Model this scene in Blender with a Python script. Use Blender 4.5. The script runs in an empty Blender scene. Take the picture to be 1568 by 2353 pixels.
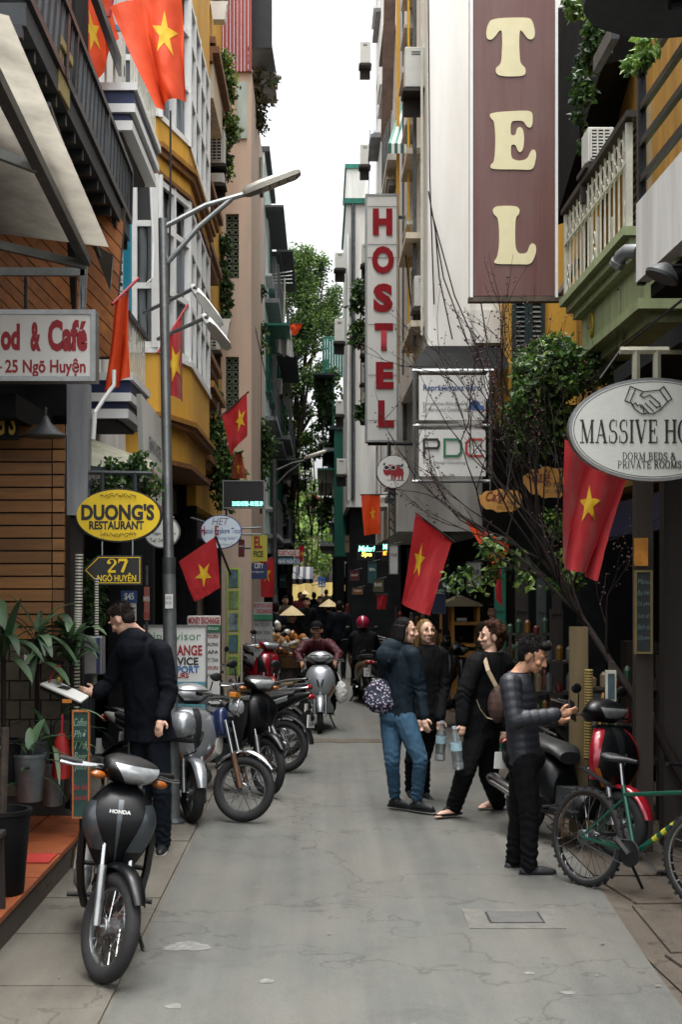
import bpy, bmesh, math, random
from mathutils import Vector, Matrix, Euler, noise
R = math.radians
rnd = random.Random(11)
SC = bpy.context.scene
COL = SC.collection
PI = math.pi
# ------------------------------------------------------------------ camera, sky, sun, exposure
F, VX, VY, CAMH = 3266.7, 735.0, 1330.0, 2.1      # photo measured on a 1568 x 2353 grid
cd = bpy.data.cameras.new('camera'); cam = bpy.data.objects.new('camera', cd); COL.objects.link(cam)
cam.location = (0, 0, CAMH); cam.rotation_euler = (R(90), 0, 0)
cd.sensor_fit = 'HORIZONTAL'; cd.sensor_width = 24; cd.lens = 50
cd.shift_x = (784 - VX) / 1568; cd.shift_y = (VY - 1176.5) / 1568
cd.clip_start = .05; cd.clip_end = 2000
cd.dof.use_dof = True; cd.dof.focus_distance = 14; cd.dof.aperture_fstop = 5.6
SC.camera = cam
w = bpy.data.worlds.new('World'); SC.world = w; w.use_nodes = True
nt = w.node_tree; bg = nt.nodes['Background']
sky = nt.nodes.new('ShaderNodeTexSky'); sky.sky_type = 'NISHITA'; sky.sun_disc = False
sky.sun_elevation = R(74); sky.sun_rotation = R(180); sky.dust_density = 6; sky.air_density = 1.0; sky.ozone_density = .6
hs = nt.nodes.new('ShaderNodeHueSaturation'); hs.inputs['Saturation'].default_value = .12
nt.links.new(sky.outputs[0], hs.inputs['Color']); nt.links.new(hs.outputs[0], bg.inputs[0]); bg.inputs[1].default_value = .15
sl = bpy.data.lights.new('sun', 'SUN'); so = bpy.data.objects.new('sun', sl); COL.objects.link(so)
sl.energy = 1.2; sl.angle = R(22); sl.color = (1, .97, .93)
so.rotation_euler = (R(16), R(3), R(180))
so.location = (0, 0, 40)
vs = SC.view_settings
vs.view_transform = 'Standard'; vs.look = 'None'; vs.gamma = 1; vs.exposure = 1.65; vs.use_curve_mapping = False
SC.cycles.use_denoising = True
SC.cycles.max_bounces = 8; SC.cycles.diffuse_bounces = 4; SC.cycles.glossy_bounces = 3; SC.cycles.transparent_max_bounces = 12
SC.cycles.caustics_reflective = False; SC.cycles.caustics_refractive = False
SC.cycles.sample_clamp_indirect = 4

def P(x, y, d):
    return Vector(((x - VX) * d / F, d, CAMH - (y - VY) * d / F))
def GD(y):                      # distance of a ground point seen at row y
    return CAMH * F / (y - VY)
# ------------------------------------------------------------------ objects
ORG = {}
def tag(o, label=None, cat=None, group=None, kind=None):
    if label: o['label'] = label
    if cat: o['category'] = cat
    if group: o['group'] = group
    if kind: o['kind'] = kind
    return o
def T(name, label, cat, loc=(0, 0, 0), group=None, rz=0):
    o = bpy.data.objects.new(name, None); COL.objects.link(o); o.empty_display_size = .1
    o.location = loc; o.rotation_euler = (0, 0, rz)
    ORG[o.name] = Vector(loc) if rz == 0 else Vector((0, 0, 0))
    return tag(o, label, cat, group)
def link(name, me, mat, parent=None):
    o = bpy.data.objects.new(name, me); COL.objects.link(o)
    if mat is not None:
        for m in (mat if isinstance(mat, (list, tuple)) else [mat]):
            me.materials.append(m)
    if parent is not None:
        o.parent = parent; ORG[o.name] = ORG.get(parent.name, Vector((0, 0, 0)))
    return o
def copy_tree(o, parent=None):
    c = o.copy(); COL.objects.link(c); c.parent = parent
    ORG[c.name] = ORG.get(o.name, Vector((0, 0, 0)))
    for ch in o.children:
        copy_tree(ch, c)
    return c
I4 = Matrix.Identity(4)
class MB:
    def __init__(s): s.v = []; s.f = []; s.m = []; s.mi = 0
    def add(s, vs, fs):
        n = len(s.v); s.v += [Vector(p) for p in vs]
        for f in fs: s.f.append([i + n for i in f]); s.m.append(s.mi)
        return s
    def box(s, c, z, M=I4):
        c = Vector(c); x, y, zz = z[0] / 2, z[1] / 2, z[2] / 2
        vs = [M @ (c + Vector((a * x, b * y, d * zz))) for d in (-1, 1) for b in (-1, 1) for a in (-1, 1)]
        return s.add(vs, [(0, 2, 3, 1), (4, 5, 7, 6), (0, 1, 5, 4), (2, 6, 7, 3), (0, 4, 6, 2), (1, 3, 7, 5)])
    def bb(s, a, b):
        a = Vector(a); b = Vector(b); return s.box((a + b) / 2, [abs(q) for q in (b - a)])
    def beam(s, a, b, w, h=None, up=(0, 0, 1)):
        h = w if h is None else h; a = Vector(a); b = Vector(b); d = (b - a)
        if d.length < 1e-6: return s
        dn = d.normalized(); u = Vector(up)
        if abs(dn.dot(u)) > .98: u = Vector((0, 1, 0)) if abs(dn.y) < .9 else Vector((1, 0, 0))
        sx = dn.cross(u).normalized() * w / 2; sy = sx.cross(dn).normalized() * h / 2
        vs = [p + i * sx + j * sy for p in (a, b) for i, j in ((-1, -1), (1, -1), (1, 1), (-1, 1))]
        return s.add(vs, [(0, 3, 2, 1), (4, 5, 6, 7), (0, 1, 5, 4), (1, 2, 6, 5), (2, 3, 7, 6), (3, 0, 4, 7)])
    def tube(s, pts, r, n=8, cap=True, closed=False, flat=1.0):
        pts = [Vector(p) for p in pts]; k = len(pts)
        rs = r if isinstance(r, (list, tuple)) else [r] * k
        rings = []; prev = None
        for i, p in enumerate(pts):
            if closed: t = pts[(i + 1) % k] - pts[i - 1]
            else: t = pts[min(i + 1, k - 1)] - pts[max(i - 1, 0)]
            if t.length < 1e-9: t = Vector((0, 0, 1))
            t.normalize()
            if prev is None:
                u = Vector((0, 0, 1)) if abs(t.z) < .9 else Vector((1, 0, 0))
                a = t.cross(u).normalized()
            else:
                a = prev - t * prev.dot(t)
                a = a.normalized() if a.length > 1e-6 else t.orthogonal().normalized()
            prev = a; b = t.cross(a)
            rings.append([p + (a * math.cos(q * 2 * PI / n) + b * math.sin(q * 2 * PI / n) * flat) * rs[i] for q in range(n)])
        return s.loft(rings, cap and not closed, closed)
    def loft(s, rings, cap=True, closed=False, open_=False):
        n = len(rings[0]); k = len(rings); vs = [p for r in rings for p in r]; fs = []
        for i in range(k if closed else k - 1):
            j = (i + 1) % k
            for q in range(n - 1 if open_ else n):
                q2 = (q + 1) % n
                fs.append((i * n + q, i * n + q2, j * n + q2, j * n + q))
        if cap:
            fs.append(tuple(range(n))[::-1]); fs.append(tuple(range((k - 1) * n, k * n)))
        return s.add(vs, fs)
    def lathe(s, prof, n=20, M=I4):
        rings = [[M @ Vector((r * math.cos(q * 2 * PI / n), r * math.sin(q * 2 * PI / n), z)) for q in range(n)] for r, z in prof]
        return s.loft(rings, True)
    def ball(s, c, r, n=14, M=I4):
        r = (r, r, r) if not hasattr(r, '__len__') else r; c = Vector(c); k = max(6, n // 2)
        rings = []
        for i in range(k + 1):
            th = PI * (i + (.04 if i == 0 else -.04 if i == k else 0)) / k
            rings.append([M @ (c + Vector((r[0] * math.sin(th) * math.cos(q * 2 * PI / n), r[1] * math.sin(th) * math.sin(q * 2 * PI / n), -r[2] * math.cos(th)))) for q in range(n)])
        return s.loft(rings, True)
    def prism(s, poly, M=I4, t=.01, z0=0.0):
        n = len(poly)
        vs = [M @ Vector((p[0], p[1], z0)) for p in poly] + [M @ Vector((p[0], p[1], z0 + t)) for p in poly]
        fs = [tuple(range(n))[::-1], tuple(range(n, 2 * n))] + [(i, (i + 1) % n, (i + 1) % n + n, i + n) for i in range(n)]
        return s.add(vs, fs)
    def ring(s, c, R0, r, n=32, m=8, M=I4, sq=1.0):
        rings = []
        c = Vector(c)
        for i in range(n):
            a = 2 * PI * i / n
            rings.append([M @ (c + Vector(((R0 + r * math.cos(q * 2 * PI / m)) * math.cos(a), r * sq * math.sin(q * 2 * PI / m), (R0 + r * math.cos(q * 2 * PI / m)) * math.sin(a)))) for q in range(m)])
        return s.loft(rings, False, True)
    def build(s, name, mat, parent=None, smooth=False, bevel=0, org=None):
        o0 = ORG.get(parent.name, Vector((0, 0, 0))) if parent is not None else Vector((0, 0, 0))
        me = bpy.data.meshes.new(name); me.from_pydata([tuple(p - o0) for p in s.v], [], s.f)
        if any(s.m): me.polygons.foreach_set('material_index', s.m)
        if bevel:
            bm = bmesh.new(); bm.from_mesh(me)
            ed = [e for e in bm.edges if len(e.link_faces) == 2 and e.calc_face_angle(0) > .6]
            bmesh.ops.bevel(bm, geom=ed, offset=bevel, segments=2, profile=.6, affect='EDGES', clamp_overlap=True)
            bm.to_mesh(me); bm.free()
        if smooth:
            me.polygons.foreach_set('use_smooth', [True] * len(me.polygons))
            if smooth != 2:
                try: me.set_sharp_from_angle(angle=R(40))
                except Exception: pass
        return link(name, me, mat, parent)
def sheet(fn, nu, nv, t=0):          # grid surface fn(u,v) with optional thickness
    b = MB(); vs = [fn(i / nu, j / nv) for j in range(nv + 1) for i in range(nu + 1)]
    fs = [(j * (nu + 1) + i, j * (nu + 1) + i + 1, (j + 1) * (nu + 1) + i + 1, (j + 1) * (nu + 1) + i) for j in range(nv) for i in range(nu)]
    b.add(vs, fs); return b
# ------------------------------------------------------------------ materials
def lin(h):
    h = h.lstrip('#'); c = [int(h[i:i + 2], 16) / 255 for i in (0, 2, 4)]
    return tuple(x / 12.92 if x <= .04045 else ((x + .055) / 1.055) ** 2.4 for x in c)
MC = {}
def mat(name, hexc, rough=.6, metal=0, var=.18, scale=6, bump=.15, streak=0, coat=0, alpha=1, emit=0, trans=0, dirt=None, fine=60, spec=.5, sheen=0):
    if name in MC: return MC[name]
    m = bpy.data.materials.new(name); m.use_nodes = True; n = m.node_tree.nodes; l = m.node_tree.links
    bs = n['Principled BSDF']; c = lin(hexc)
    bs.inputs['Roughness'].default_value = rough; bs.inputs['Metallic'].default_value = metal
    bs.inputs['Specular IOR Level'].default_value = spec
    if coat: bs.inputs['Coat Weight'].default_value = coat; bs.inputs['Coat Roughness'].default_value = .06
    if trans: bs.inputs['Transmission Weight'].default_value = trans
    if alpha < 1: bs.inputs['Alpha'].default_value = alpha
    if sheen: bs.inputs['Sheen Weight'].default_value = sheen
    tc = n.new('ShaderNodeTexCoord')
    if var or streak:
        mp = n.new('ShaderNodeMapping'); l.new(tc.outputs['Object'], mp.inputs[0])
        if streak: mp.inputs['Scale'].default_value = (1, 1, .12)
        nz = n.new('ShaderNodeTexNoise'); nz.inputs['Scale'].default_value = scale; nz.inputs['Detail'].default_value = 6; nz.inputs['Roughness'].default_value = .65
        l.new(mp.outputs[0], nz.inputs['Vector'])
        rp = n.new('ShaderNodeValToRGB'); rp.color_ramp.elements[0].position = .3; rp.color_ramp.elements[1].position = .72
        k = max(var, streak)
        d = lin(dirt) if dirt else tuple(x * (1 - min(.9, k * 1.6)) for x in c)
        rp.color_ramp.elements[0].color = (*[a + (b - a) * (min(1, k * 1.5) if dirt else 1) for a, b in zip(c, d)], 1)
        rp.color_ramp.elements[1].color = (*[min(1, x * (1 + k * .35)) for x in c], 1)
        l.new(nz.outputs['Fac'], rp.inputs[0]); l.new(rp.outputs[0], bs.inputs['Base Color'])
        if emit: l.new(rp.outputs[0], bs.inputs['Emission Color'])
    else:
        bs.inputs['Base Color'].default_value = (*c, 1)
        if emit: bs.inputs['Emission Color'].default_value = (*c, 1)
    if emit: bs.inputs['Emission Strength'].default_value = emit
    if bump:
        n2 = n.new('ShaderNodeTexNoise'); n2.inputs['Scale'].default_value = fine; n2.inputs['Detail'].default_value = 5
        l.new(tc.outputs['Object'], n2.inputs['Vector'])
        bp = n.new('ShaderNodeBump'); bp.inputs['Strength'].default_value = bump; bp.inputs['Distance'].default_value = .01
        l.new(n2.outputs['Fac'], bp.inputs['Height']); l.new(bp.outputs[0], bs.inputs['Normal'])
        ad = n.new('ShaderNodeMath'); ad.operation = 'MULTIPLY_ADD'; ad.inputs[1].default_value = .3; ad.inputs[2].default_value = max(0, rough - .15)
        l.new(n2.outputs['Fac'], ad.inputs[0]); l.new(ad.outputs[0], bs.inputs['Roughness'])
    MC[name] = m; return m
def wood(name, hexc, axis=(1, 1, .08), scale=14, rough=.6, k=.35):
    if name in MC: return MC[name]
    m = mat(name, hexc, rough, var=.2); n = m.node_tree.nodes; l = m.node_tree.links
    mp = [q for q in n if q.type == 'MAPPING'][0]; mp.inputs['Scale'].default_value = axis
    oi = n.new('ShaderNodeObjectInfo'); ad = n.new('ShaderNodeVectorMath'); ad.operation = 'ADD'
    tc = [q for q in n if q.type == 'TEX_COORD'][0]
    sc = n.new('ShaderNodeVectorMath'); sc.operation = 'SCALE'; sc.inputs['Scale'].default_value = 37
    cb = n.new('ShaderNodeCombineXYZ')
    for i in range(3): l.new(oi.outputs['Random'], cb.inputs[i])
    l.new(cb.outputs[0], sc.inputs[0]); l.new(tc.outputs['Object'], ad.inputs[0]); l.new(sc.outputs[0], ad.inputs[1]); l.new(ad.outputs[0], mp.inputs[0])
    nz = [q for q in n if q.type == 'TEX_NOISE'][0]; nz.inputs['Scale'].default_value = scale; nz.inputs['Distortion'].default_value = .4
    c = lin(hexc); rp = [q for q in n if q.type == 'VALTORGB'][0]
    rp.color_ramp.elements[0].color = (*[x * (1 - k) for x in c], 1); rp.color_ramp.elements[1].color = (*[x * (1 + k * .6) for x in c], 1)
    mx = n.new('ShaderNodeHueSaturation'); m1 = n.new('ShaderNodeMath'); m1.operation = 'MULTIPLY_ADD'; m1.inputs[1].default_value = .5; m1.inputs[2].default_value = .72
    l.new(oi.outputs['Random'], m1.inputs[0]); l.new(m1.outputs[0], mx.inputs['Value']); l.new(rp.outputs[0], mx.inputs['Color'])
    l.new(mx.outputs[0], n['Principled BSDF'].inputs['Base Color'])
    return m
def leafmat(name, hexc, tr=.35):
    if name in MC: return MC[name]
    m = mat(name, hexc, .5, var=.35, scale=1.7, bump=0); n = m.node_tree.nodes; l = m.node_tree.links
    bs = n['Principled BSDF']; tl = n.new('ShaderNodeBsdfTranslucent'); mx = n.new('ShaderNodeMixShader'); mx.inputs[0].default_value = tr
    rp = [q for q in n if q.type == 'VALTORGB'][0]; l.new(rp.outputs[0], tl.inputs[0])
    l.new(bs.outputs[0], mx.inputs[1]); l.new(tl.outputs[0], mx.inputs[2]); l.new(mx.outputs[0], n['Material Output'].inputs[0])
    return m
# ------------------------------------------------------------------ lettering
def text(s, M, w, h, m, parent, name='lettering', bold=0.0, shear=0, t=.002, fit=True, top=None):
    cu = bpy.data.curves.new('t', 'FONT'); cu.body = s; cu.size = 1; cu.shear = shear; cu.offset = bold; cu.extrude = 0
    cu.resolution_u = 3
    ob = bpy.data.objects.new('t', cu); me = bpy.data.meshes.new_from_object(ob)
    bpy.data.objects.remove(ob); bpy.data.curves.remove(cu)
    if not me.vertices: return None
    xs = [v.co.x for v in me.vertices]; ys = [v.co.y for v in me.vertices]
    x0, x1, y0, y1 = min(xs), max(xs), min(ys), max(ys)
    sx = w / (x1 - x0); sy = h / (y1 - y0) if fit else sx
    o0 = ORG.get(parent.name, Vector((0, 0, 0)))
    Mt = Matrix.Translation(-o0) @ M @ Matrix.Diagonal((sx, sy, 1, 1)) @ Matrix.Translation((-(x0 + x1) / 2, -(y0 + y1) / 2, t))
    me.transform(Mt); me.name = name
    o = link(name, me, m, parent); o['kind'] = 'stuff'; return o
# serif strokes: ('l',x0,y0,x1,y1,w) line, ('a',cx,cy,rx,ry,a0,a1,w) arc; serifs are bars
def _st(x, w=.17): return [('l', x, 0, x, 1, w), ('l', x - .16, .02, x + .16, .02, .05), ('l', x - .16, .98, x + .16, .98, .05)]
SG = {
 'A': (.95, [('l', .12, 0, .45, 1, .06), ('l', .44, 1, .78, 0, .17), ('l', .24, .34, .66, .34, .05), ('l', 0, .02, .26, .02, .05), ('l', .6, .02, .95, .02, .05)]),
 'B': (.8, _st(.2) + [('l', .2, .98, .45, .98, .05), ('l', .2, .53, .45, .53, .05), ('l', .2, .02, .45, .02, .05), ('a', .42, .755, .22, .225, -90, 90, .15), ('a', .44, .275, .27, .255, -90, 90, .16)]),
 'D': (.9, _st(.2) + [('l', .2, .98, .42, .98, .05), ('l', .2, .02, .42, .02, .05), ('a', .4, .5, .38, .48, -90, 90, .17)]),
 'E': (.75, _st(.2) + [('l', .2, .98, .66, .98, .05), ('l', .2, .52, .52, .52, .05), ('l', .2, .02, .7, .02, .05), ('l', .66, 1, .66, .76, .05), ('l', .7, 0, .7, .28, .05), ('l', .52, .4, .52, .64, .05)]),
 'G': (.9, [('a', .45, .5, .38, .48, 40, 300, .16), ('l', .72, 0, .72, .4, .14), ('l', .58, .42, .88, .42, .05), ('l', .73, .72, .73, 1, .05)]),
 'H': (1., _st(.2) + _st(.8) + [('l', .2, .52, .8, .52, .05)]),
 'I': (.4, _st(.2)),
 'L': (.75, _st(.2) + [('l', .2, .02, .7, .02, .05), ('l', .7, 0, .7, .3, .05)]),
 'M': (1.15, [('l', .18, 0, .18, 1, .06), ('l', .18, 1, .56, 0, .17), ('l', .56, 0, .94, 1, .06), ('l', .94, 0, .94, 1, .17), ('l', 0, .02, .34, .02, .05), ('l', .76, .02, 1.12, .02, .05), ('l', 0, .98, .2, .98, .05), ('l', .92, .98, 1.12, .98, .05)]),
 'N': (1., [('l', .18, 0, .18, 1, .06), ('l', .18, 1, .8, 0, .17), ('l', .8, 0, .8, 1, .06), ('l', 0, .02, .34, .02, .05), ('l', .64, .98, .98, .98, .05), ('l', 0, .98, .2, .98, .05)]),
 'O': (.95, [('a', .46, .5, .38, .5, 0, 360, .17)]),
 'P': (.8, _st(.2) + [('l', .2, .98, .42, .98, .05), ('l', .2, .48, .42, .48, .05), ('a', .42, .73, .26, .25, -90, 90, .16)]),
 'R': (.9, _st(.2) + [('l', .2, .98, .42, .98, .05), ('l', .2, .5, .42, .5, .05), ('a', .42, .74, .26, .24, -90, 90, .16), ('l', .42, .5, .78, 0, .16), ('l', .66, .02, .92, .02, .05)]),
 'S': (.75, [('a', .38, .74, .26, .25, 60, 270, .13), ('a', .36, .26, .28, .26, -130, 90, .15), ('l', .62, .7, .62, 1, .05), ('l', .08, 0, .08, .32, .05)]),
 'T': (.85, _st(.42) + [('l', .04, .98, .8, .98, .05), ('l', .05, 1, .05, .72, .05), ('l', .79, 1, .79, .72, .05)]),
 'U': (.95, [('l', .2, .3, .2, 1, .17), ('l', .76, .3, .76, 1, .06), ('a', .48, .3, .28, .3, 180, 360, .12), ('l', .04, .98, .36, .98, .05), ('l', .6, .98, .92, .98, .05)]),
 'V': (.95, [('l', .14, 1, .5, 0, .17), ('l', .5, 0, .82, 1, .06), ('l', 0, .98, .32, .98, .05), ('l', .68, .98, .95, .98, .05)]),
 'X': (.9, [('l', .14, 1, .74, 0, .16), ('l', .14, 0, .74, 1, .06), ('l', 0, .98, .3, .98, .05), ('l', .6, .98, .88, .98, .05), ('l', 0, .02, .28, .02, .05), ('l', .58, .02, .9, .02, .05)]),
 'Y': (.9, [('l', .12, 1, .44, .45, .16), ('l', .78, 1, .44, .45, .06), ('l', .44, 0, .44, .5, .16), ('l', .28, .02, .6, .02, .05), ('l', 0, .98, .28, .98, .05), ('l', .64, .98, .9, .98, .05)]),
 '&': (.95, [('a', .36, .8, .17, .19, 0, 360, .1), ('a', .34, .28, .28, .28, 60, 330, .13), ('l', .26, .72, .82, 0, .14), ('l', .6, .2, .8, .5, .07)]),
 '2': (.75, [('a', .36, .72, .27, .27, -40, 190, .14), ('l', .58, .6, .1, .06, .1), ('l', .06, .06, .66, .06, .13), ('a', .16, .7, .07, .07, 0, 360, .12)]),
 '7': (.75, [('l', .06, .92, .7, .92, .15), ('l', .68, .9, .32, 0, .16), ('l', .07, .95, .07, .7, .06)]),
 ' ': (.4, []),
}
def serif(s, M, w, h, m, parent, name='lettering', fat=1.0, t=.003):
    b = MB(); x = 0; z = 0
    tot = sum(SG[c][0] + .06 for c in s) - .06
    S = M @ Matrix.Diagonal((w / tot, h, 1, 1)) @ Matrix.Translation((-tot / 2, -.5, 0))
    for c in s:
        adv, st = SG[c]
        for q in st:
            z += .00015
            if q[0] == 'l':
                a = Vector((q[1], q[2], 0)); e = Vector((q[3], q[4], 0)); d = (e - a); nn = Vector((-d.y, d.x, 0)).normalized() * q[5] * fat / 2
                if abs(d.x) < 1e-6 or abs(d.y) < 1e-6: pass
                pl = [a + nn, a - nn, e - nn, e + nn]
                b.prism([(p.x + x, p.y) for p in pl], S, .001 + z, t - .001)
            else:
                _, cx, cy, rx, ry, a0, a1, wd = q; k = max(6, int(abs(a1 - a0) / 18)); out = []; inn = []
                for i in range(k + 1):
                    an = R(a0 + (a1 - a0) * i / k); wv = (.045 + (wd * fat - .045) * abs(math.cos(an)) ** 1.2) / 2
                    out.append((cx + (rx + wv) * math.cos(an) + x, cy + (ry + min(wv, .03)) * math.sin(an)))
                    inn.append((cx + (rx - wv) * math.cos(an) + x, cy + (ry - min(wv, .03)) * math.sin(an)))
                for i in range(k):
                    b.prism([out[i], out[i + 1], inn[i + 1], inn[i]], S, .001 + z, t - .001)
        x += adv + .06
    o = b.build(name, m, parent); o['kind'] = 'stuff'; return o
def facing(c, yaw=0, tilt=0):       # local x right, y up, z towards the camera
    return Matrix.Translation(Vector(c)) @ Matrix.Rotation(yaw, 4, 'Z') @ Matrix.Rotation(tilt, 4, 'Y') @ Matrix.Rotation(R(90), 4, 'X')
def ell(rx, ry, n=40): return [(rx * math.cos(2 * PI * i / n), ry * math.sin(2 * PI * i / n)) for i in range(n)]
def star_poly(r=1.0, k=.382): return [((r if i % 2 == 0 else r * k) * math.sin(PI * i / 5), (r if i % 2 == 0 else r * k) * math.cos(PI * i / 5)) for i in range(10)]
# ------------------------------------------------------------------ ground
def ground_mat(name, base, tint, crack=.25, sc=.9):
    m = mat(name, base, .85, var=.12, scale=sc, bump=.5, fine=140, spec=.3); n = m.node_tree.nodes; l = m.node_tree.links
    bs = n['Principled BSDF']; rp = [q for q in n if q.type == 'VALTORGB'][0]; tc = [q for q in n if q.type == 'TEX_COORD'][0]
    n3 = n.new('ShaderNodeTexNoise'); n3.inputs['Scale'].default_value = .55; n3.inputs['Detail'].default_value = 9; n3.inputs['Roughness'].default_value = .7
    mp = n.new('ShaderNodeMapping'); mp.inputs['Scale'].default_value = (1.6, .5, 1); l.new(tc.outputs['Object'], mp.inputs[0]); l.new(mp.outputs[0], n3.inputs['Vector'])
    r3 = n.new('ShaderNodeValToRGB'); r3.color_ramp.elements[0].position = .42; r3.color_ramp.elements[1].position = .66
    r3.color_ramp.elements[0].color = (0, 0, 0, 1); r3.color_ramp.elements[1].color = (1, 1, 1, 1); l.new(n3.outputs['Fac'], r3.inputs[0])
    mx = n.new('ShaderNodeMix'); mx.data_type = 'RGBA'; l.new(r3.outputs[0], mx.inputs['Factor']); l.new(rp.outputs[0], mx.inputs['A']); mx.inputs['B'].default_value = (*lin(tint), 1)
    n4 = n.new('ShaderNodeTexNoise'); n4.inputs['Scale'].default_value = 210; n4.inputs['Detail'].default_value = 2; l.new(tc.outputs['Object'], n4.inputs['Vector'])
    r4 = n.new('ShaderNodeMapRange'); r4.inputs[1].default_value = .3; r4.inputs[2].default_value = .7; r4.inputs[3].default_value = .66; r4.inputs[4].default_value = 1.3; l.new(n4.outputs['Fac'], r4.inputs[0])
    m2 = n.new('ShaderNodeMix'); m2.data_type = 'RGBA'; m2.blend_type = 'MULTIPLY'; m2.inputs['Factor'].default_value = 1
    l.new(mx.outputs['Result'], m2.inputs['A']); l.new(r4.outputs[0], m2.inputs['B'])
    vo = n.new('ShaderNodeTexVoronoi'); vo.feature = 'DISTANCE_TO_EDGE'; vo.inputs['Scale'].default_value = .5
    nd = n.new('ShaderNodeTexNoise'); nd.inputs['Scale'].default_value = 3; nd.inputs['Detail'].default_value = 4; l.new(tc.outputs['Object'], nd.inputs['Vector'])
    va = n.new('ShaderNodeVectorMath'); va.operation = 'ADD'; l.new(tc.outputs['Object'], va.inputs[0]); l.new(nd.outputs['Color'], va.inputs[1]); l.new(va.outputs[0], vo.inputs['Vector'])
    rc = n.new('ShaderNodeMapRange'); rc.inputs[1].default_value = .0; rc.inputs[2].default_value = .012; rc.inputs[3].default_value = 1 - crack; rc.inputs[4].default_value = 1; l.new(vo.outputs['Distance'], rc.inputs[0])
    m3 = n.new('ShaderNodeMix'); m3.data_type = 'RGBA'; m3.blend_type = 'MULTIPLY'; m3.inputs['Factor'].default_value = 1
    l.new(m2.outputs['Result'], m3.inputs['A']); l.new(rc.outputs[0], m3.inputs['B']); 
    n7 = n.new('ShaderNodeTexNoise'); n7.inputs['Scale'].default_value = 1; n7.inputs['Detail'].default_value = 5; mp7 = n.new('ShaderNodeMapping'); mp7.inputs['Scale'].default_value = (5.5, .12, 1); l.new(tc.outputs['Object'], mp7.inputs[0]); l.new(mp7.outputs[0], n7.inputs['Vector'])
    r7 = n.new('ShaderNodeMapRange'); r7.inputs[1].default_value = .3; r7.inputs[2].default_value = .7; r7.inputs[3].default_value = .86; r7.inputs[4].default_value = 1.12; l.new(n7.outputs['Fac'], r7.inputs[0])
    m5 = n.new('ShaderNodeMix'); m5.data_type = 'RGBA'; m5.blend_type = 'MULTIPLY'; m5.inputs['Factor'].default_value = 1; l.new(m3.outputs['Result'], m5.inputs['A']); l.new(r7.outputs[0], m5.inputs['B']); m3 = m5
    n6 = n.new('ShaderNodeTexNoise'); n6.inputs['Scale'].default_value = 1.7; n6.inputs['Detail'].default_value = 10; n6.inputs['Roughness'].default_value = .72; n6.inputs['Distortion'].default_value = .6; l.new(tc.outputs['Object'], n6.inputs['Vector'])
    r6 = n.new('ShaderNodeMapRange'); r6.inputs[1].default_value = .56; r6.inputs[2].default_value = .7; r6.inputs[3].default_value = 1; r6.inputs[4].default_value = .8; l.new(n6.outputs['Fac'], r6.inputs[0])
    m4 = n.new('ShaderNodeMix'); m4.data_type = 'RGBA'; m4.blend_type = 'MULTIPLY'; m4.inputs['Factor'].default_value = 1; l.new(m3.outputs['Result'], m4.inputs['A']); l.new(r6.outputs[0], m4.inputs['B']); l.new(m4.outputs['Result'], bs.inputs['Base Color'])
    return m
m_road = ground_mat('asphalt_worn', '51524f', '5a5852', .34)
m_conc = ground_mat('concrete_pave', '5f5b53', '48443d', .4, 2.2)
m_rough = ground_mat('concrete_rough', '544c42', '3a342d', .55, 2.8)
tag(sheet(lambda u, v: Vector((-300 + 600 * u, -60 + 560 * v, -.012)), 4, 4).build('ground', m_rough), kind='structure')
road = tag(sheet(lambda u, v: Vector((-1.02 + (2.9 + .12 * math.sin(v * 40)) * u if v < .5 else -1.3 + 3.2 * u, -4 + 84 * v, .004)), 6, 120).build('road', m_road), kind='structure')
cross_road = tag(sheet(lambda u, v: Vector((-40 + 80 * u, 66 + 11 * v, .008)), 2, 2).build('road', m_road), kind='structure')
pav = tag(sheet(lambda u, v: Vector((-4.5 + 3.49 * u, -4 + 70 * v, -.004)), 2, 40).build('pavement', m_conc), kind='structure')
y = 5.0
while y < 26:
    L = rnd.uniform(.85, 1.3)
    b = MB(); b.bb((-1.86, y, -.03), (-1.045, y + L - .015, rnd.uniform(.006, .012))); b.build('slab', m_conc, pav); y += L
pavr = tag(sheet(lambda u, v: Vector((1.86 + .07 * math.sin(v * 60) + 3 * u, -4 + 70 * v, .0)), 3, 120).build('pavement', m_rough), kind='structure')
y = 6.2
for i in range(9):
    L = rnd.uniform(.7, 1.2); b = MB(); j = [rnd.uniform(-.07, .07) for _ in range(6)]
    b.prism([(1.98 + j[0], y), (3.0, y + j[1]), (3.0, y + L), (2.4, y + L - .03 + j[2] * .3), (1.96 + j[3], y + L - .05)], I4, .03 + .01 * j[4], -.012); b.build('slab', m_rough, pavr); y += L
m_smudge = mat('old_paint', '6f6f6b', .8, var=.4, scale=25)
for (x, yy, rx, ry) in ((430, 2176, .13, .045), (612, 2256, .036, .02), (1215, 2238, .03, .012), (1307, 2283, .04, .015), (400, 2313, .04, .02)):
    c = P(x, yy, GD(yy)); b = MB(); b.prism([(c.x + rx * (1 + .25 * math.sin(3 * a + x) + .15 * math.sin(7 * a)) * math.cos(a), c.y + ry * 2.2 * (1 + .2 * math.sin(5 * a)) * math.sin(a)) for a in [i * PI / 9 for i in range(18)]], I4, .001, .006)
    b.build('paint_mark', m_smudge, road)
b = MB()                                                    # rough trench patch across the lane
b.prism([(x_, 18.2 + .12 * noise.noise((x_ * 5, 1, 0))) for x_ in [-.45 + .1 * i for i in range(15)]] + [(x_, 18.62 + .1 * noise.noise((x_ * 5, 7, 0))) for x_ in [.95 - .1 * i for i in range(15)]], I4, .004, .005)
b.build('trench_patch', m_rough, road)
m_iron = mat('cast_iron', '4c4c4a', .8, .1)
mh = T('drain_cover', 'rectangular drain cover set in pale concrete in the lane', 'drain cover', (1.2, 8.8, 0))
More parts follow.
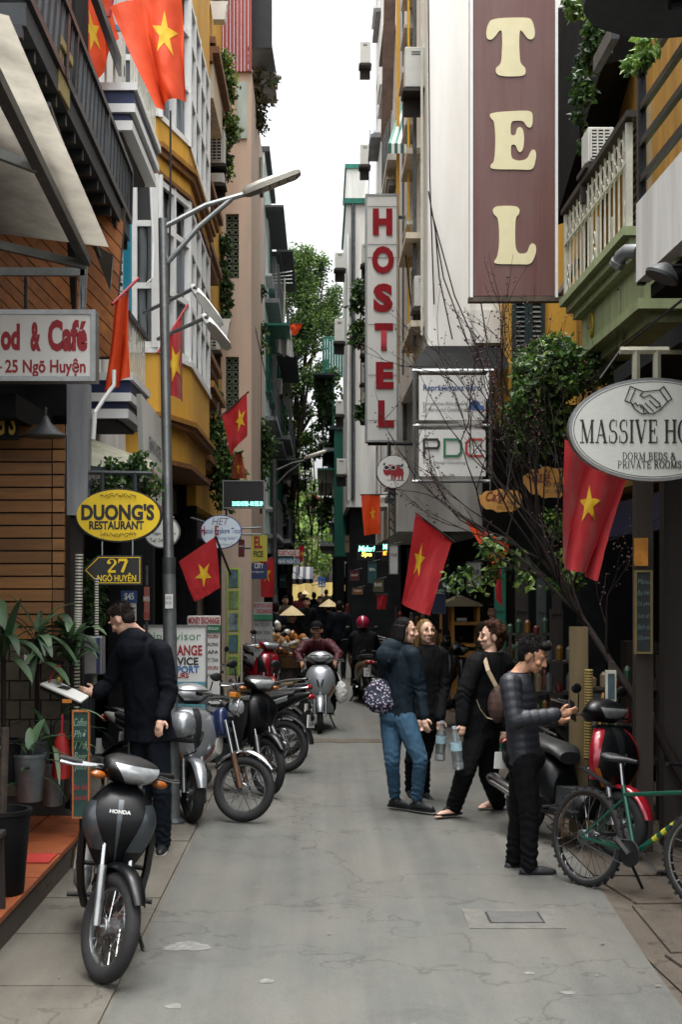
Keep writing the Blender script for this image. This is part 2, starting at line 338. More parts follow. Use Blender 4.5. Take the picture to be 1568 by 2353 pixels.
b = MB(); b.bb((.9, 8.52, -.02), (1.48, 9.02, .0085)); b.build('surround', mat('concrete_pale', '585752', .85, var=.25, scale=8), mh)
b = MB(); b.bb((1.05, 8.66, .0), (1.36, 8.92, .0115)); b.build('cover', m_iron, mh)
b = MB(); b.bb((1.035, 8.645, 0), (1.375, 8.66, .010)); b.bb((1.035, 8.92, 0), (1.375, 8.935, .010)); b.bb((1.035, 8.66, 0), (1.05, 8.92, .010)); b.bb((1.36, 8.66, 0), (1.375, 8.92, .010)); b.build('frame', mat('gap_black', '151515', .9), mh)

# ------------------------------------------------------------------ shared materials
m_dark = mat('dark_interior', '191b1c', .85, var=.4, scale=3, spec=.15)  # shade of the street-side interiors is put into this dark colour
m_dark2 = mat('dark_brown', '241d18', .7, var=.3)
m_white = mat('white_plaster', 'd4d4d0', .8, var=.1, scale=2.5, streak=.4, dirt='85827a')
m_whiteclean = mat('white_paint', 'd8dad8', .5, var=.06)
m_grey = mat('grey_plaster', '83868a', .8, streak=.3)
m_yel = mat('ochre_plaster', 'd09f38', .75, var=.1, scale=2, streak=.3, dirt='7d5c1c')
m_yeld = mat('ochre_dark', '96671d', .7, streak=.25)
m_brown = mat('brown_cornice', '7a4e22', .6, var=.3)
m_peach = mat('peach_plaster', 'c6b09f', .8, var=.08, scale=1.5, streak=.3, dirt='85776a')
m_green = mat('pale_green_plaster', '8f9a70', .75, var=.2, streak=.3, dirt='4c5138')
m_mint = mat('mint_plaster', 'b6c8c2', .8, streak=.25)
m_blk = mat('black_steel', '1d2024', .45, .3, var=.3)
m_steel = mat('galvanised', '8f9494', .42, .8, var=.2)
m_steeld = mat('weathered_steel', '55585a', .5, .6, var=.3)
m_red = mat('red_sheet', '9c4743', .55, .2, streak=.2)
m_glass = mat('window_glass', '1c2226', .08, 0, var=0, bump=0, spec=.8)
m_curt = mat('grey_curtain', '70767a', .8, streak=.35)
m_teal = mat('teal_paint', '1f7f98', .55, var=.15)
m_blue = mat('navy_paint', '1d2c55', .5, var=.2)
m_canvas = leafmat('awning_canvas', 'a9a497', .5)
m_plank = wood('cedar_plank', '90592f', (1, 1, 1), 9)
m_slat = wood('orange_slat', '7a5328', (.1, 1, 1), 16)
m_rail = mat('cream_iron', 'c3c2b4', .55, .1, var=.25, dirt='5f5a48')
m_tarp = mat('dark_tarp', '2c3336', .7, streak=.3)
m_gtin = mat('green_tin', '1f6a5a', .5, .3, streak=.25)

def louvre(parent, M, w, h, n, m_f, m_s, nm='shutter'):       # M: local x right, y up, z out
    b = MB(); t = .05
    for x in (-w / 2 + t / 2, w / 2 - t / 2): b.box((x, 0, 0), (t, h, .05), M)
    for y_ in (-h / 2 + t / 2, h / 2 - t / 2): b.box((0, y_, 0), (w - 2 * t, t, .05), M)
    b.box((0, 0, -.03), (w - .02, h - .02, .01), M)
    s_ = b.build(nm, m_f, parent)
    for i in range(n):
        q = MB(); y_ = -h / 2 + t + (h - 2 * t) * (i + .5) / n
        q.box((0, 0, 0), (w - 2 * t, (h - 2 * t) / n * .9, .012), M @ Matrix.Translation((0, y_, 0)) @ Matrix.Rotation(R(-38), 4, 'X')); q.build('louvre_slat', m_s, s_)
    return s_
def window(parent, M, w, h, m_f, m_g, cols=2, rows=2, fr=.05, depth=.06, sill=True):
    b = MB()
    for x in (-w / 2 + fr / 2, w / 2 - fr / 2): b.box((x, 0, 0), (fr, h, depth), M)
    for y_ in (-h / 2 + fr / 2, h / 2 - fr / 2): b.box((0, y_, 0), (w - 2 * fr, fr, depth), M)
    for i in range(1, cols): b.box((-w / 2 + w * i / cols, 0, 0), (fr * .8, h - 2 * fr, depth * .8), M)
    for i in range(1, rows): b.box((0, -h / 2 + h * i / rows, 0), (w - 2 * fr, fr * .8, depth * .7), M)
    f = b.build('window', m_f, parent)
    for i in range(cols):
        for j in range(rows):
            q = MB(); q.box((-w / 2 + w * (i + .5) / cols, -h / 2 + h * (j + .5) / rows, -depth * .2), (w / cols - fr * .8, h / rows - fr * .7, .008), M); q.build('pane', m_g, f)
    if sill: b = MB(); b.box((0, -h / 2 - .03, .05), (w + .12, .05, .16), M); b.build('sill', m_f, f)
    return f
SIDE_L = lambda y0, z0, x0: Matrix.Translation((x0, y0, z0)) @ Matrix.Rotation(R(90), 4, 'Z') @ Matrix.Rotation(R(90), 4, 'X')     # faces +x
SIDE_R = lambda y0, z0, x0: Matrix.Translation((x0, y0, z0)) @ Matrix.Rotation(R(-90), 4, 'Z') @ Matrix.Rotation(R(90), 4, 'X')    # faces -x

m_void = mat('unlit_room', '141617', .9, var=.3, scale=2, spec=.1)  # near-black colour stands in for the missing light inside the shops
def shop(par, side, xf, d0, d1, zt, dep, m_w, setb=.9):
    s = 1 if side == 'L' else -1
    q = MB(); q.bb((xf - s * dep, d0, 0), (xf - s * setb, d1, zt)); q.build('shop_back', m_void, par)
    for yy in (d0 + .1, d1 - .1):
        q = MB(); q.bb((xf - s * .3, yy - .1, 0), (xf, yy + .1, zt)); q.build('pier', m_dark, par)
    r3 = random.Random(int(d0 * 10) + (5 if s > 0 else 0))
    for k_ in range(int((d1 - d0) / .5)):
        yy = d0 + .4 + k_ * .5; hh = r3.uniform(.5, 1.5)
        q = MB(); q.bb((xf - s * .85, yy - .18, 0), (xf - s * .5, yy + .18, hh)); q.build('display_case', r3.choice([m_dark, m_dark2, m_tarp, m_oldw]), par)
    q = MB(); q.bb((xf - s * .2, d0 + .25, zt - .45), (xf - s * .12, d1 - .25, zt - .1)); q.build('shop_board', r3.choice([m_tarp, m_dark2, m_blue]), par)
m_oldw = wood('old_timber', '241c14', (1, 1, .06), 12)
# ------------------------------------------------------------------ cafe on the left
cafe = T('cafe_building', 'timber clad cafe with diagonal planks and slatted pier at the left edge', 'building', (-2.6, 11, 0))
b = MB(); b.bb((-4.2, 6, 0), (-4.0, 12.8, 7)); b.build('back_wall', m_dark, cafe)
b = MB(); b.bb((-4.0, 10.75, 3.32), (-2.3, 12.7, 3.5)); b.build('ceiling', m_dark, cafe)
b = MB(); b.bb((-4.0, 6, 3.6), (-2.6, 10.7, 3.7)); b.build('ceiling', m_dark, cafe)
b = MB(); b.bb((-4.0, 11.5, .2), (-2.16, 12.8, 3.3)); b.build('pier_core', m_dark2, cafe)
pier = MB(); pier.bb((-4.0, 11.42, .2), (-2.06, 11.5, 3.31)); pier = pier.build('pier_wall', m_dark2, cafe)
z = 1.62
while z < 3.28:
    q = MB(); q.bb((-3.6, 11.375 - rnd.uniform(0, .006), z), (-2.145 + rnd.uniform(-.004, .004), 11.418, z + .088)); q.build('slat', m_slat, pier)
    q = MB(); q.bb((-2.135, 11.36, z), (-2.045 + rnd.uniform(-.004, .004), 11.418, z + .088)); q.build('slat', m_slat, pier); z += .1015
# tiled lower wall behind the plants
m_dtile = mat('brown_wall_tile', '4a4436', .7, var=.3)
for r_ in range(8):
    for c_ in range(9):
        q = MB(); q.bb((-3.55 + c_ * .165 + .08 * (r_ % 2), 11.39, .36 + r_ * .155), (-3.55 + c_ * .165 + .15 + .08 * (r_ % 2), 11.42, .36 + r_ * .155 + .142)); q.build('tile', m_dtile, pier)
b = MB(); b.beam((-1.98, 11.7, 2.62), (-1.98, 11.7, 3.7), .17, .2); b.build('column', m_grey, cafe)
b = MB(); b.beam((-2.0, 11.72, .2), (-2.0, 11.72, 2.62), .1, .1); b.build('column', m_dark2, cafe)
# upper wood bulkhead with diagonal planks
A = P(-60, 470, 11.2); B_ = P(285, 470, 13.0); C_ = P(258, 820, 12.7); D_ = P(-60, 820, 11.0)
def quadpt(u, v): return A.lerp(B_, u).lerp(D_.lerp(C_, u), v)
bk = MB(); off = Vector((0, .05, 0)); bk.add([p + off for p in (A, B_, C_, D_)] + [p + off * 3 for p in (A, B_, C_, D_)], [(0, 1, 2, 3), (4, 7, 6, 5), (0, 4, 5, 1), (1, 5, 6, 2), (2, 6, 7, 3), (3, 7, 4, 0)])
bulk = bk.build('bulkhead', m_dark2, cafe)
def clip_poly(poly, f):
    out = []
    for i in range(len(poly)):
        p, q = poly[i], poly[(i + 1) % len(poly)]; a, c = f(p), f(q)
        if a >= 0: out.append(p)
        if (a >= 0) != (c >= 0): t_ = a / (a - c); out.append((p[0] + (q[0] - p[0]) * t_, p[1] + (q[1] - p[1]) * t_))
    return out
W_, H_ = 1.24, 1.25; sl_ = .95
i = -9
while i < 16:
    k0, k1 = i * .115, i * .115 + .105
    poly = [(0, 0), (W_, 0), (W_, H_), (0, H_)]
    poly = clip_poly(poly, lambda p: p[1] - sl_ * p[0] - k0); poly = clip_poly(poly, lambda p: k1 - (p[1] - sl_ * p[0])) if poly else poly
    if len(poly) > 2:
        q = MB(); vs_ = [quadpt(p[0] / W_, p[1] / H_) for p in poly]; dy = Vector((0, -.02 - rnd.uniform(0, .01), 0)); n_ = len(vs_)
        q.add([v_ + dy for v_ in vs_] + [v_ + Vector((0, .045, 0)) for v_ in vs_], [tuple(range(n_)), tuple(range(n_, 2 * n_))[::-1]] + [(a_, a_ + n_, (a_ + 1) % n_ + n_, (a_ + 1) % n_) for a_ in range(n_)])
        q.build('plank', m_plank, bulk)
    i += 1
b = MB(); pp = [P(212, 560, 12.2), P(262, 590, 12.4), P(255, 672, 12.4)]; b.add([p + Vector((0, -.06, 0)) for p in pp] + pp, [(0, 1, 2), (3, 5, 4), (0, 3, 4, 1), (1, 4, 5, 2), (2, 5, 3, 0)]); b.build('opening', m_glass, bulk)
b = MB(); b.bb((-4.2, 12.2, 3.5), (-2.1, 12.9, 9)); b.build('upper_wall', m_dark, cafe)
# black balcony above
bal = T('steel_balcony', 'black steel balcony railing with close vertical bars at top left', 'balcony', P(298, 509, 13.6))
n0, n1 = P(60, -12, 8.6), P(298, 509, 13.6); t0, t1 = P(75, -180, 8.6), P(300, 396, 13.6)
b = MB(); b.beam(n0, n1, .05, .06); b.build('bottom_rail', m_blk, bal)
b = MB(); b.beam(t0, t1, .05, .05); b.build('top_rail', m_blk, bal)
for i in range(52):
    u = i / 51; q = MB(); q.beam(n0.lerp(n1, u), t0.lerp(t1, u), .018 if i % 17 else .05); q.build('bar', m_blk if i % 2 else mat('grey_bar', '4a5054', .5, .4), bal)
b = MB(); b.beam(P(205, -45, 11.5), P(280, 166, 13.6), .06, .09); b.build('upper_rail', m_blk, bal)
sA, sB = n0 + Vector((0, 0, -.05)), n1 + Vector((0, 0, -.05)); inn = Vector((-1.3, 0, 0))
b = MB(); dn = Vector((0, 0, -.14)); b.add([sA, sB, sB + inn, sA + inn, sA + dn, sB + dn, sB + inn + dn, sA + inn + dn], [(0, 1, 2, 3), (7, 6, 5, 4), (0, 4, 5, 1), (1, 5, 6, 2), (2, 6, 7, 3), (3, 7, 4, 0)]); b.build('floor_slab', mat('balcony_floor', '33373a', .8), bal)
for i in range(14):
    u = i / 13; q = MB(); p = sA.lerp(sB, u) + dn; q.beam(p + Vector((-.02, 0, -.04)), p + inn + Vector((0, 0, -.04)), .05, .08); q.build('joist', m_blk, bal)
b = MB(); b.beam(P(140, 180, 9.9), P(150, -60, 9.9), .09); b.build('post', m_blk, bal)
pl = T('flower_box', 'stained yellow concrete flower box on the black balcony', 'planter', P(95, 155, 9.6))
b = MB(); c = P(97, 95, 9.7); b.box(c + Vector((0, .2, -.18)), (.24, .4, .32)); b.build('box', mat('stained_cream', '9c8b55', .85, var=.3, scale=9, dirt='2a2a22'), pl, bevel=.01)
b = MB(); b.box(c + Vector((0, .2, 0)), (.28, .44, .07)); b.build('rim', mat('stained_cream', '9c8b55'), pl, bevel=.01)
# canvas awning with steel frame
aw = T('canvas_awning', 'beige canvas awning on a grey steel frame at the top left corner', 'awning', P(190, 620, 10.9))
q0, q1 = P(20, 28, 7.2), P(250, 562, 10.7); L0, L1 = q0 + Vector((-1.6, 0, .35)), q1 + Vector((-1.35, -.1, .12))
b = sheet(lambda u, v: L0.lerp(L1, v).lerp(q0.lerp(q1, v), u) + Vector((0, 0, .03 * math.sin(u * PI * 3) * math.sin(v * PI * 4) - .02 * u)), 16, 20); b.build('canvas', m_canvas, aw, smooth=2)
g0, g1 = P(-30, 140, 7.4), P(198, 602, 10.6)
b = MB(); b.beam(g0, g1, .07, .07); b.build('rafter', m_steeld, aw)
for (a_, c_) in ((P(-40, 340, 8.7), P(86, 388, 8.8)), (P(-40, 555, 10.1), P(196, 610, 10.6)), (P(-40, 625, 10.9), P(196, 626, 10.9))):
    b = MB(); b.beam(a_, c_, .05, .06); b.build('cross_bar', m_steel, aw)
b = MB(); b.beam(P(194, 600, 10.9), P(189, 716, 10.9), .05, .05); b.build('post', m_steel, aw)
b = MB(); b.beam(P(110, 240, 9.0), P(228, 590, 11.4), .03, .03); b.build('edge_cable', m_blk, aw)

# ------------------------------------------------------------------ white and blue guesthouse
gh = T('white_guesthouse', 'white guesthouse with navy trimmed balconies behind the cafe', 'building', (-2.5, 15, 0))
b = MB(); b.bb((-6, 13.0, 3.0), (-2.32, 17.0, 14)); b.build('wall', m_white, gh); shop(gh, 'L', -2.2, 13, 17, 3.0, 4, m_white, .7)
for zz in (5.5, 8.0):
    louvre(gh, SIDE_L(14.0, zz, -2.28), .8, 1.5, 16, m_teal, m_teal)
def deco_balcony(nx, fx, ny, fy, dn_, df, hr, dx, label, railm, topm, wear=False):
    # nx,ny: near front corner pixel at distance dn_;  depth of slab profile along -z
    r_ = T('balcony', label, 'balcony', P(nx, ny, dn_))
    a, c = P(nx, ny, dn_), P(fx, fy, df); z = (a.z + c.z) / 2; X = (a.x + c.x) / 2
    for i, (ins, z0, z1, mm) in enumerate(((0, 0, .07, m_whiteclean), (.035, -.12, 0, m_blue), (.02, -.2, -.12, m_whiteclean), (.07, -.27, -.2, m_blue), (.05, -.36, -.27, m_whiteclean))):
        q = MB(); q.bb((X - dx, a.y + ins, z + z0), (X - ins, c.y, z + z1)); q.build('moulding', mm, r_)
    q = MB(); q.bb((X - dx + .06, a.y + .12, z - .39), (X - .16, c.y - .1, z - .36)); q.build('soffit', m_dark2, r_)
    n = int((c.y - a.y) / .16)
    for i in range(n + 1):
        q = MB(); yy = a.y + .04 + (c.y - a.y - .08) * i / n; q.beam((X - .06, yy, z + .07), (X - .06, yy, z + .07 + hr), .014); q.build('baluster', railm, r_)
        if i % 3 == 1:
            q = MB(); q.ring((X - .06, yy + .04, z + .07 + hr * .72), .045, .008, 12, 5, Matrix.Translation((X - .06, yy + .04, z + .07 + hr * .72)) @ Matrix.Rotation(R(90), 4, 'Z') @ Matrix.Translation(-Vector((X - .06, yy + .04, z + .07 + hr * .72)))); q.build('scroll', railm, r_)
    for i in range(int(dx / .08)):
        q = MB(); q.beam((X - .06 - .08 * i, a.y + .04, z + .07), (X - .06 - .08 * i, a.y + .04, z + .07 + hr), .02); q.build('baluster', railm, r_)
    q = MB(); q.beam((X - .06, a.y, z + .09 + hr), (X - .06, c.y, z + .09 + hr), .06, .05); q.beam((X - dx, a.y + .04, z + .09 + hr), (X - .06, a.y + .04, z + .09 + hr), .05, .05); q.build('handrail', topm, r_)
    return r_
deco_balcony(316, 369, 199, 361, 13.3, 15.3, .5, .6, 'upper navy and white balcony with teal handrail left of the ochre bay', m_rail, m_teal)
deco_balcony(312, 340, 885, 905, 13.6, 15.0, .55, 1.0, 'lower navy and white balcony with cream rusty railing behind the orange flag', m_rail, m_blk)
# turquoise shutter panel and striped blind beside it
q = MB(); a = P(283, 735, 14.2); q.bb((a.x, 14.2, a.z), (P(300, 735, 14.2).x, 14.3, P(290, 505, 14.2).z)); tag(q.build('shutter_panel', mat('turquoise', '1590ab', .5, streak=.15)), 'tall turquoise panel between plank cladding and curtained window', 'shutter')
sb = T('roller_blind', 'small black and white striped blind beside turquoise panel', 'blind', P(276, 700, 14.1))
for i in range(11):
    q = MB(); z = P(0, 735 - i * 13, 14.1).z; q.bb((P(262, 0, 14.1).x, 14.08, z), (P(281, 0, 14.1).x, 14.14, z + .028)); q.build('blind_slat', m_whiteclean if i % 2 else m_blk, sb)

# ------------------------------------------------------------------ ochre bay building
ob = T('ochre_bay_house', 'ochre yellow house with white framed bay windows behind the lamp post', 'building', (-2.4, 19, 0))
y0, y1, y2 = 17.0, 18.2, 21.4; xa, xb, xc = -2.5, -1.93, -1.66
def bay(z0, z1, ins, m_, nm, par=ob):
    q = MB(); pl_ = [(xa - 2.5, y0 + ins), (xb - ins * .6, y0 + ins), (xc - ins, y1 + ins * .5), (xc - ins, y2), (xa - 2.5, y2)]
    q.prism(pl_, I4, z1 - z0, z0); return q.build(nm, m_, par)
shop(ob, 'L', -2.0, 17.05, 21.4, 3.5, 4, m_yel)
bay(3.5, 3.56, -.02, m_brown, 'cornice'); bay(3.56, 3.97, .06, m_yel, 'bay_base')
bay(3.97, 4.03, -.05, m_brown, 'cornice'); bay(4.03, 4.09, -.09, m_yeld, 'cornice'); bay(4.09, 4.80, 0, m_yel, 'bay_wall'); bay(4.80, 4.86, -.03, m_whiteclean, 'sill')
bay(4.86, 6.93, .1, m_glass, 'bay_glazing')
bay(6.93, 6.98, -.03, m_brown, 'cornice'); bay(6.98, 7.16, 0, m_yel, 'bay_wall'); bay(7.16, 7.24, -.06, m_brown, 'cornice'); bay(7.24, 7.30, -.1, m_yeld, 'cornice'); bay(7.3, 7.62, .02, m_yel, 'bay_wall')
bay(7.62, 9.6, .1, m_glass, 'bay_glazing'); bay(9.6, 13, 0, m_yel, 'bay_wall')
q = MB(); q.bb((-6, 17.4, 3.5), (-2.4, 21.4, 13.5)); q.build('wall', m_yel, ob)
# bay window frames and curtains
def frames(z0, z1, par):
    segs = [((xa, y0), (xb, y0), 2), ((xb, y0), (xc, y1), 2), ((xc, y1), (xc, y2), 4)]
    for (p, e, n_) in segs:
        p3, e3 = Vector((*p, z0)), Vector((*e, z0)); dd = (e3 - p3); nn = Vector((dd.y, -dd.x, 0)).normalized()
        fr = MB()
        for i in range(n_ + 1):
            a = p3 + dd * i / n_ - nn * .03; fr.beam(a, a + Vector((0, 0, z1 - z0)), .1 if i in (0, n_) else .06, .08, nn)
        f = fr.build('window_frame', m_whiteclean, par)
        for k_ in (0.02, .36, .72, .97):
            q = MB(); a = p3 + Vector((0, 0, (z1 - z0) * k_)) - nn * .02; q.beam(a, a + dd, .05, .07); q.build('transom', m_whiteclean, f)
        for i in range(n_):
            for s_ in range(2):
                q = MB(); a = p3 + dd * (i + .3 + .38 * s_) / n_ - nn * .07
                q.tube([a + Vector((.01 * math.sin(k_ * 9 + i), 0, (z1 - z0) * k_ * .7)) for k_ in [j / 6 for j in range(7)]], .05, 7); q.build('curtain', m_curt, f)
frames(4.86, 6.93, ob); frames(7.62, 9.6, ob)
# second ochre part further along with deep brown cornices
oc = T('ochre_corner_house', 'narrow ochre house with stacked brown cornices beside the air conditioners', 'building', (-2, 23, 0))
q = MB(); q.bb((-5, 21.4, 3.2), (-1.86, 27.0, 14)); q.build('wall', m_yel, oc); shop(oc, 'L', -1.86, 21.4, 26.9, 3.2, 3, m_yel)
for zz, k_ in ((3.9, .2), (5.0, .26), (8.1, .22), (10.05, .34), (10.2, .28), (7.2, .2), (5.5, .2)):
    q = MB(); q.bb((-1.86, 21.5, zz), (-1.86 + k_, 24.2, zz + .1)); q.bb((-1.86, 21.5, zz - .12), (-1.86 + k_ * .7, 24.2, zz)); q.build('cornice', m_brown if zz != 5.0 else m_yeld, oc)
q = MB(); q.bb((-1.86, 21.6, 9.4), (-1.62, 23.6, 9.92)); q.build('balcony_box', mat('cream_wall', 'cfc3ae', .8, streak=.2), oc)
for zz in (6.6, 4.5, 8.9):
    window(oc, SIDE_L(22.6, zz, -1.84), .9, 1.1, m_whiteclean, m_glass)

# ------------------------------------------------------------------ peach building with breeze blocks
pb = T('peach_building', 'tall peach rendered building with patterned vents and red sheet cladding on top', 'building', (-1.7, 28, 0))
x0, x1 = P(497, 0, 27).x, P(578, 0, 27).x; Z = lambda y_, d=27: P(0, y_, d).z
vents = [(492, 640), (820, 1010)]
vx0, vx1 = P(519, 0, 27).x, P(549, 0, 27).x
q = MB(); q.bb((vx1, 27, 0), (x1, 27.25, Z(165))); q.build('wall', m_peach, pb)
q = MB(); q.bb((-6, 27, 0), (vx0, 27.25, Z(165))); q.build('wall', m_peach, pb)
for (a_, c_) in ((165, 492), (640, 820), (1010, 1680)):
    q = MB(); q.bb((vx0, 27.003, max(0, Z(c_))), (vx1, 27.25, Z(a_))); q.build('wall', m_peach, pb)
q = MB(); q.bb((-6, 27.25, 0), (x1, 33, Z(165))); q.build('side_wall', m_peach, pb)
m_brz = mat('breeze_block', '6d7a66', .85, var=.3)
for (a_, c_) in vents:
    q = MB(); q.bb((vx0, 27.15, Z(c_)), (vx1, 27.24, Z(a_))); q.build('vent_back', m_dark, pb)
    n_ = int((Z(a_) - Z(c_)) / .125)
    for i in range(n_):
        for j in range(2):
            cx = vx0 + (vx1 - vx0) * (j + .5) / 2; cz = Z(c_) + (Z(a_) - Z(c_)) * (i + .5) / n_
            q = MB(); M = facing((cx, 27.06, cz)); q.ring((cx, 27.06, cz), .042, .012, 10, 5); q.beam((cx - .06, 27.06, cz + .058), (cx + .06, 27.06, cz + .058), .012); q.beam((cx - .058, 27.06, cz - .06), (cx - .058, 27.06, cz + .06), .012); q.build('breeze_block', m_brz, pb)
for i in range(11):
    q = MB(); xx = P(494, 0, 27).x - .04 + i * .068; q.bb((xx, 26.93, Z(168)), (xx + .06, 27.0, 15)); q.build('sheet_panel', m_red, pb, bevel=.012)
q = MB(); q.bb((P(545, 0, 27).x, 26.96, Z(320)), (P(568, 0, 27).x, 27, Z(190))); q.build('shutter', m_mint, pb)
# overhanging dark roof
rf = T('roof_canopy', 'dark corrugated roof canopy hanging over the lane at the top', 'canopy', P(600, 60, 28))
a = P(574, 128, 28); e = P(627, 128, 28)
q = MB(); q.bb((a.x, 27.6, a.z), (e.x, 27.64, 15)); q.build('fascia', m_blk, rf)
for i in range(13):
    q = MB(); q.beam((a.x - .01 + (e.x - a.x) * i / 12, 27.64, a.z + .02), (a.x + (e.x - a.x) * i / 12, 31, 12.9), .03, .02); q.build('corrugation', m_tarp, rf)
q = MB(); q.bb((a.x, 27.66, a.z + .05), (e.x, 31, a.z + .09)); q.build('roof_sheet', m_tarp, rf)

# ------------------------------------------------------------------ further houses on the left
def stack_house(side, label, xf, d0, d1, ztop, m_w, floors, canopy, seed, group=None, dep=4):
    r2 = random.Random(seed); s = 1 if side == 'L' else -1
    h_ = T('narrow_house', label, 'building', (xf, (d0 + d1) / 2, 0), group)
    q = MB(); q.bb((xf - s * dep, d0, 2.75), (xf, d1, ztop)); q.build('wall', m_w, h_)
    shop(h_, side, xf, d0, d1, 2.75, dep, m_w)
    q = MB(); q.bb((xf - s * dep, d0 - .06, ztop), (xf + s * .12, d1 + .06, ztop + .12)); q.build('roof', m_tarp, h_)
    M = SIDE_L if side == 'L' else SIDE_R
    z = 3.1
    for f_ in range(floors):
        w_ = (d1 - d0) * .3
        for k_ in (.28, .72):
            window(h_, M(d0 + (d1 - d0) * k_, z + 1.35, xf + s * .02), w_, 1.3, m_whiteclean if r2.random() < .5 else m_gtin, m_glass, 2, 1 + (f_ % 2))
        if canopy:
            q = MB(); o_ = r2.uniform(.3, .6); q.bb((xf, d0 + .1, z + 2.15), (xf + s * o_, d1 - .1, z + 2.2)); q.build('awning', r2.choice([m_tarp, m_gtin, m_steeld]), h_)
        b_ = r2.uniform(.22, .45); q = MB(); q.bb((xf, d0 + .2, z - .05), (xf + s * b_, d1 - .2, z + .05)); q.build('balcony_slab', m_grey, h_)
        n_ = int((d1 - d0) / .22)
        for i in range(n_):
            q = MB(); yy = d0 + .25 + (d1 - d0 - .5) * i / (n_ - 1); q.beam((xf + s * (b_ - .03), yy, z + .05), (xf + s * (b_ - .03), yy, z + .8), .022); q.build('baluster', m_steeld, h_)
        q = MB(); q.beam((xf + s * (b_ - .03), d0 + .2, z + .82), (xf + s * (b_ - .03), d1 - .2, z + .82), .04); q.build('handrail', m_steeld, h_)
        z += 2.75
    return h_
stack_house('L', 'pale mint house with stacked balconies right after the peach building', -1.28, 33, 37.5, 12.0, m_mint, 3, True, 3)
stack_house('L', 'grey house with dark awnings beside the climbing tree', -1.15, 37.5, 43, 10.6, m_grey, 3, True, 5)
stack_house('L', 'dark end house behind the big climbing tree', -1.2, 43, 52, 9.2, m_grey, 2, True, 9)
stack_house('L', 'low corner house at the far end of the lane on the left', -1.6, 52, 60, 6.5, m_peach, 1, True, 12)

# ------------------------------------------------------------------ right side
# hostel at the right edge
hb = T('dark_hostel', 'dark timber hostel front with black railing at the right edge', 'building', (3, 9, 0))
q = MB(); q.bb((4.1, 5, 0), (4.3, 11.4, 8)); q.build('back_wall', m_dark, hb)
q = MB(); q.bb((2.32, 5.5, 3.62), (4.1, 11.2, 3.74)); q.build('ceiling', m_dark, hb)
m_oldwood = wood('old_timber', '241c14', (1, 1, .06), 12)
for (xx, yy, w_) in ((1478, 10.9, .13), (1545, 11.1, .16)):
    q = MB(); X = P(xx, 0, yy).x; q.bb((X - w_ / 2, yy - w_ / 2, 0), (X + w_ / 2, yy + w_ / 2, 3.62)); q.build('post', m_oldwood, hb)
for i in range(11):
    q = MB(); q.bb((3.3 + .01 * (i % 2), 11.2 - i * .28, 0), (3.36, 11.46 - i * .28 , 3.6)); q.build('board', m_oldwood, hb)
q = MB(); a, c = P(1455, 655, 10.6), P(1640, 470, 8.2)
X = 2.36; q.add([(X, 10.6, P(0, 650, 10.6).z), (X, 7.2, P(0, 652, 10.6).z), (X, 7.2, P(0, 480, 10.6).z + .02), (X, 10.6, P(0, 470, 10.6).z), (X + .1, 10.6, P(0, 650, 10.6).z), (X + .1, 7.2, P(0, 652, 10.6).z), (X + .1, 7.2, P(0, 480, 10.6).z + .02), (X + .1, 10.6, P(0, 470, 10.6).z)], [(0, 1, 2, 3), (7, 6, 5, 4), (0, 4, 5, 1), (1, 5, 6, 2), (2, 6, 7, 3), (3, 7, 4, 0)]); q.build('balcony_panel', m_white, hb)
zf = P(0, 655, 10.6).z
q = MB(); q.bb((2.47, 7.2, zf - .1), (4.1, 10.6, zf)); q.build('balcony_slab', m_dark, hb)
for k_ in range(4):
    q = MB(); zz = P(0, 415 - k_ * 82, 10.6).z; q.beam((2.4, 10.58, zz), (2.4, 6.6, zz), .04, .05); q.build('rail', m_blk, hb)
q = MB(); q.beam((2.4, 10.6, zf), (2.4, 10.6, 6.2), .06); q.build('rail_post', m_blk, hb)
q = MB(); q.beam((2.4, 8.9, zf), (2.4, 8.9, 6.2), .05); q.build('rail_post', m_blk, hb)
q = MB(); q.bb((3.2, 6, zf), (3.3, 10.9, 8.5)); q.build('upper_wall', m_dark, hb)
# green balcony house
gb = T('green_balcony_house', 'old yellow house with pale green balcony cornice above the hanging oval sign', 'building', (2.8, 12.5, 0))
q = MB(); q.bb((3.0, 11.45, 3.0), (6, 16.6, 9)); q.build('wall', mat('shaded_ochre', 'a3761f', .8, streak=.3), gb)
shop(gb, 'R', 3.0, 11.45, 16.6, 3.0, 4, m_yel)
zb = P(0, 700, 14).z
def corn(z0, z1, x_, ins, nm='cornice', m_=m_green):
    q = MB(); q.bb((x_, 11.05 + ins, z0), (3.05, 14.0 - ins, z1)); return q.build(nm, m_, gb)
corn(zb - .03, zb + .04, 2.36, 0); corn(zb - .1, zb - .03, 2.42, .04); corn(zb - .17, zb - .1, 2.48, .08); corn(zb - .5, zb - .17, 2.56, .14, 'balcony_fascia'); corn(zb - .58, zb - .5, 2.5, .1)
q = MB(); q.bb((2.62, 11.3, zb - .66), (3.05, 13.8, zb - .58)); q.build('soffit', m_green, gb)
q = MB(); q.ring((0, 0, 0), .075, .02, 20, 8, Matrix.Translation((2.55, 13.3, zb - .33)) @ Matrix.Rotation(R(90), 4, 'Z') @ Matrix.Diagonal((.8, 1, 1.35, 1))); q.build('medallion', mat('gilt', '8a7a22', .5, .5), gb)
br = T('iron_railing', 'cream wrought iron railing with scrolls on the green balcony', 'railing', (2.42, 12.5, zb))
N = 15
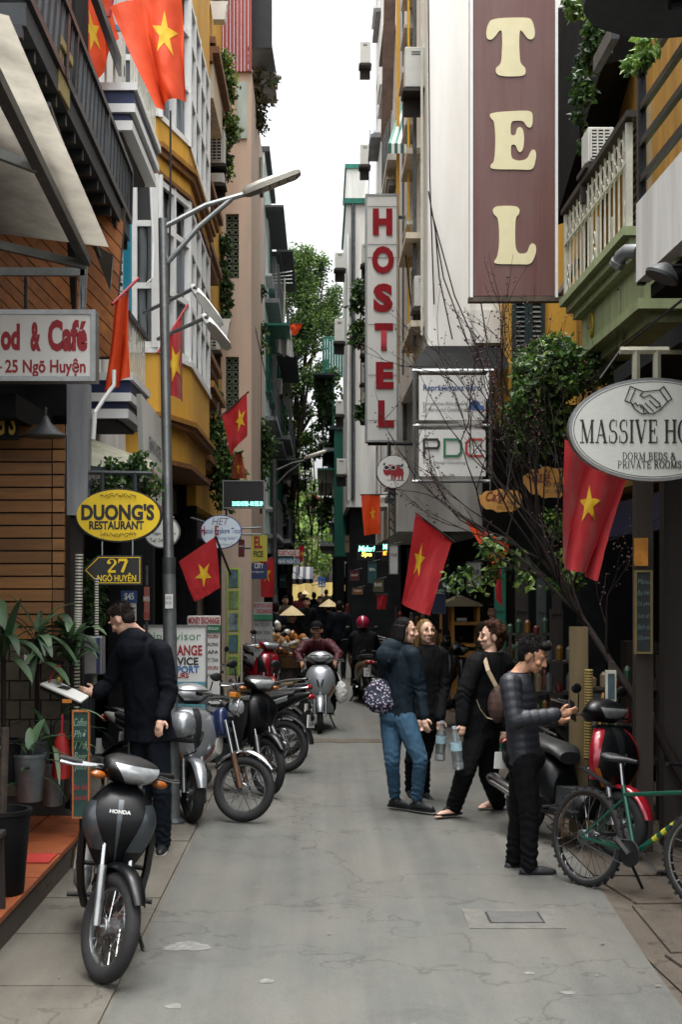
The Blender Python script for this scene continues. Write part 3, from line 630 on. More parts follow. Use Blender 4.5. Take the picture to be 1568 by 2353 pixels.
for i in range(N + 1):
    yy = 11.12 + 2.8 * i / N; q = MB(); q.beam((2.42, yy, zb + .04), (2.42, yy, zb + .86), .014 if i % 15 else .05); q.build('baluster', m_rail, br)
    if i < N:
        for (zc, rr) in ((zb + .74, .07), (zb + .6, .055)) + (((zb + .3, .05), (zb + .16, .05)) if i % 7 == 0 else ()):
            q = MB(); q.ring((0, 0, 0), rr, .008, 14, 5, Matrix.Translation((2.42, yy + .093, zc)) @ Matrix.Rotation(R(90), 4, 'Z')); q.build('scroll', m_rail, br)
q = MB(); q.beam((2.42, 11.0, zb + .9), (2.42, 14.0, zb + .9), .09, .05); q.build('handrail', m_dark2, br)
q = MB(); q.beam((2.4, 11.1, zb + .55), (2.4, 13.9, zb + .56), .016); q.build('middle_rail', m_rail, br)
q = MB(); q.beam((2.42, 11.1, zb + .06), (2.42, 13.95, zb + .06), .03); q.build('bottom_rail', m_rail, br)
for i in range(8):
    q = MB(); q.beam((2.46 + .07 * i, 14.0, zb + .04), (2.46 + .07 * i, 14.0, zb + .86), .02); q.build('baluster', m_rail, br)
# yellow pier and louvred shutters next to the sign
q = MB(); q.bb((P(1362, 0, 15).x, 14.95, zb), (P(1378, 0, 15).x, 15.05, 9)); q.build('pilaster', m_yel, gb)
louvre(gb, SIDE_R(15.6, 5.6, 2.98), .8, 1.7, 20, mat('faded_shutter', '8b7a5c', .7), mat('faded_shutter', '8b7a5c'))
louvre(gb, SIDE_R(13.2, 5.6, 2.98), .8, 1.7, 20, mat('faded_shutter', '8b7a5c', .7), mat('faded_shutter', '8b7a5c'))
q = MB(); q.beam((P(1280, 0, 15).x, 15, P(0, 350, 15).z), (P(1322, 0, 15).x, 15, P(0, 600, 15).z), .015); q.build('yellow_pipe', mat('yellow_pipe', 'c79a1e', .5), gb)
# dark eaves between hotel sign and balcony
ev = T('tiled_eaves', 'dark overhanging eaves above the cream iron railing', 'eaves', (2.9, 12, 6.5))
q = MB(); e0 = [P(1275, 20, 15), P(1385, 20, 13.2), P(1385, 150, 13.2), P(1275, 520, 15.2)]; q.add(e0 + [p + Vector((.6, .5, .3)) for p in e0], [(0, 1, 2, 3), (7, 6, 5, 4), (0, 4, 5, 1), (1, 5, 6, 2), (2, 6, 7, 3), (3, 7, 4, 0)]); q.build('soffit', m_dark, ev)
for i in range(0):
    q = MB(); u = i / 8; a = P(1275, 20, 15).lerp(P(1275, 515, 15.2), u); q.beam(a + Vector((-.02, -.05, .04)), P(1385, 30, 13.2).lerp(P(1385, 150, 13.2), u) + Vector((0, -.05, 0)), .05, .08); q.build('rafter', m_dark2, ev)
q = MB(); q.beam(P(1372, 150, 12), P(1415, 70, 10.5), .06, .12); q.build('fascia', m_steeld, ev)
# shuttered house and white tower behind the hotel sign
sh = T('shuttered_house', 'ochre house with dark green louvred shutters behind the hotel sign', 'building', (2.5, 17.3, 0))
q = MB(); q.bb((P(1168, 0, 17.3).x, 17.3, 4.15), (5, 18.9, 9)); q.build('wall', m_yel, sh)
m_gsh = mat('dark_green_shutter', '16302f', .5, var=.2)
for (xx0, xx1) in ((1180, 1215), (1216, 1254)):
    cx = (P(xx0, 0, 17.2).x + P(xx1, 0, 17.2).x) / 2; cz = P(0, 775, 17.2).z
    louvre(sh, facing((cx, 17.25, cz)), .2, 1.5, 24, m_gsh, m_gsh if xx0 == 1180 else mat('grey_slat', '5c5f58', .6))
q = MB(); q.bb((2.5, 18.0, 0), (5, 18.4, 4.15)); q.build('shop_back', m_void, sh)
wt = T('white_tower_house', 'tall white rendered house behind the brown hotel sign', 'building', (2, 19, 0))
X0, X1 = P(984, 0, 18).x, P(1172, 0, 18).x; z0 = P(0, 795, 18).z
q = MB(); q.bb((X0, 18, z0), (X1 - .5, 24, 16)); q.build('wall', mat('white_tower_plaster', 'dcdcd8', .7, var=.1, scale=2.2, streak=.2, dirt='a09c92'), wt)
q = MB(); q.bb((X1 - .5, 18.02, z0), (X1, 24, 16)); q.build('wall', m_white, wt)
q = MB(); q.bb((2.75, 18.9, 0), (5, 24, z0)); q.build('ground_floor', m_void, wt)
q = MB(); q.bb((2.5, 18.3, 0), (2.7, 18.5, z0)); q.build('pier', m_dark, wt)
q = MB(); a = [P(950, 848, 17.0), P(1170, 848, 17.0), P(1168, 797, 18), P(985, 797, 18)]; q.add(a + [p + Vector((0, .1, .05)) for p in a], [(0, 1, 2, 3), (7, 6, 5, 4), (0, 4, 5, 1), (1, 5, 6, 2), (2, 6, 7, 3), (3, 7, 4, 0)]); q.build('sheet_awning', m_dark, wt)
q = MB(); q.bb((P(1090, 0, 17.9).x, 17.93, P(0, 790, 18).z), (P(1150, 0, 18).x, 18.0, P(0, 715, 18).z)); q.build('window_box', m_white, wt)
for i in range(6):        # side wall pipes and ledges seen edge on
    q = MB(); q.beam((X0 - .05 - .03 * (i % 3), 18.4 + i * .9, z0 + .2), (X0 - .05 - .03 * (i % 3), 18.4 + i * .9, 13), .03 + .02 * (i % 2)); q.build('drain_pipe', [m_rail, m_steeld, m_yel][i % 3], wt)
for i in range(5):
    q = MB(); q.bb((X0 - .18 - .04 * (i % 2), 18.6 + .4 * i, 5.4 + 1.25 * i), (X0, 20.8, 5.48 + 1.25 * i)); q.build('ledge', mat('cream_wall', 'cfc3ae'), wt)
    window(wt, SIDE_R(20.2 + .3 * i, 6.1 + 1.5 * i, X0 - .02), .8, .9, m_rail, m_glass)
hw = T('cream_hostel_house', 'cream and white house carrying the vertical hostel sign', 'building', (1.7, 27, 0))
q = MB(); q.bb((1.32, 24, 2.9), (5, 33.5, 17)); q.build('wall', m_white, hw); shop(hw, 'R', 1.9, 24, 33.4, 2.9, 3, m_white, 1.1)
for k_ in range(5):
    for j in range(3):
        q = MB(); q.bb((1.32 - .12 - .1 * ((k_ + j) % 2), 24.6 + j * 3, 3.5 + k_ * 2.7), (1.32, 26.4 + j * 3, 3.58 + k_ * 2.7)); q.build('ledge', m_white if j % 2 else m_grey, hw)
        window(hw, SIDE_R(25.5 + j * 3, 4.4 + k_ * 2.7, 1.3), 1.1, 1.3, m_whiteclean, m_glass)
for i in range(7):
    q = MB(); q.beam((1.2, 24.3 + .5 * i, 9.4), (1.2, 24.3 + .5 * i, 11.6), .02); q.build('roof_rail', m_steeld, hw)
q = MB(); q.bb((1.15, 24.1, 9.2), (1.32, 28, 9.3)); q.build('ledge', m_white, hw)
bs_ = T('bamboo_screen', 'rolled brown bamboo screen high on the cream house', 'blind', (1.2, 25, 10))
for i in range(9):
    q = MB(); q.beam((1.04 + .022 * i, 23.9, P(0, 330 - i * 9, 24).z), (1.1 + .022 * i, 23.9, P(0, -30, 24).z), .024, .03); q.build('bamboo_roll', mat('bamboo_brown', '5e4a40', .8, var=.35), bs_)
ga = T('striped_awning', 'green and white striped awning below the high air conditioner', 'awning', P(915, 330, 22.5))
for i in range(8):
    q = MB(); xx0 = P(893 + i * 7, 0, 22.5).x; xx1 = P(900 + i * 7, 0, 22.5).x
    tp = P(925 + i * 5, 230, 23.5); lo = P(893 + i * 7, 330, 22.5)
    q.add([(xx0, 22.5, lo.z), (xx1, 22.5, lo.z), (tp.x + .05, 23.5, tp.z), (tp.x, 23.5, tp.z), (xx0, 22.5, lo.z - .16), (xx1, 22.5, lo.z - .16), (xx0, 22.53, lo.z - .01), (xx1, 22.53, lo.z - .01), (tp.x + .05, 23.52, tp.z - .02), (tp.x, 23.52, tp.z - .02)], [(0, 1, 2, 3), (0, 4, 5, 1), (6, 9, 8, 7)]); q.build('stripe', m_gtin if i % 2 == 0 else m_whiteclean, ga)
sw = T('white_pipe_house', 'slim white house with long grey drain pipe beyond the hostel sign', 'building', (1, 37, 0))
X0 = P(796, 0, 36).x
q = MB(); q.bb((X0, 36, P(0, 1165, 36).z), (4, 41, P(0, 462, 36).z)); q.build('wall', m_white, sw)
q = MB(); q.bb((X0 + .1, 36.2, 0), (4, 41, P(0, 1165, 36).z)); q.build('ground_floor', m_dark, sw)
q = MB(); q.bb((X0 - .05, 35.9, P(0, 470, 36).z), (2, 41, P(0, 458, 36).z)); q.build('roof', m_gtin, sw)
q = MB(); q.bb((P(795, 0, 41).x, 40, P(0, 462, 40).z), (P(845, 0, 40).x, 44, P(0, 385, 40).z)); q.build('roof_room', m_white, sw)
q = MB(); q.bb((P(793, 0, 40).x, 39.95, P(0, 388, 40).z), (P(845, 0, 40).x, 44, P(0, 378, 40).z)); q.build('roof', m_gtin, sw)
q = MB(); q.tube([P(812, 470, 35.95), P(812, 1150, 35.95)], .05, 8); q.build('drain_pipe', m_steeld, sw)
q = MB(); q.tube([P(800, 540, 35.95), P(800, 1150, 35.95)], .035, 8); q.build('drain_pipe', m_whiteclean, sw)
q = MB(); q.bb((P(926, 0, 24).x, 23.9, P(0, 1010, 24).z), (P(934, 0, 24).x, 24, P(0, 350, 24).z)); q.build('downpipe', m_steeld, hw)
stack_house('R', 'green tin clad house at the far end on the right', .42, 41, 47, 6.4, m_gtin, 2, True, 21)
stack_house('R', 'dim far house with hanging planters on the right', .5, 47, 54, 5.6, m_grey, 2, True, 25)
stack_house('R', 'last house before the junction on the right', 1.1, 54, 62, 5.0, m_grey, 1, True, 29)
gt = T('tin_wall', 'green corrugated tin wall above the far lane', 'tin wall', P(765, 820, 44))
a, e = P(741, 868, 43.5), P(795, 775, 43.5)
for i in range(9):
    q = MB(); xx = a.x + (e.x - a.x) * i / 9; q.bb((xx, 43.4, a.z), (xx + (e.x - a.x) / 9 - .01, 43.46, e.z)); q.build('tin_panel', m_gtin, gt, bevel=.015)
# end of the lane
ew = T('yellow_boundary_wall', 'weathered yellow boundary wall across the end of the lane', 'wall', (0, 78, 0))
q = MB(); q.bb((-14, 78, 0), (16, 78.3, P(0, 1338, 78).z)); q.build('wall', mat('old_yellow_wall', 'b59d58', .85, var=.3, scale=1.5, streak=.4, dirt='55503c'), ew)
for i in range(16):
    q = MB(); q.bb((-14 + i * 1.9, 77.9, 0), (-13.75 + i * 1.9, 78.4, 2.1)); q.build('pilaster', mat('old_yellow_wall', 'b59d58'), ew)
for (nm_, lab, xx, ww, zz, mm) in (('far_house', 'pale cream villa beyond the end wall', -9, 9, 7, m_peach), ('far_house', 'ochre villa beyond the end wall on the right', 4.6, 8, 4.6, m_yel)):
    fh = T(nm_, lab, 'building', (xx + ww / 2, 90, 0)); q = MB(); q.bb((xx, 88, 0), (xx + ww, 96, zz)); q.build('wall', mm, fh)
    q = MB(); q.prism([(xx - .4, zz), (xx + ww + .4, zz), (xx + ww / 2, zz + 1.8)], Matrix.Translation((0, 96, 0)) @ Matrix.Rotation(R(90), 4, 'X'), 8.4); q.build('roof', m_red, fh)
    for i in range(4): window(fh, facing((xx + ww * (i + .5) / 4, 87.98, zz * .6)), 1, 1.4, m_whiteclean, m_glass)

# loose litter on the ground
r5 = random.Random(77); b = MB(); b2 = []
for i in range(150):
    x_ = r5.choice((r5.uniform(-1.8, -.9), r5.uniform(1.5, 2.6), r5.uniform(-1, 1.9))); y_ = r5.uniform(6, 22); a = r5.uniform(0, 6); s = r5.uniform(.008, .025)
    b.add([(x_ + s * math.cos(a + k) * r5.uniform(.5, 1), y_ + s * math.sin(a + k) * r5.uniform(.5, 1), .014 + r5.uniform(0, .006)) for k in (0, 1.5, 3, 4.6)], [(0, 1, 2, 3)])
o = b.build('litter', mat('paper_scrap', '7a7264', .8, var=.5, scale=3)); tag(o, 'scattered leaves and paper scraps on the lane', 'litter', kind='stuff')
# ------------------------------------------------------------------ signs
m_signw = mat('sign_white', 'c9cac6', .45, var=.05, scale=3, bump=.02, streak=.14, dirt='8e8c84')
m_alu = mat('aluminium_frame', '8a8c8c', .35, .8, var=.15)
m_ired = mat('sign_red', '8c0f1c', .6, var=.1, bump=0)
m_ink = mat('sign_black', '141414', .5, var=0, bump=0)
m_inkg = mat('sign_grey', '5a5c60', .5, var=0, bump=0)
m_inkb = mat('sign_blue', '1d3f6e', .5, var=0, bump=0)
m_yelsign = mat('sign_yellow', 'd8b70d', .45, var=.05, bump=0, streak=.1, dirt='8a7a20')
def board(par, x0, y0, x1, y1, d, t, m_f, m_r, fr=.025, nm='panel'):
    a, e = P(x0, y1, d), P(x1, y0, d)
    q = MB(); q.bb((a.x + fr * .5, d, a.z + fr * .5), (e.x - fr * .5, d + t, e.z - fr * .5)); q.build(nm, m_f, par)
    if m_r:
        q = MB(); y0_, y1_ = d - .012, d + t + .006
        q.bb((a.x, y0_, a.z), (a.x + fr, y1_, e.z)); q.bb((e.x - fr, y0_, a.z), (e.x, y1_, e.z)); q.bb((a.x + fr, y0_ + .001, a.z), (e.x - fr, y1_, a.z + fr)); q.bb((a.x + fr, y0_ + .001, e.z - fr), (e.x - fr, y1_, e.z)); q.build('frame', m_r, par)
def ptxt(s, x0, y0, x1, y1, d, m, par, bold=0, shear=0, t=.004, fn=text, **k):
    a, e = P(x0, y1, d), P(x1, y0, d); c = (a + e) / 2
    if fn is text: return text(s, facing(c), e.x - a.x, e.z - a.z, m, par, bold=bold, shear=shear, t=t, **k)
    return fn(s, facing(c), e.x - a.x, e.z - a.z, m, par, t=t, **k)
def brackets(par, pts, r=.015, m=None, nm='bracket'):
    for a, e in pts:
        q = MB(); q.tube([a, e], r, 6); q.build(nm, m or m_steeld, par)
# cafe light box
s_ = T('cafe_sign', 'white light box sign reading od and Café above 25 Ngõ Huyện', 'sign', P(80, 875, 10.4))
board(s_, -170, 712, 220, 876, 10.4, .16, m_signw, m_alu, .035)
ptxt('od', 2, 744, 46, 806, 10.4, m_ired, s_, .05); ptxt('&', 70, 740, 94, 808, 10.4, m_ired, s_, .05); ptxt('Café', 110, 735, 201, 808, 10.4, m_ired, s_, .05)
ptxt('Fo', -60, 744, -6, 806, 10.4, m_ired, s_, .03)
ptxt('25 Ngõ Huyện', 12, 824, 197, 866, 10.4, m_ired, s_, .025); ptxt('·', 0, 842, 5, 848, 10.4, m_ired, s_)
brackets(s_, [(P(60, 716, 10.5), P(60, 640, 11.0)), (P(190, 716, 10.5), P(190, 640, 11.0))])
# dim yellow NG'S sign
s_ = T('letter_sign', "dim yellow NG'S lettering on the dark beam under the cafe sign", 'sign', P(10, 960, 11.0))
q = MB(); a = P(-60, 1010, 11.02); e = P(40, 915, 11.02); q.bb((a.x, 11.02, a.z), (e.x, 11.08, e.z)); q.build('panel', m_dark, s_)
ptxt("NG'S", -42, 935, 36, 1000, 11.0, mat('dull_yellow', '8f7a16', .5, var=.1), s_, .02)
# conical lamp
s_ = T('pendant_lamp', 'grey conical pendant lamp on the slatted pier', 'lamp', P(105, 1005, 11.1))
q = MB(); q.lathe([(.16, 0), (.165, .012), (.11, .05), (.045, .11), (.02, .16), (.0, .17)], 24, Matrix.Translation(P(105, 1005, 11.1))); q.build('shade', m_steeld, s_, smooth=True)
q = MB(); q.tube([P(105, 958, 11.1), P(105, 938, 11.15), P(105, 940, 11.36)], .012, 6); q.build('arm', m_blk, s_)
# yellow oval
def oval(name, label, cx, cy, rx, ry, d, t, m_f, m_rim, rim=.012, cat='sign'):
    r_ = T(name, label, cat, P(cx, cy + ry, d)); c = P(cx, cy, d); k = d / F
    q = MB(); q.prism(ell(rx * k, ry * k, 56), facing(c), t, -t); q.build('rim', m_rim, r_, smooth=True)
    q = MB(); q.prism(ell(rx * k - rim, ry * k - rim, 56), facing(c), .004, .001); q.build('face', m_f, r_)
    return r_
s_ = oval('oval_sign', "yellow oval DUONG'S RESTAURANT sign hanging under plant covered bracket", 272, 1184, 99, 62, 11.6, .1, m_yelsign, m_ink)
ptxt("DUONG'S", 187, 1158, 355, 1196, 11.6, m_ink, s_, .045, t=.007); ptxt('RESTAURANT', 205, 1197, 331, 1217, 11.6, m_ink, s_, .04, t=.007)
for yy, sg in ((1138, 1), (1229, -1)):
    q = MB(); r3 = random.Random(yy)
    for i in range(44):
        u = (i % 22) / 21 * 2 - 1; c = P(272 + u * 40, yy + sg * (abs(u) * 5 - 2) + r3.uniform(-4, 4), 11.59); q.prism(ell(.006, .004, 6), facing(c) @ Matrix.Rotation(r3.uniform(0, 3), 4, 'Z'), .0012 + i * .0001, .003)
    o = q.build('ornament', mat('ornament_brown', '4a3208', .5, bump=0), s_); o['kind'] = 'stuff'
brackets(s_, [(P(235, 1128, 11.65), P(235, 1085, 11.65)), (P(310, 1128, 11.65), P(310, 1085, 11.65)), (P(165, 1085, 11.65), P(350, 1088, 11.65)), (P(172, 1160, 11.65), P(215, 1100, 11.65)), (P(172, 1180, 11.65), P(172, 1085, 11.65))], .02, m_tarp)
# arrow sign 27
s_ = T('arrow_sign', 'black arrow sign with yellow 27 NGÕ HUYỆN below the yellow oval', 'sign', P(262, 1345, 11.5))
c = P(262, 1310, 11.5); k = 11.5 / F; pl_ = [(-70, 0), (-38, 34), (64, 34), (64, -34), (-38, -34)]
q = MB(); q.prism([(x * k, y * k) for x, y in pl_], facing(c), .05, -.05); q.build('panel', m_ink, s_)
q = MB(); M = facing(c)
op = [(x * k * .94, y * k * .88) for x, y in pl_]; ip = [(x * k * .915, y * k * .83) for x, y in pl_]
for i in range(5):
    j = (i + 1) % 5; q.prism([op[i], op[j], ip[j], ip[i]], M, .002, .001)
q.build('border', m_yelsign, s_)
ptxt('27', 246, 1284, 294, 1315, 11.5, m_yelsign, s_, fn=serif, fat=1.3); ptxt('NGÕ HUYỆN', 224, 1316, 313, 1340, 11.5, m_yelsign, s_, .02)
brackets(s_, [(P(235, 1278, 11.53), P(235, 1245, 11.6)), (P(305, 1278, 11.53), P(305, 1240, 11.6))], .008)
# blue price sign, HOTEL strip, exchange boards
s_ = T('price_sign', 'small blue and white tour price sign behind the bent man', 'sign', P(298, 1430, 12.6))
board(s_, 277, 1355, 316, 1430, 12.6, .02, m_signw, None); q = MB(); a, e = P(278, 1385, 12.59), P(315, 1357, 12.59); q.bb((a.x, 12.585, a.z), (e.x, 12.597, e.z)); q.build('header', m_inkb, s_)
ptxt('$45', 286, 1362, 308, 1380, 12.58, m_signw, s_, .02); ptxt('Halong', 281, 1392, 312, 1404, 12.59, m_inkb, s_, .02); ptxt('tour', 284, 1408, 306, 1420, 12.59, m_inkb, s_)
q = MB(); a = P(298, 1430, 12.61); q.beam((a.x, 12.62, 0), (a.x, 12.62, a.z), .03); q.build('leg', m_steeld, s_)
s_ = T('strip_sign', 'narrow red HOTEL strip sign on the ochre pier', 'sign', P(337, 1425, 13.0)); board(s_, 328, 1345, 346, 1428, 13.0, .03, mat('faded_red', '9c5a4a', .6), None); ptxt('HOTEL', 329, 1408, 345, 1420, 13.0, m_ired, s_, .02); ptxt('MINI', 330, 1370, 344, 1382, 13.0, m_signw, s_, .02)
brackets(s_, [(P(337, 1345, 13.02), P(337, 1300, 13.05)), (P(337, 1428, 13.02), P(337, 1600, 13.02))])
ad = T('advert_board', 'white advisor exchange and airport service board by the lamp post', 'advert board', P(430, 1640, 13.2))
board(ad, 330, 1436, 476, 1645, 13.2, .04, m_signw, m_alu, .012)
ptxt('tripadvisor', 330, 1452, 462, 1476, 13.2, mat('advert_green', '5c8a6a', .5), ad); ptxt('EXCHANGE', 352, 1482, 465, 1506, 13.2, m_ired, ad, .03); ptxt('SERVICE', 372, 1510, 456, 1528, 13.2, m_ink, ad, .03); ptxt('AIRPORT', 374, 1530, 458, 1546, 13.2, mat('advert_blue', '1d5f9a', .5), ad, .03); ptxt('TOURS', 384, 1546, 434, 1558, 13.2, m_ired, ad, .03)
q = MB(); a, e = P(332, 1644, 13.19), P(474, 1566, 13.19); q.bb((a.x, 13.188, a.z), (e.x, 13.197, e.z)); q.build('sea_photo', mat('sea_print', '5c9aa8', .5, var=.4, scale=7), ad)
q = MB(); [q.beam((P(xx, 0, 13.22).x, 13.26, 0), (P(xx, 0, 13.22).x, 13.22, P(0, 1640, 13.2).z), .03) for xx in (340, 470)]; q.build('legs', m_steeld, ad)
mx_ = T('exchange_board', 'MONEY EXCHANGE and tours price board behind the advisor board', 'advert board', P(470, 1600, 15))
board(mx_, 430, 1412, 508, 1620, 15, .04, m_signw, None); 
for (nm_, y0_, y1_, mm) in (('header', 1416, 1436, mat('header_white', 'd0c8c4', .5)), ('green_band', 1437, 1452, mat('band_green', '1f6a4a', .5))):
    q = MB(); a, e = P(431, y1_, 14.99), P(507, y0_, 14.99); q.bb((a.x, 14.985, a.z), (e.x, 14.998, e.z)); q.build(nm_, mm, mx_)
ptxt('MONEY EXCHANGE', 433, 1418, 505, 1433, 14.98, m_ired, mx_, .03); ptxt('TripAdvisor', 452, 1439, 503, 1450, 14.98, m_signw, mx_)
for i, tx in enumerate(('TOURS', 'HALONG', 'SAPA', 'CITY TOUR', 'TOURS', 'VISA')): ptxt(tx, 472, 1458 + i * 18, 502, 1466 + i * 18, 15, m_ired if i % 4 == 0 else m_ink, mx_, .02)
q = MB(); [q.beam((P(xx, 0, 15).x, 15.06, 0), (P(xx, 0, 15).x, 15.02, P(0, 1615, 15).z), .03) for xx in (440, 500)]; q.build('legs', m_steeld, mx_)
eb = T('rate_board', 'grey currency exchange rate board on the pavement further along', 'advert board', P(600, 1600, 22.5))
board(eb, 582, 1382, 628, 1602, 22.5, .05, mat('board_grey', '8a8d8c', .6), None); ptxt('MONEY EXCHANGE', 584, 1386, 627, 1396, 22.5, m_ired, eb, .02); ptxt('EXCHANGE', 590, 1399, 627, 1409, 22.5, m_ired, eb, .03)
q = MB(); a, e = P(583, 1424, 22.49), P(627, 1412, 22.49); q.bb((a.x, 22.48, a.z), (e.x, 22.498, e.z)); q.build('green_band', mat('band_green', '1f6a4a'), eb)
for i in range(8): ptxt(['HALONG BAY', 'SAPA TREK', 'NINH BINH', 'BUS TICKET', 'VISA', 'LAUNDRY', 'MOTORBIKE', 'TRAIN'][i], 586, 1430 + i * 19, 622, 1439 + i * 19, 22.5, m_ink, eb)
q = MB(); [q.beam((P(xx, 0, 22.5).x, 22.55, 0), (P(xx, 0, 22.5).x, 22.55, .4), .04) for xx in (587, 623)]; q.build('legs', m_steeld, eb)
# photo rack in green frames
pr = T('photo_rack', 'yellow green postcard rack of framed tour photos against the shopfront', 'rack', P(536, 1560, 18.5))
for i in range(5):
    y0_ = 1305 + i * 50; a, e = P(522, y0_ + 47, 18.5), P(551, y0_, 18.5); q = MB(); q.bb((a.x, 18.5, a.z), (e.x, 18.54, e.z)); f_ = q.build('photo_frame', mat('lime_frame', '8a9a2a', .6), pr)
    q = MB(); q.bb((a.x + .02, 18.485, a.z + .02), (e.x - .02, 18.499, e.z - .02)); q.build('photo', mat('tour_print_%d' % (i % 3), ['3f5a62', '5c7048', '6b7a82'][i % 3], .4, var=.8, scale=9, bump=0), f_)
q = MB(); [q.beam((P(xx, 0, 18.56).x, 18.58, 0), (P(xx, 0, 18.56).x, 18.58, P(0, 1300, 18.5).z), .03) for xx in (519, 555)]; q.build('uprights', mat('cream_post', '8e8a74', .7), pr)
# grand hotel holiday banner, angled along the lane
gs = T('banner_sign', 'angled white GRAND HOTEL HOLIDAY banner beside the lamp post', 'sign', P(345, 1150, 14.2))
A_, B2, C2, D2 = P(325, 905, 13.4), P(372, 965, 14.6), P(372, 1255, 14.6), P(333, 1130, 13.6)
q = MB(); th = Vector((-.05, .02, 0)); pts_ = [A_, B2, C2, D2]; q.add(pts_ + [p + th for p in pts_], [(0, 1, 2, 3), (7, 6, 5, 4), (0, 4, 5, 1), (1, 5, 6, 2), (2, 6, 7, 3), (3, 7, 4, 0)]); q.build('panel', m_signw, gs)
ux = (B2 - A_).normalized(); uz = Vector((0, 0, 1)); un = ux.cross(uz).normalized(); Mg = Matrix((ux.to_4d(), uz.to_4d(), un.to_4d(), (0, 0, 0, 1))).transposed(); Mg[3] = (0, 0, 0, 1)
for i_ in range(3): Mg[i_][3] = 0
def on_banner(u, v): 
    c = A_.lerp(B2, u).lerp(D2.lerp(C2, u), v); return Matrix.Translation(c) @ Mg
text('GRAND HOTEL', on_banner(.62, .33), .75, .14, m_inkg, gs, bold=.02, t=.006); text('HOLIDAY', on_banner(.62, .62), .75, .22, mat('faded_print_red', 'a86a66', .6), gs, bold=.02, t=.006)
q = MB(); c0 = on_banner(.6, .86); q.box((0, 0, .004), (1.0, .16, .004), c0 @ Matrix.Shear('XZ', 4, (0, 0))); q.build('footer', mat('faded_print_red', 'a86a66'), gs)
# ovals further along
s_ = oval('oval_sign', 'white oval Hanoi Explore Tour sign with dark blue rim', 508, 1222, 48, 39, 15.5, .07, mat('sign_iceblue', 'bcc8d2', .45, var=.05), m_inkb, .01)
ptxt('HET', 487, 1190, 527, 1206, 15.5, m_inkg, s_, .0, .3, t=.007); ptxt('Hanoi Explore Tour', 463, 1213, 555, 1230, 15.5, m_inkb, s_, .01, t=.007); ptxt('H', 462, 1208, 471, 1230, 15.49, m_ired, s_, .02, t=.009); ptxt('E', 494, 1208, 503, 1230, 15.49, m_ired, s_, .02, t=.009); ptxt('Strong belief !', 498, 1232, 546, 1243, 15.5, m_inkb, s_, 0, .2, t=.007); ptxt('Ngo Huyen St', 500, 1248, 536, 1256, 15.5, m_inkg, s_, 0, t=.007)
brackets(s_, [(P(555, 1214, 15.54), P(600, 1212, 15.6)), (P(555, 1228, 15.54), P(600, 1228, 15.6)), (P(470, 1200, 15.54), P(440, 1190, 15.8))], .012)
s_ = oval('oval_sign', 'round white hotel sign half hidden behind the yellow oval', 372, 1222, 42, 38, 13.6, .06, m_signw, m_alu)
ptxt('A', 352, 1190, 362, 1202, 13.6, m_ired, s_, .02, t=.007); ptxt('31 Ngo Huyen', 336, 1222, 404, 1231, 13.6, m_ink, s_, t=.007); ptxt('Tel: 04 3828', 344, 1237, 400, 1246, 13.6, m_ink, s_, t=.007)
brackets(s_, [(P(400, 1190, 13.64), P(330, 1170, 13.64))])
# LED board
s_ = T('led_board', 'black LED board with green 30 NGO HUYEN phone line', 'sign', P(560, 1168, 19.5))
board(s_, 512, 1104, 608, 1168, 19.5, .12, mat('led_black', '07080a', .4, var=0, bump=0), m_alu, .012)
ptxt('30 NGO HUYEN - 090 5555 309', 534, 1152, 604, 1163, 19.5, mat('led_green', '7fe8c8', .5, var=0, bump=0, emit=1.2), s_, .03)
brackets(s_, [(P(520, 1168, 19.56), P(520, 1195, 19.6)), (P(600, 1168, 19.56), P(600, 1180, 19.6))])
# EL / FICE / CITY vertical sign
s_ = T('vertical_sign', 'yellow and navy EL FICE CITY vertical sign beside lamp post', 'sign', P(598, 1330, 23))
board(s_, 576, 1228, 616, 1292, 23, .08, mat('sign_olive', 'a8a13c', .5, var=.1), None); board(s_, 576, 1293, 616, 1332, 23, .08, m_blue, None, nm='lower_panel')
ptxt('EL', 584, 1232, 603, 1260, 23, m_ired, s_, .04); ptxt('FICE', 583, 1266, 605, 1280, 23, m_ink, s_, .03); ptxt('CITY', 585, 1294, 606, 1306, 23, m_signw, s_, .02)
ptxt('tourism@gmail.com', 578, 1311, 606, 1317, 23, m_signw, s_); brackets(s_, [(P(576, 1260, 23.05), P(555, 1260, 23.1))])
s_ = T('guesthouse_sign', 'red white and blue GUESTHOUSE 51 NHA NGHI 51 sign', 'sign', P(664, 1298, 27))
board(s_, 638, 1262, 690, 1279, 27, .07, m_signw, None); board(s_, 638, 1280, 690, 1298, 27, .07, mat('sign_steelblue', '35627e', .5), None, nm='lower_panel')
ptxt('GUESTHOUSE 51', 640, 1265, 689, 1276, 27, m_ired, s_, .03); ptxt('NHÀ NGHỈ 51', 640, 1282, 688, 1295, 27, m_signw, s_, .02)
brackets(s_, [(P(638, 1280, 27.03), P(628, 1280, 27.03))])
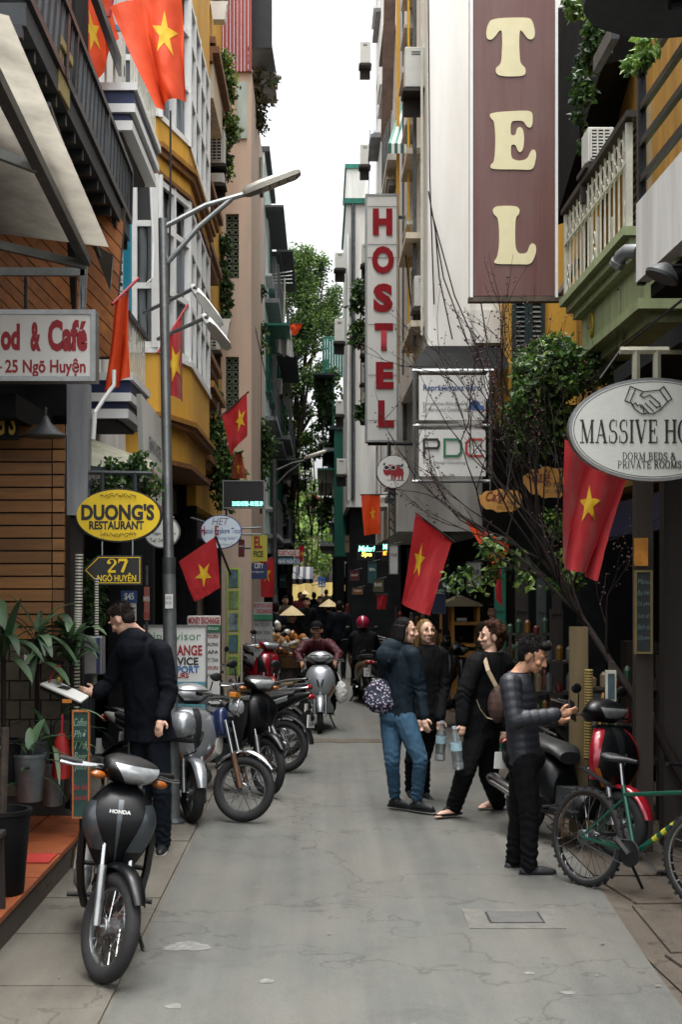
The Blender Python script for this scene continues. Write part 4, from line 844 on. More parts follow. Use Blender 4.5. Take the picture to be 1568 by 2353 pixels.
# hotel sign on the right
hs_ = T('hotel_sign', 'tall brown hotel sign with cream letters T E L', 'sign', P(1180, 690, 14.5))
a, e = P(1087, 680, 14.5), P(1276, -150, 14.5)
m_hot = mat('sign_brown', '552f2e', .4, var=.1, scale=7, streak=.4, dirt='6e5a50', bump=.03)
q = MB(); q.bb((a.x, 14.5, a.z), (e.x, 14.62, e.z)); q.build('panel', m_hot, hs_)
for xx_ in (1118, 1165, 1188, 1236):
    q = MB(); xs_ = P(xx_, 0, 14.5).x; q.bb((xs_, 14.497, a.z), (xs_ + .004, 14.499, e.z)); q.build('panel_joint', mat('joint_brown', '7a5552', .5), hs_)
for xx, w_ in ((a.x - .03, .03), (e.x, .028)):
    q = MB(); q.bb((xx, 14.48, a.z - .02), (xx + w_, 14.63, e.z)); q.build('edge_trim', m_whiteclean, hs_)
q = MB(); q.beam((a.x - .04, 14.55, a.z - .035), (P(1300, 0, 14.5).x, 14.55, a.z - .03), .12, .05); q.build('bottom_bar', mat('rusty_bar', '55483a', .7, var=.4), hs_)
q = MB(); q.beam(P(1288, 680, 14.6), P(1330, 600, 14.8), .05, .07); q.build('strut', mat('rusty_bar', '55483a'), hs_)
GL = {'T': [(490,108),(700,102),(722,125),(735,180),(733,215),(715,230),(690,222),(662,180),(648,175),(645,250),(650,350),(660,370),(682,390),(682,425),(660,435),(580,438),(530,432),(513,415),(513,390),(535,372),(545,350),(550,250),(548,180),(535,175),(510,210),(490,230),(465,228),(458,195),(465,150)],
 'E': [(480,640),(690,628),(722,640),(722,705),(710,728),(690,722),(670,690),(640,686),(598,690),(596,770),(625,770),(632,730),(650,720),(668,735),(675,790),(668,850),(650,868),(637,855),(625,822),(598,822),(600,900),(640,915),(690,905),(715,850),(735,850),(744,880),(730,950),(710,966),(640,962),(485,962),(482,935),(505,920),(512,800),(505,690),(480,670)],
 'L': [(495,1185),(520,1168),(630,1168),(650,1190),(645,1215),(625,1235),(622,1330),(625,1410),(645,1440),(690,1435),(705,1390),(720,1378),(740,1390),(743,1430),(715,1500),(640,1498),(510,1497),(502,1480),(520,1462),(532,1400),(532,1300),(525,1235),(500,1215)]}
def chaikin(p, k=2):
    for _ in range(k):
        o = []
        for i in range(len(p)):
            a_, b_ = p[i], p[(i + 1) % len(p)]; o += [(a_[0] * .78 + b_[0] * .22, a_[1] * .78 + b_[1] * .22), (a_[0] * .22 + b_[0] * .78, a_[1] * .22 + b_[1] * .78)]
        p = o
    return p
m_cream = mat('cream_letter', 'cfc7a0', .45, var=.06, bump=0)
for ch in 'TEL':
    pl_ = [(931.3 + x * .406, y * .406) for x, y in chaikin(GL[ch])]; M = facing(P(1180, 340, 14.5))
    q = MB(); q.prism([((x - 1180) * 14.5 / F, -(y - 340) * 14.5 / F) for x, y in pl_][::-1], M, .012, .0); o = q.build('letter', m_cream, hs_); o['label'] = 'cream slab serif letter ' + ch
# vertical HOSTEL sign
s_ = T('hostel_sign', 'tall white vertical HOSTEL sign with red letters', 'sign', P(880, 1018, 22.5))
board(s_, 840, 446, 916, 1016, 22.5, .22, m_signw, m_alu, .03)
for yy in (475, 562, 592, 746, 862, 966):
    q = MB(); a, e = P(846, yy, 22.49), P(912, yy, 22.49); q.beam(a, e, .004, .008); q.build('seam', m_inkg, s_)
for ch, y0_, y1_, x0_, x1_ in (('H', 480, 541, 857, 902), ('O', 566, 630, 855, 906), ('S', 652, 718, 858, 903), ('T', 743, 806, 861, 904), ('E', 832, 894, 864, 905), ('L', 920, 982, 869, 906)):
    o = ptxt(ch, x0_, y0_, x1_, y1_, 22.49, mat('hostel_red', '8c0f1c', .6, var=.2, scale=3.5, bump=0, spec=.2), s_, .06 if ch != 'O' else .05, name='letter', t=.01); del o['kind']
brackets(s_, [(P(846, 1020, 22.6), P(950, 1020, 22.9)), (P(916, 500, 22.6), P(935, 500, 23)), (P(895, 1018, 22.6), P(895, 1060, 22.6))], .03)
# Buro and PDC boards
fr = T('sign_frame', 'steel frame holding the Repräsentanz Büro and PDC boards', 'frame', P(1040, 1105, 16.1))
brackets(fr, [(P(948, 852, 16.1), P(1135, 852, 16.1)), (P(948, 1106, 16.1), P(1128, 1106, 16.1)), (P(953, 1106, 16.1), P(953, 850, 16.1)), (P(1128, 1106, 16.1), P(1128, 850, 16.1)), (P(950, 978, 16.1), P(1128, 978, 16.1))], .022, m_alu, 'rail')
s_ = T('office_sign', 'white Repräsentanz Büro sign above the PDC board', 'sign', P(1040, 968, 16)); board(s_, 961, 860, 1119, 968, 16, .05, m_signw, None)
ptxt('Repräsentanz Buro', 973, 884, 1106, 902, 16, m_inkb, s_, .02); ptxt('Europäisches Bildungswerk', 973, 924, 1075, 934, 16, m_inkg, s_); ptxt('für Beruf und Gesellschaft', 973, 936, 1075, 946, 16, m_inkg, s_)
q = MB(); q.prism(chaikin([(-.09, -.03), (-.06, .05), (.03, .06), (.05, .0), (.09, -.01), (.08, -.05), (0, -.06)], 2)[::-1], facing(P(1094, 932, 16)), .006, 0); q.build('emblem', mat('emblem_blue', '2a62a8', .5), s_)
s_ = T('pdc_sign', 'white PDC board with black green and red letters', 'sign', P(1040, 1095, 16)); board(s_, 961, 985, 1119, 1097, 16, .05, m_signw, None)
k = 16 / F
def stroke(par, pts, w_, mm, d, nm='letter'):
    q = MB(); M = facing(P(0, 0, d)); z_ = 0
    q2 = [((x - 0) * d / F, -(y - 0) * d / F) for x, y in pts]
    for i in range(len(q2) - 1):
        a_, e_ = Vector((*q2[i], 0)), Vector((*q2[i + 1], 0)); dd = (e_ - a_).normalized() * w_ / 2; nn = Vector((-dd.y, dd.x, 0)); a_ -= dd; e_ += dd; z_ += .0003
        q.prism([(p.x, p.y) for p in (a_ + nn, a_ - nn, e_ - nn, e_ + nn)][::-1], M, .004 + z_, 0)
    return q.build(nm, mm, par)
stroke(s_, [(975, 1048), (975, 1010), (1005, 1010), (1009, 1016), (1009, 1024), (1005, 1030), (975, 1030)], .026, m_ink, 15.99)
stroke(s_, [(1022, 1010), (1052, 1010), (1060, 1018), (1060, 1040), (1052, 1048), (1022, 1048), (1022, 1010)], .026, mat('sign_green', '1f6a48', .5), 15.99)
stroke(s_, [(1107, 1010), (1080, 1010), (1072, 1018), (1072, 1040), (1080, 1048), (1107, 1048)], .026, mat('sign_brick', 'a8342a', .5), 15.99)
ptxt('9h - 23h', 1017, 1089, 1045, 1096, 15.99, m_ink, s_, .02); ptxt('ExpertDesign Consulting', 973, 1060, 1070, 1068, 16, m_inkg, s_)
# buffalo sign
s_ = T('round_sign', 'round white sign with red buffalo in white sunglasses', 'sign', P(904, 1122, 20)); c = P(904, 1084, 20)
q = MB(); q.prism(ell(.235, .235, 48), facing(c), .12, -.12); q.build('drum', m_ink, s_, smooth=True); q = MB(); q.prism(ell(.225, .225, 48), facing(c), .004, .001); q.build('face', m_signw, s_)
bz = lambda x, y: ((x - 672) * .45 / 290, -(y - 1017) * .45 / 290)
body = [(580, 1010), (585, 985), (600, 965), (640, 950), (690, 955), (730, 975), (760, 1000), (770, 1030), (762, 1060), (760, 1092), (745, 1092), (745, 1060), (735, 1045), (728, 1092), (718, 1092), (715, 1052), (700, 1058), (690, 1092), (680, 1092), (676, 1055), (668, 1055), (664, 1092), (652, 1092), (652, 1045), (640, 1040), (625, 1052), (595, 1045)]
q = MB(); q.prism([bz(*p) for p in chaikin(body, 1)][::-1], facing(c), .004, .006); q.build('buffalo', m_ired, s_)
q = MB()
for hz in ([(595, 965), (580, 955), (585, 938), (605, 938), (595, 948), (605, 960)], [(700, 955), (740, 975), (765, 965), (762, 940), (748, 950), (745, 962), (715, 952)]): q.prism([bz(*p) for p in chaikin(hz, 1)][::-1], facing(c), .003, .0085)
q.build('horns', m_ink, s_)
for gx in (612, 672):
    q = MB(); q.prism([(p[0] + bz(gx, 980)[0], p[1] + bz(gx, 980)[1]) for p in ell(.044, .037, 16)], facing(c), .003, .0108); g_ = q.build('sunglass_rim', m_signw, s_); q = MB(); q.prism([(p[0] + bz(gx, 980)[0], p[1] + bz(gx, 980)[1]) for p in ell(.033, .027, 16)], facing(c), .003, .0125); q.build('lens', m_ink, g_)
q = MB(); q.prism([bz(620, 1091), bz(772, 1094), bz(772, 1098), bz(620, 1094)][::-1], facing(c), .003, .005); q.build('ground_line', m_ink, s_)
brackets(s_, [(P(893, 1046, 20.05), P(893, 1015, 20.05)), (P(895, 1122, 20.1), P(895, 1235, 20.1)), (P(908, 1122, 20.1), P(908, 1235, 20.1))] + [(P(895, 1130 + 20 * i, 20.1), P(908, 1142 + 20 * i, 20.1)) for i in range(5)], .015)
# massive hostel oval
s_ = oval('oval_sign', 'large white oval MASSIVE HOSTEL sign with handshake emblem', 1502, 987, 194, 119, 9.4, .09, mat('sign_pale', 'c2c5be', .4, var=.06, scale=4), m_alu, .02)
q = MB(); c = P(1502, 987, 9.4); k = 9.4 / F; o1, o2 = ell(184 * k, 110 * k, 56), ell(182.4 * k, 108.4 * k, 56); M = facing(c)
for i in range(56): j = (i + 1) % 56; q.prism([o1[i], o1[j], o2[j], o2[i]], M, .002, .004)
q.build('inner_line', m_ink, s_)
ptxt('MASSIVE HOSTEL', 1333, 965, 1683, 1018, 9.4, m_ink, s_, fn=serif, t=.008); ptxt('DORM BEDS &', 1430, 1040, 1553, 1057, 9.4, m_ink, s_, fn=serif, fat=.7, t=.008); ptxt('PRIVATE ROOMS', 1419, 1059, 1566, 1076, 9.4, m_ink, s_, fn=serif, fat=.7, t=.008)
hk = lambda pts: [(931.3 + x * .406, 636.6 + y * .406) for x, y in pts]
for pts in ([(1275, 620), (1245, 700), (1272, 712), (1305, 632), (1275, 620)], [(1465, 620), (1510, 690), (1488, 705), (1440, 640), (1465, 620)], [(1305, 632), (1350, 650), (1330, 668), (1350, 682), (1385, 668), (1440, 715), (1445, 735), (1420, 735)], [(1350, 650), (1440, 640)], [(1280, 710), (1300, 745), (1330, 770), (1350, 775), (1365, 770)], [(1488, 705), (1440, 755), (1400, 775), (1365, 770)], [(1385, 700), (1425, 740)], [(1360, 715), (1405, 758)], [(1340, 725), (1380, 770)], [(1285, 725), (1305, 712), (1315, 730), (1330, 722), (1338, 742), (1352, 740), (1350, 765)]):
    stroke(s_, hk(pts), .0065, m_ink, 9.385, 'handshake_line')
brackets(s_, [(P(1462, 872, 9.45), P(1462, 806, 9.45)), (P(1510, 872, 9.45), P(1510, 806, 9.45)), (P(1425, 806, 9.45), P(1600, 806, 9.45))], .028, mat('pale_bracket', '8d8b78', .6))
# cafe 40 signs
for (lab, cx, cy, rx, ry, d) in (('shaped orange Café 40 sign beside the hanging red flag', 1255, 1108, 56, 38, 13), ('small orange Café 40 sign half hidden by blossom branches', 1148, 1150, 52, 28, 14.5)):
    s_ = T('cafe_plaque', lab, 'sign', P(cx, cy + ry, d)); k = d / F
    pl_ = [(-1, .1), (-.85, .5), (-.75, .45), (-.6, .8), (-.3, .75), (0, 1), (.4, .8), (.7, .9), (1, .5), (1, -.5), (.8, -.6), (.6, -.95), (.2, -.9), (-.1, -1), (-.3, -.7), (-.6, -.75), (-.75, -.4)]
    q = MB(); q.prism([(x * rx * k, y * ry * k) for x, y in chaikin(pl_, 2)][::-1], facing(P(cx, cy, d)), .04, -.04); q.build('panel', mat('orange_board', 'b5813a', .6, var=.2, scale=12), s_)
    ptxt('Café', cx - rx * .6, cy - ry * .75, cx + rx * .2, cy + ry * .05, d, mat('brown_script', '6a2a14', .5), s_, .02, .35); ptxt('40 Ngõ', cx - rx * .1, cy, cx + rx * .85, cy + ry * .4, d, m_ink, s_, .0, .2); ptxt('DC: 0243', cx - rx * .1, cy + ry * .45, cx + rx * .8, cy + ry * .68, d, m_ink, s_)
    brackets(s_, [(P(cx - rx * .4, cy - ry * .7, d + .02), P(cx - rx * .4, cy - ry * 1.8, d + .05)), (P(cx + rx * .4, cy - ry * .7, d + .02), P(cx + rx * .4, cy - ry * 1.8, d + .05))], .006)
# spa neon
s_ = T('neon_sign', 'black neon sign with green script and yellow Spa', 'sign', P(842, 1285, 27)); board(s_, 820, 1248, 865, 1288, 27, .06, mat('led_black', '07080a'), None)
ptxt('Midori', 824, 1254, 862, 1267, 27, mat('neon_green', '7ff0d0', .5, var=0, bump=0, emit=1.6), s_, .02, .2); ptxt('Spa', 831, 1268, 855, 1281, 27, mat('neon_yellow', 'f0e05a', .5, var=0, bump=0, emit=1.4), s_, .02, .2)
brackets(s_, [(P(865, 1268, 27.03), P(890, 1268, 27.03))])
s_ = T('neon_sign', 'tiny green and orange neon strip right of the Spa sign', 'sign', P(886, 1288, 25)); board(s_, 878, 1240, 893, 1290, 25, .06, mat('led_black', '07080a'), None)
ptxt('M', 881, 1250, 890, 1262, 25, mat('neon_green', '7ff0d0'), s_, .03); ptxt('MT', 881, 1266, 890, 1276, 25, mat('neon_orange', 'e88a2a', .5, var=0, bump=0, emit=1.4), s_, .03)
brackets(s_, [(P(893, 1268, 25.03), P(915, 1268, 25.03))])
# pedestrian crossing sign far away
s_ = T('crossing_sign', 'blue square pedestrian crossing sign on red and white post', 'road sign', P(740, 1400, 62))
board(s_, 731, 1325, 749, 1350, 62, .03, mat('road_blue', '2a5aa0', .5), None); q = MB(); k = 62 / F; q.prism([(-7 * k, -9 * k), (7 * k, -9 * k), (0, 9 * k)], facing(P(740, 1338, 61.98)), .01, 0); q.build('triangle', m_signw, s_)
q = MB(); q.beam(P(740, 1330, 61.96), P(740, 1344, 61.96), .06, .01); q.build('figure', m_ink, s_)
for i in range(6):
    q = MB(); z1_ = P(0, 1350, 62).z * (1 - i / 6); z0_ = P(0, 1350, 62).z * (1 - (i + 1) / 6); q.tube([(P(740, 0, 62).x, 62.03, z0_), (P(740, 0, 62).x, 62.03, z1_)], .04, 8); q.build('post_band', m_ired if i % 2 else m_signw, s_)
# ------------------------------------------------------------------ flags
m_flag = mat('flag_red', 'a8101a', .75, var=.1, scale=3, bump=.05, sheen=.2); m_flago = mat('flag_orange_red', 'd6440a', .75, var=.12, scale=3, bump=.05); m_fstar = mat('flag_star', 'd8b020', .75, var=.06, bump=0)
m_flagb = mat('flag_faded', '8a3a20', .8, var=.2)
for m_ in (m_flag, m_flago, m_fstar):
    n_ = m_.node_tree.nodes; l_ = m_.node_tree.links; tl = n_.new('ShaderNodeBsdfTranslucent'); mx2 = n_.new('ShaderNodeMixShader'); mx2.inputs[0].default_value = .35
    rp = [q for q in n_ if q.type == 'VALTORGB'][0]; l_.new(rp.outputs[0], tl.inputs[0]); l_.new(n_['Principled BSDF'].outputs[0], mx2.inputs[1]); l_.new(tl.outputs[0], mx2.inputs[2]); l_.new(mx2.outputs[0], n_['Material Output'].inputs[0])
def flag(label, cs, star=(.5, .5, .3, 1.0, 0), folds=2.0, amp=.05, pole=None, mf=None, seed=1, bow=0.0, edge=0):
    mf = mf or m_flag; c3 = [P(*c) for c in cs]
    def S(u, v):
        p = c3[0].lerp(c3[1], u).lerp(c3[3].lerp(c3[2], u), v)
        w_ = .35 + .65 * v; ph = seed * 1.7
        f1 = math.sin(2 * PI * (folds * u + .35 * v) + ph); f2 = noise.noise((u * 3 + seed, v * 2.2, seed))
        f2 += .3 * noise.noise((u * 9 + seed, v * 6, 3)) + .16 * noise.noise((u * 19, v * 13 + seed, 5))
        p = p + Vector((.35 * amp * w_ * math.cos(2 * PI * (folds * u + .3 * v) + ph), amp * w_ * (f1 + .8 * f2), .25 * amp * f2))
        p.z -= bow * math.sin(PI * u) * (.3 + v); return p
    r_ = T('flag', label, 'flag', c3[3], 'red star flags along the lane')
    b = sheet(S, 40, 28); o = b.build('cloth', mf, r_, smooth=2)
    if star:
        su, sv, sr, asp, rot = star
        for sg in (1, -1):
            b = MB(); pl_ = star_poly(); N = 8
            for i in range(10):
                p0, p1 = Vector((0, 0)), None; a_, e_ = Vector(pl_[i]), Vector(pl_[(i + 1) % 10]); vs_ = []; fs_ = []
                idx = {}
                for q1 in range(N + 1):
                    for q2 in range(q1 + 1):
                        pt = (a_ * (q1 - q2) + e_ * q2) / N; pt = Matrix.Rotation(rot, 2) @ pt
                        u, v = su + pt.x * sr * asp, sv - pt.y * sr
                        nn = (S(u + .01, v) - S(u - .01, v)).cross(S(u, v + .01) - S(u, v - .01)).normalized(); idx[(q1, q2)] = len(vs_); vs_.append(S(u, v) + nn * .004 * sg)
                for q1 in range(N):
                    for q2 in range(q1 + 1):
                        fs_.append((idx[(q1, q2)], idx[(q1 + 1, q2)], idx[(q1 + 1, q2 + 1)]))
                        if q2 < q1: fs_.append((idx[(q1, q2)], idx[(q1 + 1, q2 + 1)], idx[(q1, q2 + 1)]))
                b.add(vs_, fs_)
            b.build('star', m_fstar, r_, smooth=2)
    if pole:
        q = MB(); q.tube([P(*pole[0]), P(*pole[1])], pole[2] if len(pole) > 2 else .012, 8); q.build('pole', pole[3] if len(pole) > 3 else m_dark2, r_, smooth=True)
    return r_
flag('large sunlit orange red flag billowing at the top beside the black balcony', [(256, 18, 11.2), (412, -45, 11.4), (434, 222, 11.2), (357, 254, 11.0)], (.66, .43, .21, .8, -.35), 1.6, .09, ((250, 40, 11.3), (262, -20, 11.3), .015, m_ired), m_flago, 2)
flag('orange red flag behind the black balcony bars', [(160, -40, 13.0), (246, -40, 13.2), (272, 92, 13.2), (212, 205, 13.0)], (.3, .55, .24, .8, -.2), 1.2, .05, ((160, -40, 13.0), (180, -90, 13.0)), m_flago, 5)
flag('orange flag hanging limp in front of the plank cladding', [(262, 700, 11.9), (298, 665, 12.1), (296, 868, 12.0), (242, 905, 11.9)], (.72, .48, .13, 1.0, .2), 1.5, .06, ((258, 700, 11.9), (318, 640, 12.2), .014, m_ired), m_flago, 4)
flag('narrow red flag drooping behind the lamp post near the white floodlights', [(378, 790, 14.2), (418, 725, 14.4), (424, 925, 14.2), (388, 905, 14.1)], (.5, .5, .3, 1.1, .2), 1.4, .05, ((362, 812, 14.1), (432, 700, 14.5), .012, m_ired), m_flag, 7)
flag('red flag with yellow star against the peach building', [(510, 955, 20), (567, 903, 20), (566, 1000, 20), (528, 1050, 20)], (.72, .5, .28, .8, .1), 1.0, .05, ((505, 960, 20), (572, 900, 20)), m_flag, 3)
flag('faded brown flag hanging above the LED board', [(541, 1040, 20.3), (556, 1040, 20.3), (566, 1100, 20.3), (530, 1100, 20.3)], (.5, .6, .3, .9, 0), 1.0, .04, ((540, 1042, 20.3), (560, 1036, 20.3)), m_flagb, 6)
flag('red flag with star below the Hanoi Explore Tour sign', [(412, 1290, 14), (495, 1232, 14), (508, 1350, 14), (448, 1383, 14)], (.5, .55, .26, 1.0, .25), .7, .025, ((495, 1232, 14), (530, 1320, 14.3)), m_flag, 9)
flag('dark red flag beside the far lamp post', [(596, 1290, 26), (629, 1280, 26), (630, 1372, 26), (600, 1372, 26)], (.5, .4, .27, 1.1, 0), 1.0, .04, ((594, 1290, 26), (634, 1278, 26)), m_flag, 11)
flag('small far red flag behind the GUESTHOUSE sign', [(676, 1262, 33), (700, 1250, 33), (697, 1290, 33), (680, 1296, 33)], (.7, .5, .25, 1.0, 0), 1.0, .04, ((672, 1266, 33), (702, 1248, 33)), m_flag, 12)
flag('orange red flag hung flat from a rail under the round sign', [(831, 1137, 21), (875, 1137, 21), (874, 1226, 21), (837, 1230, 21)], (.56, .48, .2, 1.0, .1), 1.0, .03, ((828, 1137, 21), (915, 1135, 21), .01), m_flago, 13)
flag('large red flag with star hanging left of the bare blossom tree', [(955, 1178, 15), (1040, 1245, 15.2), (985, 1414, 15), (921, 1388, 15)], (.3, .46, .21, .9, .1), .8, .05, ((955, 1178, 15), (1045, 1246, 15.2)), m_flag, 14)
flag('translucent orange flag folded into a triangle right of the large flag', [(1064, 1188, 14), (1172, 1250, 14.2), (1156, 1294, 14.1), (1130, 1294, 14)], None, 1.0, .03, ((1060, 1184, 14), (1178, 1254, 14.2)), m_flago, 15)
flag('thin red flag tail hanging under the folded orange flag', [(1136, 1296, 14), (1150, 1296, 14), (1156, 1396, 14), (1142, 1380, 14)], None, .6, .02, ((1134, 1294, 14), (1154, 1294, 14), .006), m_flag, 16)
flag('big dark red flag under the oval hostel sign', [(1300, 1010, 10.4), (1452, 1075, 10.9), (1372, 1335, 10.6), (1284, 1292, 10.3)], (.5, .45, .16, .85, .15), 1.8, .09, ((1296, 1000, 10.4), (1470, 1082, 11)), m_flag, 17)
flag('tiny red cloth on a balcony of the mint house', [(597, 975, 34), (611, 975, 34), (611, 996, 34), (597, 996, 34)], (.5, .5, .25, 1, 0), 1, .03, ((595, 975, 34), (613, 974, 34)), m_flag, 18)
flag('small red flag low on the right by the parked scooters', [(866, 1368, 24), (890, 1366, 24), (888, 1400, 24), (868, 1400, 24)], None, 1, .03, ((864, 1366, 24), (892, 1366, 24)), m_flag, 19)
# ------------------------------------------------------------------ foliage helpers
m_lf = leafmat('leaf_green', '4a6b2c'); m_lfd = leafmat('leaf_dark', '2a4522'); m_lfl = leafmat('leaf_light', '7d9a42'); m_dry = leafmat('leaf_dry', '6e6248', .2)
m_bark = mat('bark', '3a3027', .9, var=.35, scale=9, bump=.6, fine=30); m_twig = mat('twig', '1c1512', .85, var=.3, spec=.2)
def leaf(b, p, r2, s, droop=0.):
    a = Vector((r2.gauss(0, 1), r2.gauss(0, 1), r2.gauss(0, .8) - droop)).normalized(); c = a.cross(Vector((r2.gauss(0, 1), r2.gauss(0, 1), r2.gauss(0, 1)))).normalized()
    n = a.cross(c) * s * .12; L = a * s; W = c * s * .3
    i = len(b.v); b.v += [p, p + L * .5 + W + n, p + L, p + L * .5 - W + n]; b.f += [[i, i + 1, i + 2], [i, i + 2, i + 3]]; b.m += [b.mi, b.mi]
def crown(parent, clumps, size, mats, seed, name='crown', droop=.4):
    r2 = random.Random(seed); b = MB()
    for (c, r, n) in clumps:
        c = Vector(c); r = Vector(r) if hasattr(r, '__len__') else Vector((r, r, r))
        b.mi = r2.randrange(len(mats))
        for i in range(n):
            d = Vector((r2.gauss(0, 1), r2.gauss(0, 1), r2.gauss(0, 1))).normalized() * (r2.random() ** .45)
            if r2.random() < .25: b.mi = r2.randrange(len(mats))
            leaf(b, c + Vector((d.x * r.x, d.y * r.y, d.z * r.z)), r2, size * r2.uniform(.6, 1.3), droop)
    o = b.build(name, mats, parent); o['kind'] = 'stuff'; return o
def clumps_px(x0, y0, x1, y1, d, n, r, cnt, seed, dy=1.0):
    r2 = random.Random(seed); return [(P(r2.uniform(x0, x1), r2.uniform(y0, y1), d + r2.uniform(-dy, dy)), r * r2.uniform(.6, 1.3), cnt) for _ in range(n)]
def branches(b, p, d, L, r, depth, r2, tips, spread=.6, up=.15):
    pts = [p]; q = p.copy(); dd = d.copy()
    for i in range(4):
        dd = (dd + Vector((r2.gauss(0, .12), r2.gauss(0, .12), r2.gauss(0, .1) + up * .2))).normalized(); q = q + dd * L / 4; pts.append(q.copy())
    b.tube(pts, [r * (1 - .13 * i) for i in range(5)], 5 if r < .03 else 7, False)
    if depth == 0: tips.append((pts[-1], dd)); tips.append((pts[2], dd)); return
    for k in range(r2.choice((2, 3))):
        nd = (dd + Vector((r2.gauss(0, spread), r2.gauss(0, spread), r2.gauss(0, spread * .8) + up))).normalized()
        branches(b, pts[-1] if k < 2 else pts[2], nd, L * r2.uniform(.62, .9), r * .58, depth - 1, r2, tips, spread, up)
# big climbing tree in the lane
ct = T('climbing_tree', 'tall leafy tree with hanging roots far down the left side', 'tree', (P(660, 0, 46).x, 46, 0))
b = MB(); tr = [Vector((P(662, 0, 46).x, 46, 0)), P(664, 1300, 46), P(672, 1150, 46), P(688, 1000, 46), P(700, 850, 46), P(708, 720, 46)]; b.tube(tr, [.15, .13, .11, .1, .07, .04], 10)
b.build('trunk', m_bark, ct, smooth=True)
for i, (xx, yy) in enumerate(((745, 640), (660, 700), (755, 800), (690, 600), (740, 950), (665, 880))):
    q = MB(); s0 = tr[2 + i % 3]; e0 = P(xx, yy, 45.5 + i * .2); q.tube([s0, s0.lerp(e0, .5) + Vector((0, 0, .25)), e0], [.07, .05, .02], 6); q.build('limb', m_bark, ct, smooth=True)
cl = []
for (x0, y0, x1, y1, n, r) in ((655, 575, 730, 700, 15, .42), (690, 600, 770, 760, 16, .38), (665, 720, 755, 880, 16, .42), (640, 690, 690, 800, 6, .3), (632, 560, 690, 700, 12, .36), (628, 800, 690, 900, 8, .3), (640, 850, 735, 1010, 14, .35), (650, 1010, 735, 1140, 11, .28), (655, 1140, 730, 1260, 8, .25)):
    cl += clumps_px(x0, y0, x1, y1, 46, n, r, 430 if y0 < 880 else 190, int(x0 + y0), .8)
crown(ct, cl, .095, [m_lf, m_lfd, m_lf, m_lfl], 4)
r2 = random.Random(8)
for i in range(12):
    q = MB(); xx = r2.uniform(668, 745); y0_ = r2.uniform(900, 1100); q.tube([P(xx, y0_, 45.6), P(xx + r2.uniform(-6, 14), y0_ + 120, 45.7), P(xx + r2.uniform(-10, 20), r2.uniform(1220, 1330), 45.7)], .018, 5); q.build('hanging_root', m_twig, ct)
# trees beyond the end wall
for i, (xx, yy, rr, lab) in enumerate(((700, 1230, 2.6, 'light green tree beyond the end wall left of the crossing sign'), (765, 1250, 2.2, 'loose green tree beyond the end wall right of the crossing sign'), (650, 1215, 2.4, 'dense green tree beyond the end wall behind the guesthouse sign'), (745, 1150, 2.4, 'tall thin tree rising behind the end wall'))):
    ft = T('street_tree', lab, 'tree', (P(xx, 0, 84).x, 84 + i, 0)); c = P(xx, yy, 84 + i); q = MB(); q.tube([(c.x, c.y, 0), (c.x + .2, c.y, c.z * .5), c], [.25, .2, .08], 8); q.build('trunk', m_bark, ft, smooth=True)
    crown(ft, [(c + Vector((random.Random(i * 50 + k).gauss(0, rr * .5), random.Random(i * 50 + k + 7).gauss(0, rr * .4), random.Random(i * 50 + k + 3).gauss(0, rr * .4))), rr * .35, 90) for k in range(12)], .3, [m_lfl, m_lf], 40 + i)
# vines
def vine(label, boxes, d, size, mats, seed, stem):
    v = T('vine', label, 'plant', P(*stem[-1]), 'climbing and hanging plants'); cl = []
    for (x0, y0, x1, y1, n, r) in boxes: cl += clumps_px(x0, y0, x1, y1, d, n, r, 70, seed + x0, .15)
    q = MB(); q.tube([P(*s_) for s_ in stem], .012, 5); q.build('stem', m_twig, v); crown(v, cl, size, mats, seed, 'foliage', .8)
vine('green vine hanging from the top balcony beside red sheet cladding', [(508, 125, 525, 190, 8, .16), (515, 180, 538, 330, 16, .16), (512, 330, 528, 420, 8, .11)], 25.6, .085, [m_lf, m_lfd, m_lfl], 1, [(515, 120, 25.7), (525, 420, 25.7)])
vine('green vine covering the upper patterned vent of the peach wall', [(500, 545, 522, 660, 12, .15), (505, 640, 525, 700, 6, .12), (518, 690, 528, 745, 4, .08)], 26.4, .08, [m_lf, m_lfd], 2, [(510, 545, 26.6), (522, 745, 26.6)])
vine('bushy climber beneath the lower patterned vent', [(482, 960, 520, 1060, 14, .2), (495, 1040, 545, 1110, 12, .2), (500, 1090, 530, 1160, 8, .16)], 23, .1, [m_lf, m_lfd, m_lfl], 3, [(490, 950, 23), (520, 1160, 23)])
vine('dry brown creeper on the wall below the roof canopy', [(578, 130, 598, 230, 12, .16), (580, 220, 608, 300, 10, .16), (610, 180, 640, 260, 3, .16)], 29, .09, [m_dry, m_lfd], 4, [(585, 120, 29.1), (595, 310, 29.1)])
vine('potted balcony greenery on the mint house', [(580, 970, 620, 1060, 12, .22), (585, 1060, 612, 1110, 6, .2), (575, 740, 600, 800, 5, .18), (585, 660, 600, 690, 3, .12)], 31.5, .12, [m_lf, m_lfd], 5, [(600, 740, 31.5), (600, 1110, 31.5)])
vine('spiky plants hanging beside the hostel sign', [(822, 650, 834, 700, 5, .16), (818, 700, 838, 800, 10, .16), (825, 925, 840, 955, 4, .14)], 31, .14, [m_lfd, m_lf], 6, [(830, 640, 31), (830, 960, 31)])
vine('dark hanging plants on the far right houses', [(735, 850, 770, 960, 14, .3), (730, 960, 760, 1060, 8, .25), (735, 1130, 775, 1200, 8, .25)], 42, .15, [m_lfd, m_lf], 7, [(750, 850, 42), (750, 1200, 42)])
vine('bright leaves on the top right black balcony', [(1455, 90, 1500, 150, 5, .06), (1300, 0, 1330, 30, 2, .06), (1360, 20, 1380, 40, 1, .04)], 9.6, .06, [m_lfl, m_lf], 8, [(1470, 180, 9.6), (1480, 90, 9.6)])
